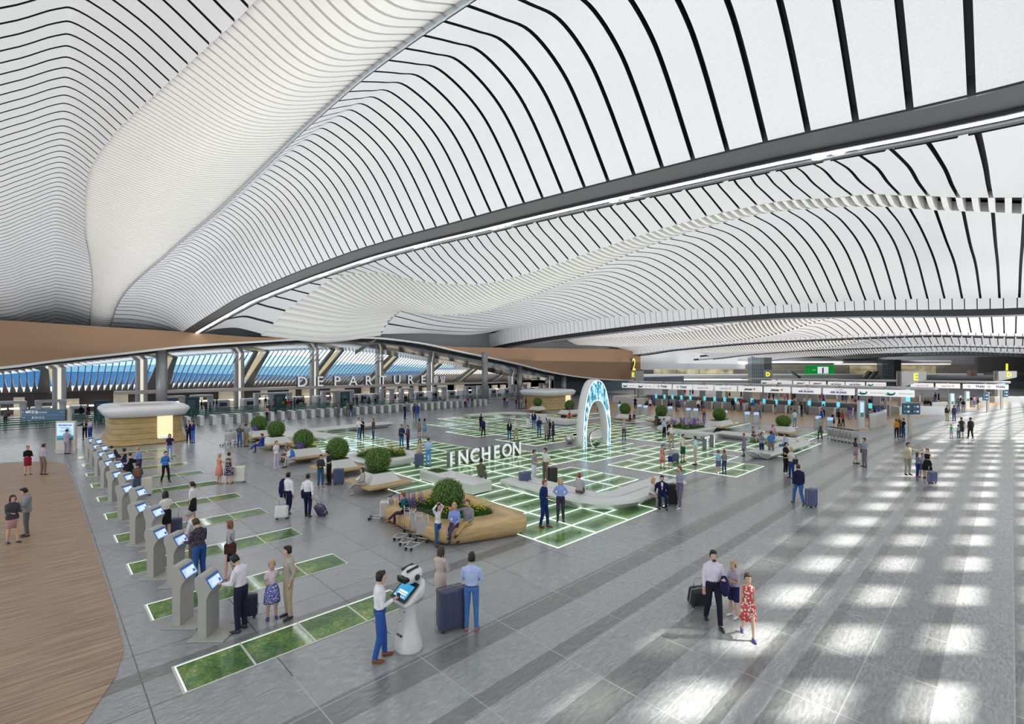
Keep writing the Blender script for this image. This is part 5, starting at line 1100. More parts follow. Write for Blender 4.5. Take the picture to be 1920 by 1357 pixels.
# direction signs and information totems --------------------------------------------
nvb = mat('sign_teal_blue', (.015,.085,.16), .35); ink = mat('sign_ink', (.85,.87,.9), .5)
def arrow(mb, x, z, s, d, M): 
    for A, B in (((-.5*s, 0), (.5*s, 0)), ((.5*s*d, 0), (.15*s*d, .3*s)), ((.5*s*d, 0), (.15*s*d, -.3*s))): mb.tube([(x+A[0], -.01, z+A[1]), (x+B[0], -.01, z+B[1])], s*.07, 4, 0, M)
def restroom():
    x, y = at(125, 850); t = thing('direction_sign', 'blue restroom direction sign on a pale post at the far left', 'sign', x, y+.35, 0, FAC+.05)
    b = MB(); b.box(-.12, .12, .12, .3, 0, 3.05); obj('post', b, mat('post_beige', (.52,.47,.42), .4), t)
    k = 33.5/FPX; b = MB(); b.box(-80*k, -2*k, -.02, .1, 2.28, 3.03, 0); obj('panel', b, nvb, t)
    b = MB(); arrow(b, -76.5*k, 2.85, .16, -1, Matrix.Translation((0,-.02,0))); arrow(b, -76.5*k, 2.47, .16, 1, Matrix.Translation((0,-.02,0)))
    M = lambda x, z: Matrix.Translation((x*k, -.025, z))
    b.box(-73*k, -70*k, -.03, -.02, 2.78, 2.92); b.box(-69.6*k, -68*k, -.03, -.02, 2.78, 2.92); text_mb('화장실', .24, .01, 0, M(-60, 2.77), b, bold=.004); text_mb('Restroom', .19, .01, 0, M(-45, 2.78), b)
    text_mb('출구', .18, .01, 0, M(-58, 2.40), b); text_mb('①②③', .2, .01, 0, M(-47, 2.39), b); text_mb('Gates 7-11', .07, .01, 0, M(-6.5, 2.82), b)
    b.box(-78*k, -3*k, -.022, -.02, 2.65, 2.655); obj('lettering', b, ink, t)
    t = thing('information_totem', 'pale totem with a blue seaside poster at the far left, man standing at it', 'totem', x, y+.05, 0, FAC+.05)
    b = MB(); b.box(-.66, .66, -.10, .06, 0, 2.25, 0, None, .03); b.box(-.70, .70, -.16, .1, .22, .27); obj('panel', b, mat('totem_beige', (.55,.50,.46), .4), t)
    b = MB(); b.box(-.55, .55, -.115, -.10, .95, 2.12, 0); b.box(-.55, .55, -.12, -.115, .95, 1.25, 1); b.box(-.55, .55, -.122, -.12, .95, 1.08, 2)
    text_mb('INFORMATION', .13, .004, 3, Matrix.Translation((0,-.125,1.92)), b, bold=.004); text_mb('Incheon Airport', .10, .004, 3, Matrix.Translation((0,-.125,1.76)), b); b.box(-.35, .3, -.122, -.118, 1.58, 1.60, 3); b.box(-.3, .35, -.122, -.118, 1.50, 1.52, 3)
    obj('poster', b, [mat('poster_sky', (.55,.78,.92), .3, emit=(.55,.8,.95), es=.35), mat('poster_sea', (.02,.30,.55), .3, emit=(.02,.3,.55), es=.35), mat('poster_hill', (.05,.25,.12), .3), cB], t)
restroom()
def totem(lab, px, py, h, w=.62):
    x, y = at(px, py); t = thing('information_totem', lab, 'totem', x, y, 0, FAC+.1); b = MB(); b.box(-w/2, w/2, -.14, .14, .03, h, 0, None, .03); b.box(-.5, .5, -.3, .3, 0, .03); obj('panel', b, cw, t)
    b = MB(); b.box(-w*.28, w*.28, -.155, -.14, h*.42, h*.95, 0); b.box(-w*.28, w*.28, -.157, -.155, h*.42, h*.58, 1); obj('screen', b, [mat('totem_screen', (.4,.65,.85), .2, emit=(.45,.7,.9), es=.6), mat('totem_map', (.05,.3,.25), .3)], t)
totem('tall white information totem at the corner of the oak floor, near the trolleys', 1614, 803, 2.7); totem('white information totem behind the rear row of curved machines', 1784, 772, 2.5); totem('white information totem right of the woman in a long black coat', 1813, 765, 2.5)
def wayfinder(lab, px, py, h, zb, sides):
    x, y = at(px, py); t = thing('direction_sign', lab, 'sign', x, y, 0, FAC); b = MB(); b.box(-.14, .14, -.1, .1, .04, h); b.box(-.45, .45, -.3, .3, 0, .04); obj('post', b, mat('post_beige', (.52,.47,.42), .4), t)
    b = MB(); q = MB()
    for s in sides:
        x0, x1 = (-.8, -.04) if s < 0 else (.04, .8); x0, x1 = x0*sides[0 if len(sides) == 1 else 0]*0+x0, x1
        b.box(x0, x1, -.16, -.1, zb, zb+1.0)
        for z in (.62, .18): arrow(q, (x0+x1)/2-.15, zb+z+.08, .2, s, Matrix.Translation((0,-.165,0))); q.box((x0+x1)/2+.05, (x0+x1)/2+.25, -.17, -.16, zb+z, zb+z+.16)
    obj('panel', b, nvb, t); obj('lettering', q, ink, t)
wayfinder('direction sign with two dark blue panels below the big E', 1706, 813, 2.85, 1.75, (-1, 1)); wayfinder('direction sign with one dark blue panel on the right walkway', 1852, 773, 2.7, 1.6, (-1,)); wayfinder('direction sign with one dark blue panel beside the pylon marked D', 1878, 768, 2.9, 1.8, (1,))
# small silver machines and curved white machines on the oak floor
sk = None
for i, (px, py) in enumerate([(1162,775),(1199,776),(1210,778),(1256,780),(1290,784),(1304,785),(1358,790),(1400,793),(1417,794),(1533,803),(1555,806)]):
    x, y = at(px, py); lab = 'silver check-in machine along the edge of the oak floor, %s from the left' % ORD2[i]
    if sk is None:
        sk = thing('check_in_kiosk', lab, 'kiosk', x, y, 0, FAC, 'silver machines on the oak floor'); b = MB(); b.box(-.28, .28, -.1, .12, 0, 1.15, 0, None, .03); obj('body', b, gsil, sk); b = MB(); b.box(-.26, .26, -.16, -.1, .95, 1.22, 0); obj('screen', b, scr_l, sk)
    else: copy_thing(sk, x, y, 0, FAC, lab)
ck = None
for g, L in (('front row', [(1637,803),(1643,801),(1650,799),(1656,797)]), ('rear row', [(1753,775),(1759,774.5),(1765,774),(1771,773.5)]), ('farthest row', [(1839,763.5),(1844,762.8),(1849,762)])):
    for i, (px, py) in enumerate(L):
        x, y = at(px, py); lab = 'curved white check-in machine, %s of the %s' % (['leftmost', 'second', 'third', 'rightmost'][i], g)
        if ck is None:
            ck = thing('check_in_kiosk', lab, 'kiosk', x, y, 0, FAC-.5, 'curved white machines'); b = MB(); rings = []
            prof = [(-.14,0),(.14,0),(.14,.9),(.30,1.25),(.18,1.42),(-.02,1.46),(-.14,1.3)]
            vs = [(p, -.28, z) for p, z in prof]+[(p, .28, z) for p, z in prof]; n = len(prof); b.add([(y_, x_, z) for x_, y_, z in vs], [tuple(range(n-1,-1,-1)), tuple(range(n, 2*n))]+[(q, (q+1) % n, n+(q+1) % n, n+q) for q in range(n)]); obj('body', b, cw, ck)
        else: copy_thing(ck, x, y, 0, FAC-.5, lab)
# ================================================================== people
SKIN = {'l': (.62,.38,.28), 'm': (.50,.29,.19), 'd': (.22,.11,.065), 'p': (.70,.45,.36)}
HAIR = {'black': (.012,.010,.010), 'brown': (.06,.03,.018), 'blond': (.50,.33,.14), 'red': (.22,.075,.03), 'grey': (.35,.35,.35), 'white': (.65,.63,.60)}
def V(*a): return Vector(a)
def cloth(c): return mat('cloth_%02x%02x%02x' % tuple(int(max(0, min(1, x))**.45*255) for x in c), c, .85, spec=.2, noise=.07, scale=9)
def pattern(c1, c2, sc, name):
    if name in MATS: return MATS[name]
    m = mat(name, c1, .85, spec=.2); nt = m.node_tree; b = nt.nodes['Principled BSDF']; tc = nt.nodes.new('ShaderNodeTexCoord'); v = nt.nodes.new('ShaderNodeTexVoronoi'); v.inputs['Scale'].default_value = sc
    nt.links.new(tc.outputs['Object'], v.inputs['Vector']); r = nt.nodes.new('ShaderNodeValToRGB'); r.color_ramp.interpolation = 'CONSTANT'; r.color_ramp.elements[0].color = (*c1, 1); r.color_ramp.elements[1].position = .42; r.color_ramp.elements[1].color = (*c2, 1)
    nt.links.new(v.outputs['Distance'], r.inputs['Fac']); nt.links.new(r.outputs['Color'], b.inputs['Base Color']); return m
def remesh(mb, vox, smooth=2):
    me = mb.mesh('r', []) if False else None
    me = bpy.data.meshes.new('r'); me.from_pydata(mb.v, [], mb.f); me.update()
    bm = bmesh.new(); bm.from_mesh(me); bmesh.ops.recalc_face_normals(bm, faces=bm.faces); bm.to_mesh(me); bm.free()
    o = bpy.data.objects.new('r', me); r = o.modifiers.new('r', 'REMESH'); r.mode = 'VOXEL'; r.voxel_size = vox; r.use_smooth_shade = True
    if smooth: q = o.modifiers.new('s', 'SMOOTH'); q.iterations = smooth; q.factor = .5
    out = evaluated(o)
    bpy.data.objects.remove(o); bpy.data.meshes.remove(me)
    n = len(out.vertices); co = np.empty(n*3); out.vertices.foreach_get('co', co); vs = [tuple(p) for p in co.reshape(-1, 3)]
    fs = [tuple(p.vertices) for p in out.polygons]; bpy.data.meshes.remove(out); return vs, fs
def ringtube(mb, pts, rad, n=12):
    """pts: centre points, rad: (rx, ry) or r"""
    P = [Vector(p) for p in pts]; rings = []
    for i, p in enumerate(P):
        t = (P[min(i+1, len(P)-1)]-P[max(i-1, 0)]).normalized(); a = V(1,0,0)
        a = (a-t*a.dot(t)); a = a.normalized() if a.length > .15 else V(0,1,0).cross(t).normalized(); b = t.cross(a).normalized(); r = rad[i]; rx, ry = r if isinstance(r, tuple) else (r, r)
        rings.append([tuple(p+a*rx*math.cos(q)+b*ry*math.sin(q)) for q in [6.28318*k/n for k in range(n)]])
    mb.loft(rings, 0, True, True, True)
def arm_pose(kind, s, S, fwd, up, L1, L2):
    """returns elbow, wrist, hand direction; s = -1/+1 side, fwd = body front (0,-1,0) in body space"""
    K = {'down': (V(s*.10,.02,-1), V(s*.03,-.12,-1)), 'bent': (V(s*.22,.05,-1), V(-s*.25,-1,.10)), 'fore': (V(s*.12,-.30,-1), V(-s*.1,-1,.05)), 'cross': (V(s*.20,-.28,-1), V(-s*1.0,-.62,.10)),
         'hip': (V(s*.62,.22,-1), V(-s*.85,-.25,-.45)), 'phone': (V(s*.25,-.25,-1), V(-s*.30,-.28,1)), 'chin': (V(s*.10,-.5,-1), V(-s*.35,-.25,1)), 'reach': (V(s*.15,-.85,-.75), V(-s*.05,-1,-.05)), 'up': (V(s*.55,-.15,.9), V(-s*.75,-.05,.55)),
         'high': (V(s*.35,-.45,.85), V(s*.1,-.4,1)), 'side': (V(s*1,-.1,-.45), V(s*1,-.25,.15)), 'back': (V(s*.22,.35,-1), V(s*.10,.15,-1)), 'swing': (V(s*.10,-.35,-1), V(0,-.55,-1)), 'lap': (V(s*.15,-.25,-1), V(-s*.45,-.9,-.30)),
         'pocket': (V(s*.30,.15,-1), V(-s*.25,-.35,-1)), 'rest': (V(s*.85,.35,-.35), V(s*.8,.15,.1)), 'lean': (V(s*.35,.35,-1), V(s*.2,.25,-1)), 'cup': (V(s*.15,-.2,-1), V(-s*.45,-.95,.35))}
    a, b = K[kind]; e = S+a.normalized()*L1; w = e+b.normalized()*L2; return e, w, b.normalized()
def hand(mb, w, d, s, n, hs, curl=.5):
    d = d.normalized(); side = d.cross(V(0,1,0)) if abs(d.y) < .8 else d.cross(V(0,0,1)); side.normalize(); nrm = d.cross(side).normalized()
    p0, p1 = w-d*.01, w+d*.085*hs
    vs = []
    for p, a in ((p0, .024), (w+d*.03*hs, .036), (p1, .038)): vs.append([tuple(p+side*a*hs*math.cos(q)+nrm*.014*hs*math.sin(q)) for q in [6.28318*k/8 for k in range(8)]])
    mb.loft(vs, 0, True, True, True)
    for k, (o, l) in enumerate(((-.028, .060), (-.010, .072), (.009, .068), (.027, .052))):
        b = p1+side*o*hs-d*.008; m = b+(d*.62-nrm*s*.18*curl)*l*hs; e = m+(d*.5-nrm*s*.75*curl)*l*hs*.7
        mb.tube([tuple(b), tuple(m), tuple(e)], [.0095*hs, .009*hs, .007*hs], 6)
    b = w+d*.02*hs+side*.028*hs; mb.tube([tuple(b), tuple(b+(d*.6+side*.6)*.035*hs), tuple(b+(d*.9+side*.25)*.065*hs)], [.012*hs, .011*hs, .008*hs], 6)
PCACHE = {}
def person_meshes(sex, pose, al, ar, top, bot, hair, child, vox, lean=0., headturn=0., nod=0., beard=False, extra=()):
    key = (sex, pose, al, ar, top, bot, hair, child, vox, lean, headturn, nod, beard, extra)
    if key in PCACHE: return PCACHE[key]
    f = sex == 'f'; hs = 1.18 if child else 1.0        # unit height 1.75
    sh = .155 if f else .185; hipw = .088 if f else .090
    if child: sh = .155
    sit = pose in ('sit', 'sitx', 'ground'); pz = .93
    if sit: pz = .0
    ct = V(0, .0, pz)
    R = Matrix.Rotation(lean, 3, 'X')   # positive leans forward (towards -y)
    def B(x, y, z): return ct+R @ V(x, y, z)
    zo = .02 if sit else 0
    Zs = (.0+.05, .16, .34, .435, .488, .522, .556)
    tor = [((.155,.112) if not f else (.165,.115)), ((.132,.100) if not f else (.112,.088)), ((.158,.114) if not f else (.138,.108)), (sh*.97,.098), (sh*.80,.082), (.098 if not f else .080,.070), (.063 if not f else .052,.060)]
    if child: tor = [(a*.92, b*.95) for a, b in tor]
    def torso(mb, k=1., hem=None, z0=None, top_z=.545, add=0.):
        pts, rad = [], []
        if hem is not None: g_ = max(0, min(1, (hem-.05)/.11)); pts.append(B(0, 0, hem)); rad.append(((tor[0][0]*(1-g_)+tor[1][0]*g_)*k+add, (tor[0][1]*(1-g_)+tor[1][1]*g_)*k+add))
        for z, (a, b) in zip(Zs, tor):
            if (z0 is not None and z < z0) or (hem is not None and z <= hem+.01): continue
            if z > top_z: continue
            pts.append(B(0, .0 if z < .4 else .012, z)); rad.append((a*k+add if z < .5 else a*k+add*.5, b*k+add if z < .5 else b*k+add*.4))
        ringtube(mb, pts, rad, 18)
    S_ = {s: B(s*sh*.94, .012, .447) for s in (-1, 1)}; L1, L2 = (.275, .245) if not child else (.25, .22)
    A = {}
    for s, kd in ((-1, ar), (1, al)):
        e, w, d = arm_pose(kd, s, V(0,0,0), None, None, L1, L2); Rm = R if kd not in ('down',) else Matrix.Identity(3)
        A[s] = (S_[s], S_[s]+Rm @ e, S_[s]+Rm @ w, (Rm @ d).normalized())
    Hj = {s: ct+V(s*hipw, 0, -.01) for s in (-1, 1)}; G = {}
    for s in (-1, 1):
        h = Hj[s]
        if pose == 'sit': k = h+V(s*.03, -.43, .0); a = k+V(0, .02 if s < 0 else -.06, -.41)
        elif pose == 'sitx' and s > 0: k = h+V(-.06, -.42, .06); a = k+V(-.14, -.26, -.24)
        elif pose == 'sitx': k = h+V(-.02, -.43, -.01); a = k+V(0, .0, -.41)
        elif pose == 'ground': k = h+V(s*.22, -.30, .04); a = k+V(-s*.32, -.12, -.04)
        elif pose == 'walk': k = h+V(s*.01, -.15 if s > 0 else .02, -.425 if s > 0 else -.45); a = k+(V(0, -.06, -.42) if s > 0 else V(0, .20, -.37))
        elif pose == 'step': k = h+V(s*.01, -.08 if s > 0 else .0, -.44); a = k+(V(s*.01, -.02, -.42) if s > 0 else V(0, .10, -.41))
        else: k = h+V(s*.012, -.02, -.445); a = k+V(s*.012, .03, -.405)
        if sit or pose in ('walk', 'step'): pass
        G[s] = (h, k, a)
    # ground contact
    low = min(G[s][2].z for s in G)
    hd = B(0, -.01, .545); hc = hd+R @ V(0, -.018, .135*hs) if not nod else hd+R @ (Matrix.Rotation(nod, 3, 'X') @ V(0, -.018, .135*hs))
    HR = R @ Matrix.Rotation(nod, 3, 'X') @ Matrix.Rotation(headturn, 3, 'Z') if nod else R @ Matrix.Rotation(headturn, 3, 'Z')
    def Hd(x, y, z): return hc+HR @ (V(x, y, z)*hs)
    # ---- body
    mb = MB(); torso(mb, .93)
    for s in (-1, 1):
        a, e, w, d = A[s]; ringtube(mb, [B(s*sh*.5, .01, .455), a, a+(e-a)*.35, e, e+(w-e)*.35, w+d*.02], [.045, .050, .043, .036, .036, .024] if not f else [.04,.042,.036,.030,.030,.020], 10)
        h, k, an = G[s]; th = h-V(0,0,0)
        ringtube(mb, [h+V(0,0,.03), h+(k-h)*.3, k, k+(an-k)*.3, k+(an-k)*.7, an], [.082, .076, .052, .054, .040, .033], 12)
        fd = V(s*.12, -1, 0).normalized() if pose != 'ground' else (an-k).normalized(); toe = an+fd*.16+V(0,0,-.045)
        if pose == 'walk' and s < 0: fd = V(0, -.7, -.7); toe = an+fd*.15
        ud = V(0,0,1) if not (pose == 'walk' and s < 0) else V(0,-.7,.7)
        ringtube(mb, [an+V(0,0,.02), an-fd*.02-ud*.03, an+fd*.05-ud*.044, an+fd*.13-ud*.054], [.033, .031, .031, .020], 10)
    ringtube(mb, [B(0, .012, .50), hd, hd+(hc-hd)*.6], [(.062,.060), (.052,.055), (.050,.052)], 12)
    rings = []
    for z, rx, ry, oy in ((-.118,.018,.02,-.05),(-.112,.040,.042,-.038),(-.09,.052,.062,-.022),(-.05,.063,.080,-.008),(0,.071,.090,0),(.04,.072,.093,.004),(.075,.062,.082,.008),(.10,.042,.058,.010),(.113,.015,.022,.012)):
        rings.append([tuple(Hd(rx*math.cos(q), oy+ry*math.sin(q), z)) for q in [6.28318*k/16 for k in range(16)]])
    mb.loft(rings, 0, True, True, True)
    nose = MB(); ringtube(mb, [Hd(0,-.080,.015), Hd(0,-.098,-.022), Hd(0,-.082,-.040)], [.010,.0145,.010], 8)
    for s in (-1, 1): mb.ball(tuple(Hd(s*.072, .008, -.012)), (.012,.020,.028), 8)
    bv, bf = remesh(mb, vox)
    body = MB(); body.add(bv, bf, 0, True)
    for s in (-1, 1):
        a, e, w, d = A[s]; hand(body, w+d*.015, d, s, None, 1.05 if not f else .92)
        body.ball(tuple(Hd(s*.028, -.0815, .012)), (.011,.008,.007), 8, 1); body.ball(tuple(Hd(s*.028, -.087, .012)), (.0055,.004,.0055), 6, 2); body.ball(tuple(Hd(s*.029, -.083, .030)), (.016,.006,.004), 6, 2)
    body.ball(tuple(Hd(0, -.082, -.064)), (.021,.008,.0065), 8, 3)
    out = {'body': body}
    # ---- hair
    if hair != 'bald':
        h = MB()
        def cap(z0, k=1.0, th=.012):
            rr = []
            for z, rx, ry, oy in ((.0,.071,.090,0),(.04,.072,.093,.004),(.075,.062,.082,.008),(.10,.042,.058,.010),(.116,.012,.018,.012)):
                rr.append([tuple(Hd((rx+th)*k*math.cos(q), oy+(ry+th)*k*math.sin(q)+(.030 if math.sin(q) < -.15 and z < .05 else 0), z+(.012 if z > .05 else 0)+(-.055 if math.sin(q) > -.05 and z < .02 else (.045 if z < .02 else 0)))) for q in [6.28318*j/20 for j in range(20)]])
            h.loft(rr, 0, True, True, True)
        cap(0)
        if hair == 'short' or hair == 'crop': h.ball(tuple(Hd(0, -.045, .108)), (.050,.040,.022), 10)
        if hair in ('long', 'bob', 'ponytail', 'bun', 'mid'):
            Ln = {'long': .30, 'bob': .10, 'mid': .18}.get(hair, .05)
            if hair in ('long', 'bob', 'mid'): ringtube(h, [Hd(0,.045,.06), Hd(0,.060,-.03), Hd(0,.062,-.10), Hd(0,.066,-.06-Ln*.6), Hd(0,.055,-.06-Ln)], [(.070,.050),(.080,.050),(.078,.042),(.070,.030),(.035,.016)], 12)
            for s in (-1, 1):
                if hair in ('long', 'bob', 'mid'): ringtube(h, [Hd(s*.055,-.03,.07), Hd(s*.078,-.012,.0), Hd(s*.080,.0,-.07), Hd(s*.075,.01,-.06-Ln*.5)], [.022,.024,.024,.014], 8)
            if hair == 'ponytail': ringtube(h, [Hd(0,.09,.05), Hd(0,.135,.03), Hd(0,.145,-.06), Hd(0,.120,-.16)], [.022,.030,.026,.010], 8)
            if hair == 'bun': h.ball(tuple(Hd(0,.105,.065)), (.040,.038,.038), 10)
        out['hair'] = h
    # ---- bottoms
    def leg(mb, s, radii, upto=1.0, n=5):
        h, k, an = G[s]; path = [h+V(0,0,.05), h+(k-h)*.3, k, k+(an-k)*.45, an+V(0,0,.0)]
        if upto < 1: path = path[:3]; path[2] = h+(k-h)*upto
        ringtube(mb, path, radii[:len(path)], 12)
    if bot in ('trousers', 'slim', 'shorts'):
        b = MB(); q = 1.0 if bot != 'slim' else .9
        ringtube(b, [ct+V(0,0,-.03) if not sit else ct+V(0,.02,-.02), B(0,0,.05), B(0,0,.14)], [(.160,.118), (tor[0][0]+.008, tor[0][1]+.008), (tor[1][0]+.012, tor[1][1]+.010)], 16)
        for s in (-1, 1): leg(b, s, [.094*q, .090*q, .070*q, .062*q, .056*q] if bot != 'shorts' else [.098, .096, .092], 1. if bot != 'shorts' else .92)
        v, fs = remesh(b, vox*1.1); b = MB(); b.add(v, fs, 0, True); out['trousers' if bot != 'shorts' else 'shorts'] = b
    if bot in ('skirt', 'pencil') or top in ('dress', 'dresslong'):
        b = MB(); L = .50 if bot != 'pencil' else .44
        if sit:
            for s in (-1, 1): leg(b, s, [.098, .098, .085], .95)
            ringtube(b, [ct+V(0,.02,-.03), B(0,0,.06), B(0,0,.15)], [(.172,.125), (.172,.122), (tor[1][0]+.012, tor[1][1]+.01)], 16)
            m = (G[-1][0]+G[1][0])/2; k = (G[-1][1]+G[1][1])/2; ringtube(b, [m, m+(k-m)*.85], [(.12,.07), (.10,.05)], 12); v, fs = remesh(b, vox*1.1); b = MB(); b.add(v, fs, 0, True)
        else:
            fl = .165 if bot == 'pencil' else (.235 if top == 'dress' or bot == 'skirt' else .19); rings = []; N = 24; z1 = .15
            for z, a, c in ((z1, tor[1][0]+.012, tor[1][1]+.012), (.05, tor[0][0]+.012, tor[0][1]+.012), (-.10, (.178+fl)/2, (.128+fl*.8)/2), (-.10-(L-.15), fl, fl*.78), (-.105-(L-.15), fl*.9, fl*.68)):
                rings.append([tuple(B(a*math.cos(t_)*(1+(.05*math.sin(6*t_) if z < -.05 and bot != 'pencil' else 0)), c*math.sin(t_)*(1+(.05*math.sin(6*t_) if z < -.05 and bot != 'pencil' else 0)), z)) for t_ in [6.28318*j/N for j in range(N)]])
            b.loft(rings, 0, True, False, True)
        out['skirt'] = b
    # ---- tops
    b = MB(); k = 1.06; add = .006; hem = .0 if not (bot in ('trousers', 'slim') and top in ('shirt', 'polo', 'rolled')) else .075
    if top in ('jacket', 'coat'): add = .020; hem = -.08 if top == 'jacket' else -.42
    if top in ('dress', 'dresslong'): hem = .06
    if top == 'coat' and not sit: ringtube(b, [B(0,0,-.38), B(0,0,-.1), B(0,0,.1)], [(.215,.17), (.185,.14), (.15,.12)], 18); hem = None
    if sit and top == 'coat': hem = -.05
    torso(b, 1.02, hem=hem, top_z=.56 if top not in ('dress','vest') else .50, add=add)
    for s in (-1, 1):
        a, e, w, d = A[s]; j = add*.6
        if top in ('shirt', 'sweater', 'jacket', 'coat', 'dresslong'): ringtube(b, [B(s*sh*.40, .012, .430), a, a+(e-a)*.4, e, e+(w-e)*.5, w-d*.015], [.050+j, .054+j, .052+j, .045+j, .041+j, .034+j], 12)
        elif top in ('tee', 'polo'): ringtube(b, [B(s*sh*.40, .012, .430), a, a+(e-a)*.35, a+(e-a)*.72], [.050, .055, .056, .058], 12)
        elif top in ('vest',): pass
        elif top == 'rolled': ringtube(b, [B(s*sh*.40, .012, .430), a, a+(e-a)*.4, e, e+(w-e)*.25], [.050, .054, .052, .047, .046], 12)
    v, fs = remesh(b, vox*1.1); b = MB(); b.add(v, fs, 0, True)
    out['dress' if top in ('dress', 'dresslong') else 'jacket' if top in ('jacket', 'coat') else 'top'] = b
    if top == 'jacket' and 'shirtfront' in extra:
        b = MB(); b.add([tuple(B(x, y-add, z)) for x, y, z in ((-.022,-.114,.30),(.022,-.114,.30),(.038,-.104,.42),(.045,-.070,.515),(-.045,-.070,.515),(-.038,-.104,.42),(0,-.120,.20))], [(6,1,0),(0,1,2,5),(5,2,3,4)]); out['shirt_front'] = b
    if bot in ('trousers', 'slim') and top in ('shirt', 'polo', 'rolled') and not sit:
        b = MB(); rr = [[tuple(B((tor[1][0]*.55+tor[0][0]*.45+.016)*math.cos(t_), (tor[1][1]*.5+tor[0][1]*.5+.020)*math.sin(t_), z)) for t_ in [6.28318*j/20 for j in range(20)]] for z in (.082, .100)]; b.loft(rr, 0, True, False, True); out['belt'] = b
    # ---- shoes
    for s in (-1, 1):
        h, kk_, an = G[s]; b = MB(); fd = V(s*.12, -1, 0).normalized() if pose != 'ground' else (an-kk_).normalized(); up = V(0,0,1)
        if pose == 'walk' and s < 0: fd = V(0,-.72,-.69); 
        ud = V(0, 0, 1) if not (pose == 'walk' and s < 0) else V(0, -.69, .72)
        P = [an-fd*.055-ud*.03, an-fd*.03-ud*.040, an+fd*.05-ud*.048, an+fd*.13-ud*.058, an+fd*.185-ud*.062]
        ringtube(b, P, [(.028,.030), (.042,.042), (.044,.036), (.045,.026), (.022,.014)], 12); b.v = [(x, y, max(z, low-.085)) for x, y, z in b.v]
        out['shoe%d' % s] = b
    # ---- carried things that are worn
    for ex in extra:
        b = MB()
        if ex == 'tote': p = B(-.20, .06, .0); b.box(p.x-.06, p.x+.06, p.y-.16, p.y+.16, p.z-.14, p.z+.16, 0, None, .03); b.tube([(p.x, p.y-.1, p.z+.15), tuple(S_[-1]+V(-.02,-.03,.055)), (p.x, p.y+.1, p.z+.15)], .010, 6); out['bag'] = b
        if ex == 'tote_l': p = B(.20, .06, .0); b.box(p.x-.06, p.x+.06, p.y-.16, p.y+.16, p.z-.14, p.z+.16, 0, None, .03); b.tube([(p.x, p.y-.1, p.z+.15), tuple(S_[1]+V(.02,-.03,.055)), (p.x, p.y+.1, p.z+.15)], .010, 6); out['bag'] = b
        if ex == 'pack': p = B(0, .17, .30); b.box(p.x-.13, p.x+.13, p.y-.07, p.y+.07, p.z-.2, p.z+.19, 0, None, .05); out['backpack'] = b
        if ex == 'handbag': w = A[-1][2]+A[-1][3]*.09; b.box(w.x-.05, w.x+.05, w.y-.13, w.y+.13, w.z-.34, w.z-.12, 0, None, .02); b.tube([(w.x, w.y-.06, w.z-.13), tuple(w), (w.x, w.y+.06, w.z-.13)], .007, 6); out['bag'] = b
        if ex == 'shoulderjacket': 
            P = [A[1][0]+V(.02,-.09,.03), A[1][0]+V(.02,.0,.085), A[1][0]+V(.03,.10,-.02), A[1][0]+V(.03,.14,-.3), A[1][0]+V(.03,.13,-.6)]; ringtube(b, P, [(.05,.03),(.075,.035),(.09,.04),(.105,.045),(.07,.03)], 12); out['carried_jacket'] = b
        if ex == 'armjacket':
            w = A[1][1]+(A[1][2]-A[1][1])*.75; ringtube(b, [w+V(0,0,.05), w+V(.02,.01,-.04), w+V(.03,.03,-.22), w+V(.06,.05,-.42)], [(.06,.05),(.10,.07),(.12,.05),(.05,.02)], 12); out['carried_jacket'] = b
        if ex == 'cup': w = A[-1][2]+A[-1][3]*.10+V(0,-.02,0); b.lathe([(0,-.05),(.028,-.05),(.036,.05),(0,.05)], 12, 0, Matrix.Translation(w)); out['cup'] = b
        if ex == 'scarf': ringtube(b, [B(0,-.03,.50), B(0,-.02,.53)], [(.085,.095), (.07,.08)], 14); ringtube(b, [B(.05,-.11,.50), B(.06,-.135,.35), B(.06,-.13,.22)], [(.03,.015)]*3, 8); out['scarf'] = b
        if ex == 'shawl': ringtube(b, [B(0,0,.20), B(0,.01,.36), B(0,.0,.50), B(0,-.01,.55)], [(.20,.15),(.23,.14),(.16,.11),(.07,.08)], 16); out['shawl'] = b
        if ex == 'hat': b.lathe([(0,.06),(.10,.055),(.078,.02),(.075,.0),(.13,-.01),(.13,-.018),(0,-.018)], 20, 0, Matrix.Translation(Hd(0,.0,.07)) @ Matrix.Diagonal((hs, hs*1.15, hs, 1))); out['hat'] = b
        if ex == 'phone': w = A[-1][2]+A[-1][3]*.09; b.box(w.x-.018, w.x+.018, w.y-.045, w.y-.035, w.z-.05, w.z+.07); out['phone'] = b
    if beard: b = MB(); b.ball(tuple(Hd(0,-.056,-.090)), (.047,.052,.036), 12); out['beard'] = b
    PCACHE[key] = (out, low-.085 if not sit else 0., hc.z+.128*hs); return PCACHE[key]
MCACHE = {}
EYE = mat('eye_white', (.8,.8,.8), .3); IRIS = mat('eye_dark', (.02,.015,.01), .3); LIP = mat('lip', (.45,.12,.11), .5)
NAMES = {'shoe-1': 'shoe', 'shoe1': 'shoe'}
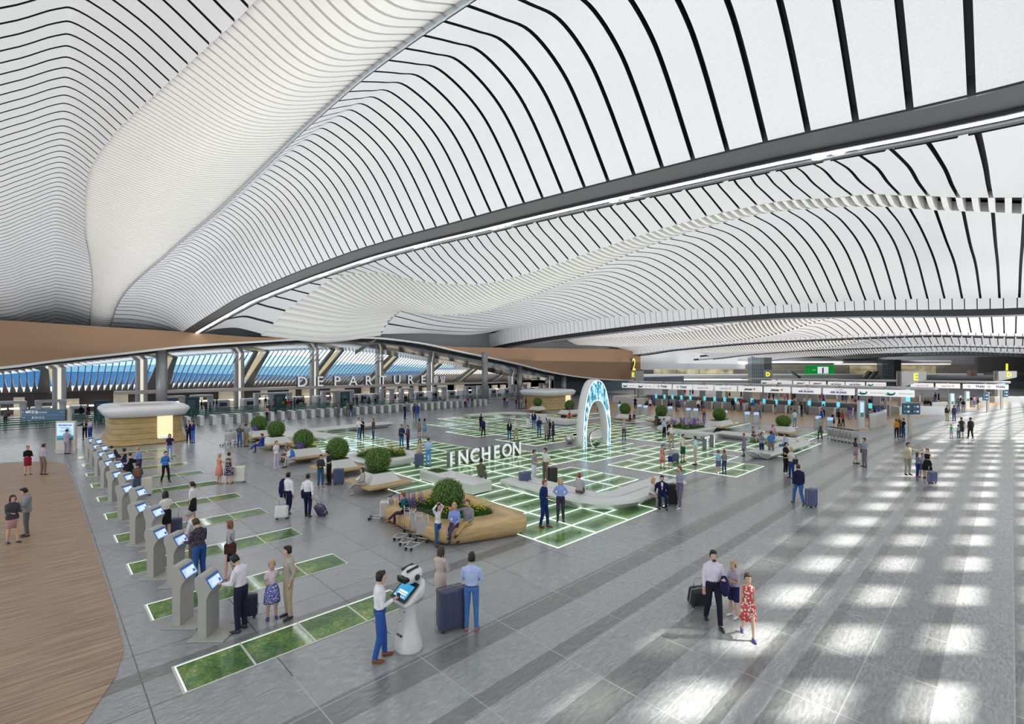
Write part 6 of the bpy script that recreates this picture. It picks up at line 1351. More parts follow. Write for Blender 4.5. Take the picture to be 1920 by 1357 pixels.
def person(px, py, face, sex, top, tc_, bot, bc, hair='short', hc='brown', pose='stand', al='down', ar='down', H=None, skin='l', label='', vox=.013, lean=0., turn=0., nod=0., beard=False, extra=(), ec=(.05,.03,.02), shoe=(.02,.02,.02), seat=None, group=None, child=False, tm=None, bm_=None, z=0.):
    if isinstance(extra, str): extra = (extra,)
    H = H or (1.24 if child else (1.64 if sex == 'f' else 1.76))
    parts, low, topz = person_meshes(sex, pose, al, ar, top, bot, hair, child, vox, lean, turn, nod, beard, tuple(extra))
    x, y = at(px, py, seat or z); sc = H/1.75
    if seat is not None: zz = seat+.075*sc
    else: zz = z-low*sc
    o = thing('person', label, 'person', x, y, zz, FAC+math.radians(face), group); o.scale = (sc,)*3
    key0 = id(parts); made = {}
    for nm, b in parts.items():
        kk2 = (key0, nm)
        if kk2 not in MCACHE:
            MCACHE[kk2] = b.mesh(NAMES.get(nm, nm), [None]*4 if nm == 'body' else [None])
        up_ = made.get('body') if nm in ('hair', 'beard') else made.get('trousers') if nm == 'belt' else None
        c = link(NAMES.get(nm, nm), MCACHE[kk2], up_ or o); made[nm] = c
        if nm == 'body': ms = [mat('skin_'+skin, SKIN[skin], .5, spec=.4), EYE, IRIS, LIP]
        elif nm == 'hair' or nm == 'beard': ms = [mat('hair_'+hc, HAIR[hc], .6)]
        elif nm in ('top', 'dress', 'jacket'): ms = [tm or cloth(tc_)]
        elif nm in ('trousers', 'shorts'): ms = [bm_ or cloth(bc)]
        elif nm == 'skirt': ms = [(tm or cloth(tc_)) if top in ('dress', 'dresslong') else (bm_ or cloth(bc))]
        elif nm.startswith('shoe'): ms = [mat('shoe_%02x%02x%02x' % tuple(int(q**.45*255) for q in shoe), shoe, .35)]
        elif nm == 'shirt_front': ms = [cloth((.72,.72,.76))]
        elif nm == 'belt': ms = [mat('belt_leather', (.03,.018,.012), .4)]
        elif nm in ('phone',): ms = [blk]
        else: ms = [cloth(ec)]
        for i, m in enumerate(ms): c.material_slots[i].link = 'OBJECT'; c.material_slots[i].material = m
    return o
WH=(.80,.78,.82); NVY=(.012,.016,.055); BLK=(.012,.012,.014); JN=(.04,.12,.30); DJ=(.02,.05,.14); GR=(.22,.23,.25); LG=(.45,.46,.48); KH=(.42,.32,.20); BE=(.50,.41,.32); LB=(.42,.52,.82); BL=(.03,.09,.35); RD=(.45,.02,.03); BRN=(.10,.05,.03); PUR=(.07,.05,.10); GN=(.02,.14,.04); OR=(.60,.22,.03); PK=(.65,.30,.38); TL=(.02,.13,.15)
redp = pattern((.75,.70,.70), (.55,.08,.07), 16, 'cloth_red_diamond'); bluep = pattern((.7,.7,.8), (.10,.12,.45), 26, 'cloth_blue_floral'); darkp = pattern((.45,.38,.42), (.025,.02,.04), 14, 'cloth_dark_floral'); plaid = pattern((.14,.12,.14), (.035,.03,.045), 34, 'cloth_plaid')
P = person
# foreground
P(712,1237,108,'m','shirt',WH,'trousers',(.035,.10,.36),'short','black',al='down',ar='cup',H=1.79,label='man in white shirt and blue trousers holding a cup beside the white robot',extra=('cup',),ec=(.03,.04,.12),shoe=(.22,.06,.02),pose='step',vox=.012)
P(826,1150,150,'f','dresslong',(.58,.47,.42),'pencil',BE,'long','brown',al='fore',ar='cross',H=1.63,label='woman in a short beige dress and heels behind the tall navy suitcase',shoe=(.5,.3,.22),vox=.012)
P(884,1182,176,'m','shirt',(.46,.54,.82),'slim',(.07,.18,.45),'short','black',al='cross',ar='cross',H=1.75,label='man in light blue shirt and jeans with folded arms, seen from behind',shoe=(.35,.12,.12),vox=.012)
P(1337,1170,-6,'m','shirt',(.70,.64,.76),'trousers',(.014,.014,.03),'short','black',al='bent',ar='down',H=1.72,label='bearded man in white shirt pulling a black case and carrying a dark jacket',beard=True,pose='walk',extra=('armjacket',),ec=(.016,.018,.07),shoe=(.012,.012,.014),vox=.012)
P(1376,1156,-62,'m','tee',(.42,.38,.48),'shorts',(.02,.02,.09),'crop','blond',al='cross',ar='cross',H=1.30,child=True,label='blond boy in grey T-shirt between the bearded man and the girl',shoe=(.75,.73,.73),vox=.012)
P(1402,1193,-12,'f','dress',RD,'skirt',RD,'ponytail','brown',pose='walk',H=1.37,child=True,tm=redp,label='girl with ponytail in a red and white patterned dress in the foreground',shoe=(.05,.05,.25),vox=.012)
P(452,1182,-98,'m','shirt',(.76,.72,.80),'trousers',(.02,.02,.045),'short','black',al='fore',ar='fore',H=1.74,nod=.5,lean=.1,beard=True,label='bearded man in white shirt using the nearest check-in machine',vox=.012)
P(510,1159,28,'f','tee',(.78,.66,.72),'skirt',(.6,.6,.7),'ponytail','blond',al='side',ar='bent',H=1.35,child=True,bm_=bluep,label='little blond girl in pink top and patterned skirt with open arms',shoe=(.03,.04,.25),vox=.012)
P(541,1157,-48,'m','sweater',(.42,.37,.31),'trousers',(.46,.36,.26),'short','black',al='pocket',ar='down',H=1.70,label='man in beige sweater and khaki trousers beside the little girl',vox=.012)
P(432,1084,-78,'f','rolled',(.42,.40,.42),'pencil',(.014,.016,.035),'bob','red',al='down',ar='down',H=1.62,pose='step',label='woman in grey blouse and dark skirt with a brown tote bag',extra=('tote_l',),ec=(.06,.025,.02),shoe=(.45,.32,.25),vox=.013)
P(374,1092,-112,'m','shirt',(.06,.055,.07),'trousers',(.03,.10,.30),'short','brown',al='fore',ar='fore',H=1.78,nod=.4,lean=.1,tm=plaid,label='man in dark checked shirt and jeans at the second pair of machines',vox=.013)
P(363,1066,-78,'m','shirt',(.72,.70,.72),'trousers',(.16,.12,.12),'short','grey',al='fore',ar='fore',H=1.74,nod=.4,lean=.1,label='grey-haired man in white shirt and scarf next to the man in a checked shirt',extra=('scarf','tote_l'),ec=(.35,.25,.30),vox=.013)
P(311,1010,-125,'f','tee',(.72,.68,.60),'pencil',BLK,'long','black',al='fore',ar='fore',H=1.66,label='woman with long black hair in a black skirt at the check-in machines',vox=.014)
P(361,983,-92,'f','rolled',(.78,.76,.75),'pencil',(.02,.02,.025),'ponytail','black',al='down',ar='phone',H=1.62,label='woman in white blouse and black skirt with her hand on her face',vox=.014)
P(540,968,172,'m','shirt',WH,'trousers',(.012,.014,.05),'short','black',pose='walk',H=1.76,label='left of the two men walking away in white shirts, jacket over his shoulder',extra=('shoulderjacket',),ec=(.012,.014,.06),shoe=(.08,.03,.02),vox=.014)
P(577,969,180,'m','shirt',WH,'trousers',(.012,.014,.05),'short','black',al='bent',ar='back',pose='step',H=1.70,label='right of the two men walking away in white shirts, jacket on his arm',extra=('armjacket',),ec=(.012,.014,.06),vox=.014)
P(411,907,152,'f','dress',(.70,.28,.20),'skirt',(.7,.28,.2),'bob','blond',al='fore',ar='side',H=1.58,label='woman in a short coral dress and pale sun hat',extra=('hat',),ec=(.6,.6,.66),shoe=(.4,.25,.12),vox=.015)
P(429,907,178,'f','dress',(.05,.04,.07),'skirt',(.05,.04,.07),'bun','brown',H=1.62,tm=darkp,label='woman in a short dark patterned dress with hair in a bun',shoe=(.4,.25,.12),vox=.015)
P(518,878,62,'f','tee',(.78,.70,.76),'slim',(.66,.58,.70),'ponytail','red',al='bent',ar='down',H=1.64,label='woman in white top and lilac trousers beside the seated pair',shoe=(.75,.7,.75),vox=.016)
P(551,861,-62,'m','shirt',(.06,.22,.55),'trousers',(.5,.45,.4),'short','red',pose='sit',al='lap',ar='lap',seat=.43,lean=.25,label='man in bright blue shirt sitting on the flowered planter bench',vox=.016)
P(540,852,-20,'f','tee',(.10,.12,.15),'slim',(.12,.12,.15),'bob','blond',pose='sit',al='chin',ar='lap',seat=.43,lean=.2,label='blond woman in dark top sitting behind the man in bright blue',vox=.018)
P(492,836,-62,'m','jacket',(.02,.05,.28),'trousers',(.02,.05,.28),'short','brown',pose='sitx',al='chin',ar='lap',seat=.43,extra=('shirtfront',),label='man in blue suit sitting on a planter bench',vox=.016)
P(449,838,178,'m','sweater',(.10,.10,.10),'slim',JN,'short','grey',al='cross',ar='cross',H=1.72,label='grey-haired man in dark top and jeans beside the trolleys',shoe=(.25,.06,.03),vox=.017)
P(461,837,168,'m','shirt',(.32,.33,.36),'trousers',(.30,.22,.12),'short','black',al='fore',ar='fore',H=1.74,label='man in grey shirt and khaki trousers beside the grey-haired man',vox=.017)
P(601,913,42,'f','sweater',(.05,.05,.055),'slim',(.03,.10,.25),'ponytail','brown',al='fore',ar='fore',H=1.64,label='woman with ponytail in grey top and jeans looking at a phone',shoe=(.5,.2,.18),nod=.3,vox=.016)
P(617,908,-42,'m','tee',(.01,.03,.03),'slim',BLK,'short','black',al='fore',ar='pocket',H=1.74,label='man in dark green T-shirt and black trousers beside the navy suitcase',nod=.4,vox=.016)
P(680,909,-52,'f','jacket',(.40,.38,.37),'slim',(.42,.40,.40),'bob','brown',pose='sitx',al='lap',ar='lap',seat=.43,label='woman in pale grey suit sitting on the corner of a planter bench',shoe=(.55,.38,.28),vox=.016)
P(761,963,-50,'f','sweater',BLK,'slim',(.06,.03,.08),'bun','red',pose='sitx',al='lap',ar='chin',seat=.56,lean=.15,label='woman with a teal shawl sitting at the left end of the large planter',extra=('shawl',),ec=(.01,.11,.13),shoe=(.4,.15,.08),vox=.015)
P(821,1024,52,'f','sweater',(.76,.73,.74),'slim',(.04,.12,.28),'long','black',al='up',ar='up',H=1.40,child=True,label='girl in white top and jeans with both hands on her head',shoe=(.02,.02,.02),vox=.014)
P(852,987,-2,'f','shirt',(.28,.36,.78),'slim',(.07,.05,.11),'long','blond',pose='sitx',al='lap',ar='cup',seat=.56,label='blond woman in blue shirt with a white cup sitting on the large planter',extra=('cup',),ec=(.75,.75,.75),vox=.014)
P(877,984,-18,'m','sweater',(.26,.26,.28),'trousers',(.48,.32,.12),'short','red',pose='sitx',al='lap',ar='rest',seat=.56,beard=True,label='man in grey sweater and tan trousers sitting on the large planter',vox=.014)
P(1020,988,58,'m','jacket',(.012,.025,.12),'trousers',(.012,.025,.12),'short','red',al='down',ar='bent',pose='step',H=1.76,label='man in navy suit touching the arm of the woman in blue',shoe=(.16,.04,.02),vox=.014)
P(1051,977,-8,'f','shirt',(.30,.40,.80),'trousers',(.05,.04,.07),'long','blond',al='hip',ar='hip',H=1.66,label='blond woman in light blue shirt with hands on hips',vox=.014)
P(1001,906,58,'m','tee',(.28,.27,.34),'trousers',(.74,.72,.80),'short','black',al='fore',ar='fore',H=1.72,label='man in grey T-shirt and white trousers in the garden',vox=.016)
P(1023,904,-48,'m','polo',(.72,.71,.66),'trousers',(.17,.14,.11),'short','black',al='pocket',ar='bent',H=1.78,skin='m',label='man in white polo and grey-brown trousers holding a cup in the garden',vox=.016)
P(902,893,168,'m','tee',(.10,.11,.06),'trousers',(.12,.11,.12),'short','black',pose='sit',al='chin',ar='lap',seat=.6,skin='m',label='man in olive T-shirt sitting on the white block bench',vox=.018)
P(1086,925,162,'m','tee',(.42,.41,.44),'trousers',(.14,.09,.06),'short','red',pose='sit',al='phone',ar='lap',seat=.46,label='man in grey T-shirt sitting with his back to the camera on the curved bench',vox=.016)
P(1222,930,32,'f','shirt',(.66,.64,.63),'slim',(.28,.25,.26),'long','blond',pose='sit',al='lap',ar='lap',seat=.46,lean=.1,label='blond woman in white blouse sitting on the right end of the curved bench',vox=.016)
P(1241,930,-12,'m','jacket',(.010,.012,.05),'trousers',(.010,.012,.05),'short','black',pose='sit',al='pocket',ar='lean',seat=.50,extra=('shirtfront',),beard=True,label='man in dark navy suit sitting at the end of the curved bench',vox=.016)
P(1275,953,-72,'m','shirt',(.30,.29,.42),'trousers',(.17,.14,.21),'short','red',al='fore',ar='down',pose='step',H=1.78,beard=True,label='man in grey waistcoat and white shirt standing by the black case',shoe=(.75,.73,.75),vox=.015)
P(1473,888,30,'m','tee',BLK,'slim',BLK,'short','black',al='cross',ar='fore',H=1.76,label='man in black T-shirt hugging the woman with a dark tote bag',shoe=(.75,.7,.7),vox=.016)
P(1484,896,-70,'f','tee',(.62,.62,.60),'trousers',(.02,.05,.18),'bob','blond',al='fore',ar='fore',H=1.66,label='blond woman in pale top and jeans with a dark tote bag',extra=('tote_l',),ec=(.04,.03,.03),vox=.016)
P(1497,945,176,'m','jacket',(.016,.014,.055),'trousers',(.05,.15,.42),'short','brown',al='down',ar='down',pose='walk',H=1.74,label='man in dark blazer and jeans walking away with a suitcase',shoe=(.2,.08,.04),vox=.014)
P(1604,869,60,'f','sweater',(.06,.055,.07),'pencil',(.4,.28,.34),'bob','black',al='cross',ar='fore',H=1.60,pose='step',label='woman in dark sweater and pink skirt embraced on the walkway',shoe=BLK,vox=.018)
P(1621,875,-90,'m','shirt',(.30,.30,.36),'trousers',(.20,.19,.21),'short','black',al='fore',ar='fore',H=1.74,label='man in grey shirt with a shoulder bag embracing the woman in a pink skirt',extra=('tote',),ec=(.10,.08,.08),vox=.018)
P(1702,890,4,'m','jacket',(.50,.46,.32),'trousers',(.36,.35,.27),'short','black',al='side',ar='down',H=1.80,skin='m',label='man in cream jacket and khaki trousers with the two children',vox=.016)
P(1720,894,30,'f','sweater',(.20,.17,.24),'slim',(.03,.04,.2),'mid','brown',al='fore',ar='fore',H=1.30,child=True,label='girl in a grey-lilac top between the man in cream and the boy',shoe=(.4,.03,.08),vox=.018)
P(1729,894,-20,'m','tee',(.30,.42,.70),'shorts',(.14,.14,.32),'crop','red',al='cross',ar='cross',H=1.27,child=True,label='boy in light blue T-shirt beside the woman in a short black dress',vox=.018)
P(1739,897,-70,'f','dress',BLK,'skirt',BLK,'bun','red',al='fore',ar='fore',H=1.62,label='red-haired woman in a short black dress with the blue cabin case',vox=.017)
P(23,1018,70,'f','jacket',(.06,.06,.07),'pencil',(.5,.28,.30),'bob','black',al='fore',ar='fore',H=1.62,label='woman in dark jacket and pink skirt on the wood deck',pose='step',shoe=(.03,.03,.05),vox=.015)
P(50,1005,-40,'m','jacket',(.25,.25,.30),'slim',(.12,.115,.12),'short','black',al='fore',ar='fore',H=1.72,label='man in grey blazer looking down at the woman on the wood deck',nod=.3,vox=.015)
P(52,890,60,'f','sweater',BLK,'pencil',(.30,.02,.05),'ponytail','red',al='fore',ar='fore',H=1.62,label='woman in black top with a red cloth at the far corner of the wood deck',vox=.018)
P(81,890,172,'m','shirt',(.42,.38,.48),'trousers',(.22,.16,.12),'short','brown',al='down',ar='down',H=1.72,label='man in lilac shirt and brown trousers at the far corner of the wood deck',vox=.018)
P(125,851,180,'m','jacket',(.40,.33,.42),'trousers',(.36,.31,.38),'short','brown',al='fore',ar='fore',H=1.72,label='man in pale lilac suit reading the poster totem',vox=.018)
P(159,824,20,'f','jacket',BLK,'slim',BLK,'mid','brown',al='fore',ar='side',H=1.62,extra=('shirtfront',),label='woman in black jacket pointing, right of the poster totem',vox=.02)
P(169,824,-10,'m','shirt',(.52,.45,.62),'trousers',(.03,.05,.25),'short','red',al='fore',ar='bent',H=1.72,label='man in lilac shirt with blue trousers, right of the poster totem',vox=.02)
P(302,819,180,'m','jacket',(.03,.03,.06),'trousers',(.03,.03,.06),'short','black',al='fore',ar='phone',H=1.76,label='man in dark suit standing in the doorway of the large pavilion',vox=.02)
P(318,860,40,'f','tee',(.02,.02,.06),'slim',(.22,.35,.62),'bob','brown',al='hip',ar='down',pose='step',H=1.62,label='woman in navy T-shirt and pale jeans near the large pavilion',vox=.018)
P(310,903,60,'f','sweater',(.05,.18,.55),'slim',BLK,'crop','black',al='bent',ar='bent',pose='walk',H=1.60,label='short-haired woman in bright blue sweater walking with a coat',vox=.016)
P(221,884,-75,'f','dress',(.03,.03,.08),'skirt',NVY,'crop','black',al='fore',ar='fore',lean=.5,H=1.58,label='woman in navy dress leaning towards the farthest check-in machines',vox=.018)
P(233,895,-80,'f','dress',(.02,.03,.10),'skirt',NVY,'bun','black',al='fore',ar='fore',H=1.58,skin='m',label='woman in navy sleeveless dress with a bun at the check-in machines',vox=.018)
P(244,905,-85,'f','dress',BLK,'skirt',BLK,'bun','brown',al='fore',ar='fore',H=1.56,label='woman in black sleeveless dress at the check-in machines',vox=.018)
P(261,893,-80,'f','shirt',(.25,.36,.75),'trousers',(.06,.05,.14),'bun','blond',al='fore',ar='bent',H=1.62,lean=.1,label='blond woman in light blue shirt with a black handbag at the machines',extra=('handbag',),ec=BLK,vox=.018)
P(258,931,-150,'f','coat',(.08,.10,.18),'slim',BLK,'bun','brown',al='fore',ar='fore',H=1.58,label='woman in slate blue coat with a tan backpack at the machines',extra=('pack',),ec=(.25,.10,.03),vox=.017)
P(354,829,10,'m','jacket',(.014,.014,.035),'trousers',(.014,.014,.035),'short','black',extra=('shirtfront',),H=1.74,label='man in dark suit and white shirt right of the large pavilion',vox=.02)
P(362,830,-20,'m','sweater',(.012,.02,.16),'slim',(.05,.16,.5),'short','black',al='chin',ar='fore',H=1.74,label='man in dark blue sweater and jeans right of the large pavilion',vox=.02)
# garden and right-hand side: shared meshes, one label each
def far(px, py, face, sex, top, tcol, bot, bcol, hair, hc, label, **k): 
    k.setdefault('vox', .024); return P(px, py, face, sex, top, tcol, bot, bcol, hair, hc, label=label, **k)
far(501,788,170,'f','sweater',PK,'slim',BLK,'long','black','woman in pink top with long black hair in front of the turnstiles')
far(673,823,60,'m','tee',WH,'slim',JN,'short','black','man in white T-shirt reaching out, left of the brown jacket man',al='reach')
far(679,820,30,'f','sweater',BLK,'slim',BLK,'bob','black','person in black behind the man in a white T-shirt')
far(700,824,-60,'m','jacket',(.09,.05,.06),'slim',DJ,'short','red','red-haired man in brown leather jacket facing the man in white T-shirt')
far(753,840,-20,'m','jacket',(.02,.03,.08),'slim',JN,'short','brown','man in navy jacket right of the faceted flower planter',al='bent')
far(765,842,-60,'m','jacket',(.09,.05,.06),'slim',NVY,'short','red','man in brown leather jacket right of the faceted flower planter',al='fore')
far(787,873,20,'f','dress',BE,'pencil',BE,'long','brown','woman in beige dress behind a suitcase left of the letters',al='hip')
far(803,875,172,'m','shirt',(.40,.52,.78),'slim',(.12,.32,.70),'short','brown','man in pale blue shirt and light jeans left of the letters',al='cross',ar='cross')
far(786,820,175,'f','dress',(.22,.20,.18),'pencil',GR,'mid','black','woman in grey dress in the open grey floor behind the letters',skin='m')
far(796,820,170,'f','dress',(.12,.30,.42),'pencil',BL,'long','black','woman in light blue dress in the open grey floor behind the letters',skin='m')
far(759,785,70,'m','jacket',NVY,'trousers',NVY,'short','brown','man in navy suit facing two men before the turnstiles')
far(777,784,175,'m','sweater',(.07,.06,.08),'slim',DJ,'short','brown','man in dark grey sweater with his back turned before the turnstiles')
far(783,784,-160,'m','jacket',(.03,.07,.30),'trousers',(.03,.07,.30),'short','red','man in bright blue suit before the turnstiles')
far(906,819,20,'f','shirt',(.02,.02,.12),'trousers',BLK,'bob','blond','woman in navy blouse walking in the middle of the garden',pose='walk')
far(902,808,160,'f','shirt',BLK,'slim',BLK,'ponytail','brown','woman in black behind the walking woman in navy')
far(955,825,10,'f','jacket',BLK,'slim',JN,'bob','black','woman in long black cardigan right of the walking woman',extra=('shirtfront',))
far(967,827,40,'m','shirt',(.68,.62,.62),'trousers',KH,'bald','brown','bald man in white shirt and khaki trousers right of the black cardigan',pose='step')
far(990,804,20,'m','tee',(.30,.27,.35),'trousers',WH,'short','brown','man in grey T-shirt and white trousers far in the garden')
far(1001,804,-20,'m','jacket',NVY,'slim',JN,'short','brown','man in navy jacket and jeans far in the garden',extra=('shirtfront',))
far(1011,820,-10,'m','sweater',(.02,.03,.12),'slim',JN,'short','black','bearded man in navy sweater left of the group taking a selfie',al='fore',beard=True)
far(1025,827,160,'f','coat',(.28,.26,.25),'slim',BLK,'crop','grey','woman in grey coat in the group taking a selfie')
far(1030,822,-60,'f','jacket',BLK,'slim',BLK,'long','red','woman in black jacket raising her arm for a selfie',ar='high',extra=('shirtfront',))
far(1037,828,-100,'f','coat',(.015,.02,.06),'slim',DJ,'bob','brown','woman in navy coat at the right of the selfie group')
far(1170,824,150,'f','sweater',(.50,.45,.48),'slim',(.10,.08,.12),'crop','white','white-haired woman with a pale backpack right of the arch',extra=('pack',),ec=(.5,.45,.48))
far(1122,771,160,'m','jacket',NVY,'trousers',NVY,'short','black','man in dark suit seen through the arch')
far(1068,783,-40,'f','dress',RD,'pencil',RD,'bob','blond','woman in red dress sitting left of the arch',pose='sitx',seat=.55,ar='lap',al='lap')
far(1181,786,30,'f','dress',BLK,'pencil',BLK,'bob','red','woman in black and white sitting on the bench right of the arch',pose='sit',seat=.43,al='lap',ar='lap')
far(1189,786,-20,'f','dress',(.02,.03,.15),'pencil',NVY,'bun','black','woman in navy dress sitting on the bench right of the arch',pose='sit',seat=.43,al='lap',ar='lap')
far(1231,789,-30,'f','tee',GN,'pencil',BRN,'bob','black','woman in green sitting left of the long flower bed',pose='sit',seat=.43,skin='d',al='lap',ar='lap')
far(1162,775,170,'f','sweater',TL,'slim',BLK,'bob','black','woman in teal top behind the topiary right of the arch')
far(1245,824,30,'m','shirt',(.50,.56,.80),'slim',BLK,'short','black','man in light blue shirt left of the photographer',shoe=(.7,.7,.7))
far(1255,828,10,'f','jacket',BLK,'pencil',BLK,'bob','blond','blond woman in black jacket behind the photographer')
far(1259,839,-30,'m','shirt',WH,'trousers',KH,'bald','brown','man in white shirt taking a photograph before the oval flower planter',al='phone',ar='phone')
far(1242,878,10,'f','dress',RD,'skirt',RD,'ponytail','brown','girl in a red and white dress beside the boy in a striped shirt',tm=redp,child=True,H=1.35,pose='step',vox=.018)
far(1257,878,0,'m','tee',(.42,.38,.50),'shorts',(.03,.03,.2),'crop','blond','boy in striped shirt with folded arms in the garden',al='cross',ar='cross',child=True,H=1.27,vox=.018)
far(1280,866,30,'m','polo',(.70,.68,.58),'shorts',(.01,.10,.06),'short','black','man in cream shirt and green shorts shaking hands',al='bent',skin='m',vox=.018)
far(1304,871,-120,'m','tee',(.50,.75,.78),'shorts',(.55,.50,.45),'short','brown','man in pale aqua T-shirt and beige shorts shaking hands',ar='reach',vox=.018)
far(1347,888,175,'m','tee',(.30,.55,.72),'shorts',(.14,.14,.28),'crop','red','boy in light blue T-shirt embraced by a girl, seen from behind',child=True,H=1.3,vox=.018)
far(1358,888,-170,'f','sweater',(.28,.22,.25),'slim',DJ,'ponytail','red','girl in mauve cardigan with her arm round the boy',child=True,H=1.32,al='fore',vox=.018)
far(1395,855,-110,'f','coat',(.26,.20,.32),'slim',(.12,.04,.03),'crop','red','elderly woman in lilac coat carrying a paper bag',extra=('handbag',),ec=(.55,.40,.25),H=1.55,vox=.018)
far(1428,856,10,'f','tee',(.20,.24,.34),'slim',(.015,.03,.10),'bob','brown','woman in blue-grey top and dark jeans beside the man in blue polo',al='fore',ar='fore',vox=.018)
far(1446,858,160,'m','polo',(.06,.20,.50),'trousers',(.20,.18,.15),'short','black','man in blue polo and khaki trousers with his hand on her shoulder',ar='reach',skin='m',vox=.018)
far(1475,836,-85,'m','shirt',(.55,.58,.78),'slim',JN,'short','brown','man in white shirt and jeans sitting on the angular white bench',pose='sit',seat=.46,al='chin',ar='lap',lean=.15,vox=.018)
far(1412,818,20,'f','dress',(.05,.04,.07),'pencil',BLK,'bob','red','woman in black floral dress sitting on the white block bench at right',pose='sitx',seat=.5,al='lap',ar='lap',tm=darkp,vox=.02)
far(1424,818,-10,'f','shirt',(.58,.57,.52),'slim',(.25,.25,.25),'long','blond','woman in cream blouse sitting on the white block bench at right',pose='sitx',seat=.5,al='cross',ar='cross',vox=.02)
far(1449,815,10,'f','tee',(.62,.40,.52),'pencil',(.2,.15,.3),'bob','brown','woman in pink top with her hand to her head, sitting near the squat shrub',pose='sit',seat=.5,al='phone',ar='lap',vox=.02)
far(1538,822,-150,'m','shirt',(.28,.38,.30),'trousers',(.09,.09,.09),'crop','grey','elderly man in sage green shirt walking by the trolleys',pose='step',extra=('handbag',),ec=(.3,.2,.1),vox=.02)
far(1540,793,170,'f','dress',(.02,.06,.50),'pencil',BL,'bun','red','woman in bright blue dress behind the silver machine at right')
far(1561,802,175,'f','dress',(.015,.02,.09),'skirt',NVY,'bob','blond','woman in navy dress with blond hair left of the couple in black and red',al='hip')
far(1573,799,60,'m','jacket',BLK,'slim',BLK,'short','black','man in black beside the woman in a red jacket on the oak floor',pose='step')
far(1580,799,40,'f','jacket',(.55,.04,.03),'slim',BLK,'bob','red','woman in red jacket on the oak floor',pose='step')
far(1594,786,170,'m','shirt',(.08,.05,.14),'trousers',(.25,.2,.35),'short','brown','man in purple shirt left of the tall white totem',al='cross')
far(1606,786,-170,'f','sweater',(.06,.03,.07),'slim',(.12,.25,.55),'bob','black','woman in plum top beside the tall white totem')
far(1490,801,178,'m','tee',(.55,.72,.68),'slim',(.16,.35,.50),'short','black','man in pale mint T-shirt and light jeans behind the squat shrub')
far(1320,789,150,'f','sweater',(.45,.20,.12),'slim',(.03,.08,.25),'bob','brown','woman in rust orange sweater walking behind the oval flower planter',pose='step')
far(1681,821,175,'f','sweater',OR,'slim',NVY,'bob','red','woman in orange sweater under the big E sign')
far(1686,818,10,'m','jacket',(.10,.09,.06),'trousers',(.07,.06,.05),'long','blond','man with long blond hair between the orange sweater and black top')
far(1694,820,-90,'f','tee',BLK,'trousers',(.02,.06,.20),'bun','black','woman in black top and jeans under the big E sign')
far(1776,789,0,'m','jacket',(.035,.025,.03),'trousers',KH,'short','brown','man in dark open jacket and khaki trousers on the walkway',al='bent',extra=('shirtfront',))
far(1789,789,175,'m','jacket',(.04,.035,.07),'slim',DJ,'short','black','man in dark blue jacket beside the man in an open jacket',)
far(1784,822,175,'f','tee',(.05,.45,.22),'slim',(.4,.4,.5),'ponytail','blond','child in green T-shirt and patterned leggings on the walkway',child=True,H=1.2)
far(1797,821,175,'m','tee',(.35,.38,.38),'slim',TL,'crop','black','small child in grey beside the man in shorts',child=True,H=1.1)
far(1803,821,175,'m','tee',(.04,.035,.04),'shorts',(.03,.04,.08),'short','brown','man in dark T-shirt and shorts on the walkway, child beside him')
far(1820,822,178,'m','jacket',(.025,.025,.027),'trousers',(.02,.022,.02),'short','black','man in black suit walking away at the right',pose='step')
far(635,783,-20,'m','sweater',(.15,.14,.16),'slim',(.12,.11,.1),'short','brown','man in grey coming through the turnstiles, left of two others')
far(652,780,10,'m','tee',(.18,.2,.1),'trousers',(.2,.16,.14),'short','brown','man in olive T-shirt coming through the turnstiles')
far(658,781,-120,'m','jacket',(.03,.03,.07),'slim',(.02,.06,.25),'short','brown','man in dark jacket and blue jeans coming through the turnstiles',pose='step')
# groups of small figures; each label gives the place in its row
import itertools
TOPS = [('tee',(.30,.32,.36)),('sweater',NVY),('shirt',WH),('jacket',BLK),('tee',RD),('shirt',LB),('sweater',GR),('jacket',(.10,.06,.05)),('tee',(.02,.1,.12)),('sweater',PK),('polo',(.5,.5,.45)),('sweater',(.10,.05,.15))]
BOTS = [('slim',JN),('trousers',BLK),('trousers',KH),('slim',DJ),('trousers',GR),('pencil',BLK),('slim',(.12,.25,.5)),('skirt',(.1,.05,.06))]
HR = [('short','black'),('short','brown'),('bob','brown'),('long','black'),('ponytail','red'),('short','black'),('bob','blond'),('bun','black')]
CN = {(.30,.32,.36):'grey',NVY:'navy',WH:'white',BLK:'black',RD:'red',LB:'light blue',GR:'dark grey',(.10,.06,.05):'brown',(.02,.1,.12):'teal',PK:'pink',(.5,.5,.45):'cream',(.10,.05,.15):'purple',(.5,.45,.02):'yellow',GN:'green',OR:'orange',BL:'blue'}
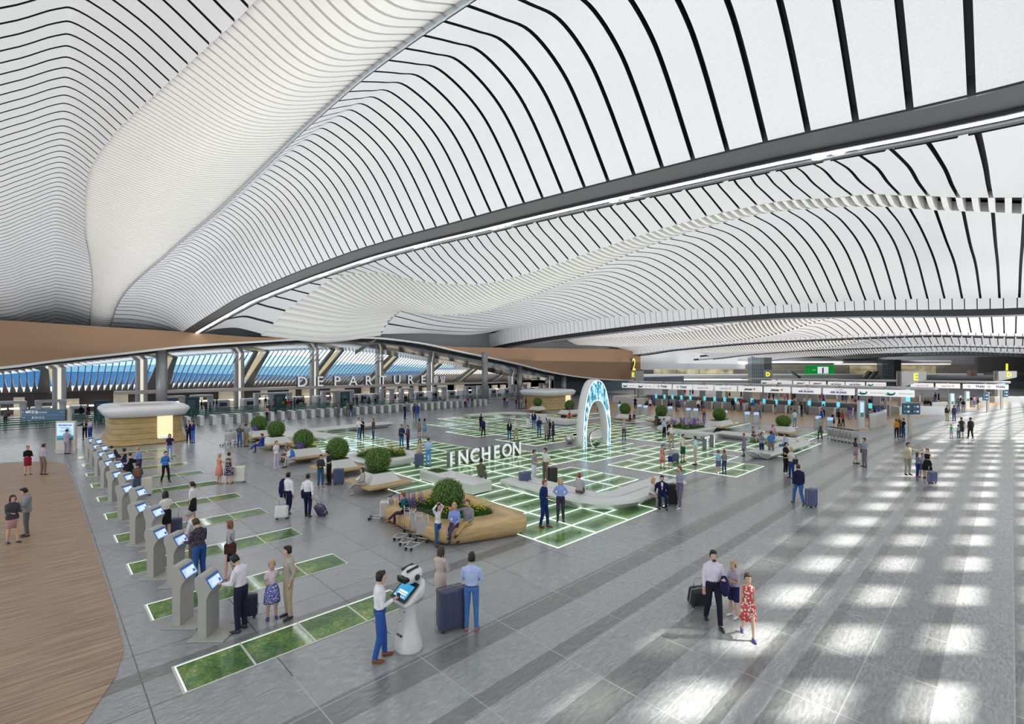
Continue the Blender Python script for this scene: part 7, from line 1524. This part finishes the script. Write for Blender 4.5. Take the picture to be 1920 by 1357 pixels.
def crowd(place, L, seed):
    random.seed(seed); L = sorted(L)
    for i, q in enumerate(L):
        px, py = q[:2]; tc_ = q[2] if len(q) > 2 else None
        tp, c = random.choice(TOPS); c = tc_ or c
        if tc_ and tp == 'shirt' and c != WH: tp = 'sweater'
        b, bc = random.choice(BOTS); h, hc = random.choice(HR); fem = h in ('bob','long','ponytail','bun') or b in ('pencil','skirt')
        if fem and h == 'short': h = 'bob'
        if not fem and b in ('pencil','skirt'): b = 'slim'
        nw = (['leftmost']+['%s from the left' % w_ for w_ in ORD2[1:]+['nineteenth','twentieth','twenty-first','twenty-second','twenty-third','twenty-fourth','twenty-fifth','twenty-sixth','twenty-seventh','twenty-eighth','twenty-ninth','thirtieth']])[i] if i < len(L)-1 else 'rightmost'
        lab = '%s in %s, %s %s' % ('woman' if fem else 'man', CN.get(c, 'dark'), nw, place)
        pr = [(('m','f')[fem], ('stand','step')[j % 2]) for j in range(2)]
        P(px, py, random.choice([0, 30, -30, 90, -90, 150, 180, -150]), 'f' if fem else 'm', tp, c, b, bc, h, hc, pose=random.choice(['stand','step']), al=random.choice(['down','fore']), ar='down', label=lab, vox=.03, skin=random.choice('lllmpd'), group=None)
crowd('of the people between the pavilion and turnstiles', [(872,764,PK),(878,764,(.10,.05,.15)),(885,763,BLK),(946,764,BLK),(951,764,PK),(968,767,BLK),(973,767,RD),(978,766,LB),(986,767,BLK)], 1)
crowd('of the travellers on the near oak floor', [(1191,767,NVY),(1212,777,BLK),(1215,764,PK),(1219,768,WH),(1222,760,BL),(1254,770,(.02,.1,.12)),(1259,769,GR),(1268,770,(.10,.05,.15)),(1272,770,BL),(1284,771,LB),(1290,767,WH),(1309,771,WH),(1316,770,BLK),(1374,770,BLK),(1384,771,WH),(1389,771,RD),(1411,775,BL),(1427,772,PK),(1423,784,GR),(1453,776,(.10,.06,.05)),(1485,775,NVY),(1489,773,BLK),(1494,775,GR),(1503,781,BLK),(1544,783,GR)], 2)
crowd('of the people at the curved front machines', [(1631,798,GR),(1640,790,BLK),(1648,786,BL),(1654,783,BLK)], 3)
crowd('of the people between the two check-in islands', [(1284,743,RD),(1294,743),(1299,743,BLK),(1364,747,(.5,.45,.02)),(1368,747,OR),(1390,748),(1395,748,GR),(1435,751,NVY),(1442,751,BLK),(1450,752,NVY),(1471,755,PK),(1477,756,RD),(1486,754,BLK),(1490,752),(1514,761,(.10,.06,.05)),(1538,756,RD),(1544,757,BL),(1580,756,NVY),(1586,756,(.10,.05,.15)),(1598,752),(1604,759,GR),(1610,755,BLK),(1631,767,BLK),(1635,762,(.10,.05,.15)),(1652,758,NVY),(1659,762)], 4)
crowd('of the travellers beyond the big E sign', [(1735,771,BLK),(1740,771,BLK),(1745,772,BLK),(1749,774,GR),(1754,755,NVY),(1760,755,NVY),(1797,771,(.02,.1,.12)),(1801,757,WH),(1806,771,BLK),(1821,763,NVY),(1826,763,PK),(1834,767,BLK),(1857,752,BL)], 5)
crowd('of the people among the left queue rails', [(10,798,GR),(15,788,(.10,.06,.05)),(42,788,WH),(50,791),(152,786,BLK),(165,785,NVY),(322,765,BL),(378,773,NVY),(386,779,TOPS[8][1]),(394,780,(.10,.06,.05)),(393,768,BLK),(398,770,BLK),(406,771,BLK),(498,763,(.02,.1,.12)),(505,773,GR),(513,771,PK),(531,771,(.5,.45,.02)),(536,771,NVY),(541,772,RD),(546,770),(552,769,GR),(558,770,NVY),(569,762,GR)], 6)
crowd('of the people among the right queue rails', [(619,756,GR),(626,757,BLK),(632,758,WH),(647,764,BLK),(663,762,BL),(667,762,GR),(670,762,(.10,.06,.05)),(679,759,NVY),(692,762,TOPS[8][1]),(704,759),(708,759,GR),(741,753,GR),(759,759,NVY),(762,759,BLK),(766,758,RD),(774,752,NVY),(782,756,GR),(813,752,BLK),(817,752,BLK),(837,744,BLK)], 7)
SC.view_settings.exposure = .2
bpy.data.scenes.remove(TMP)
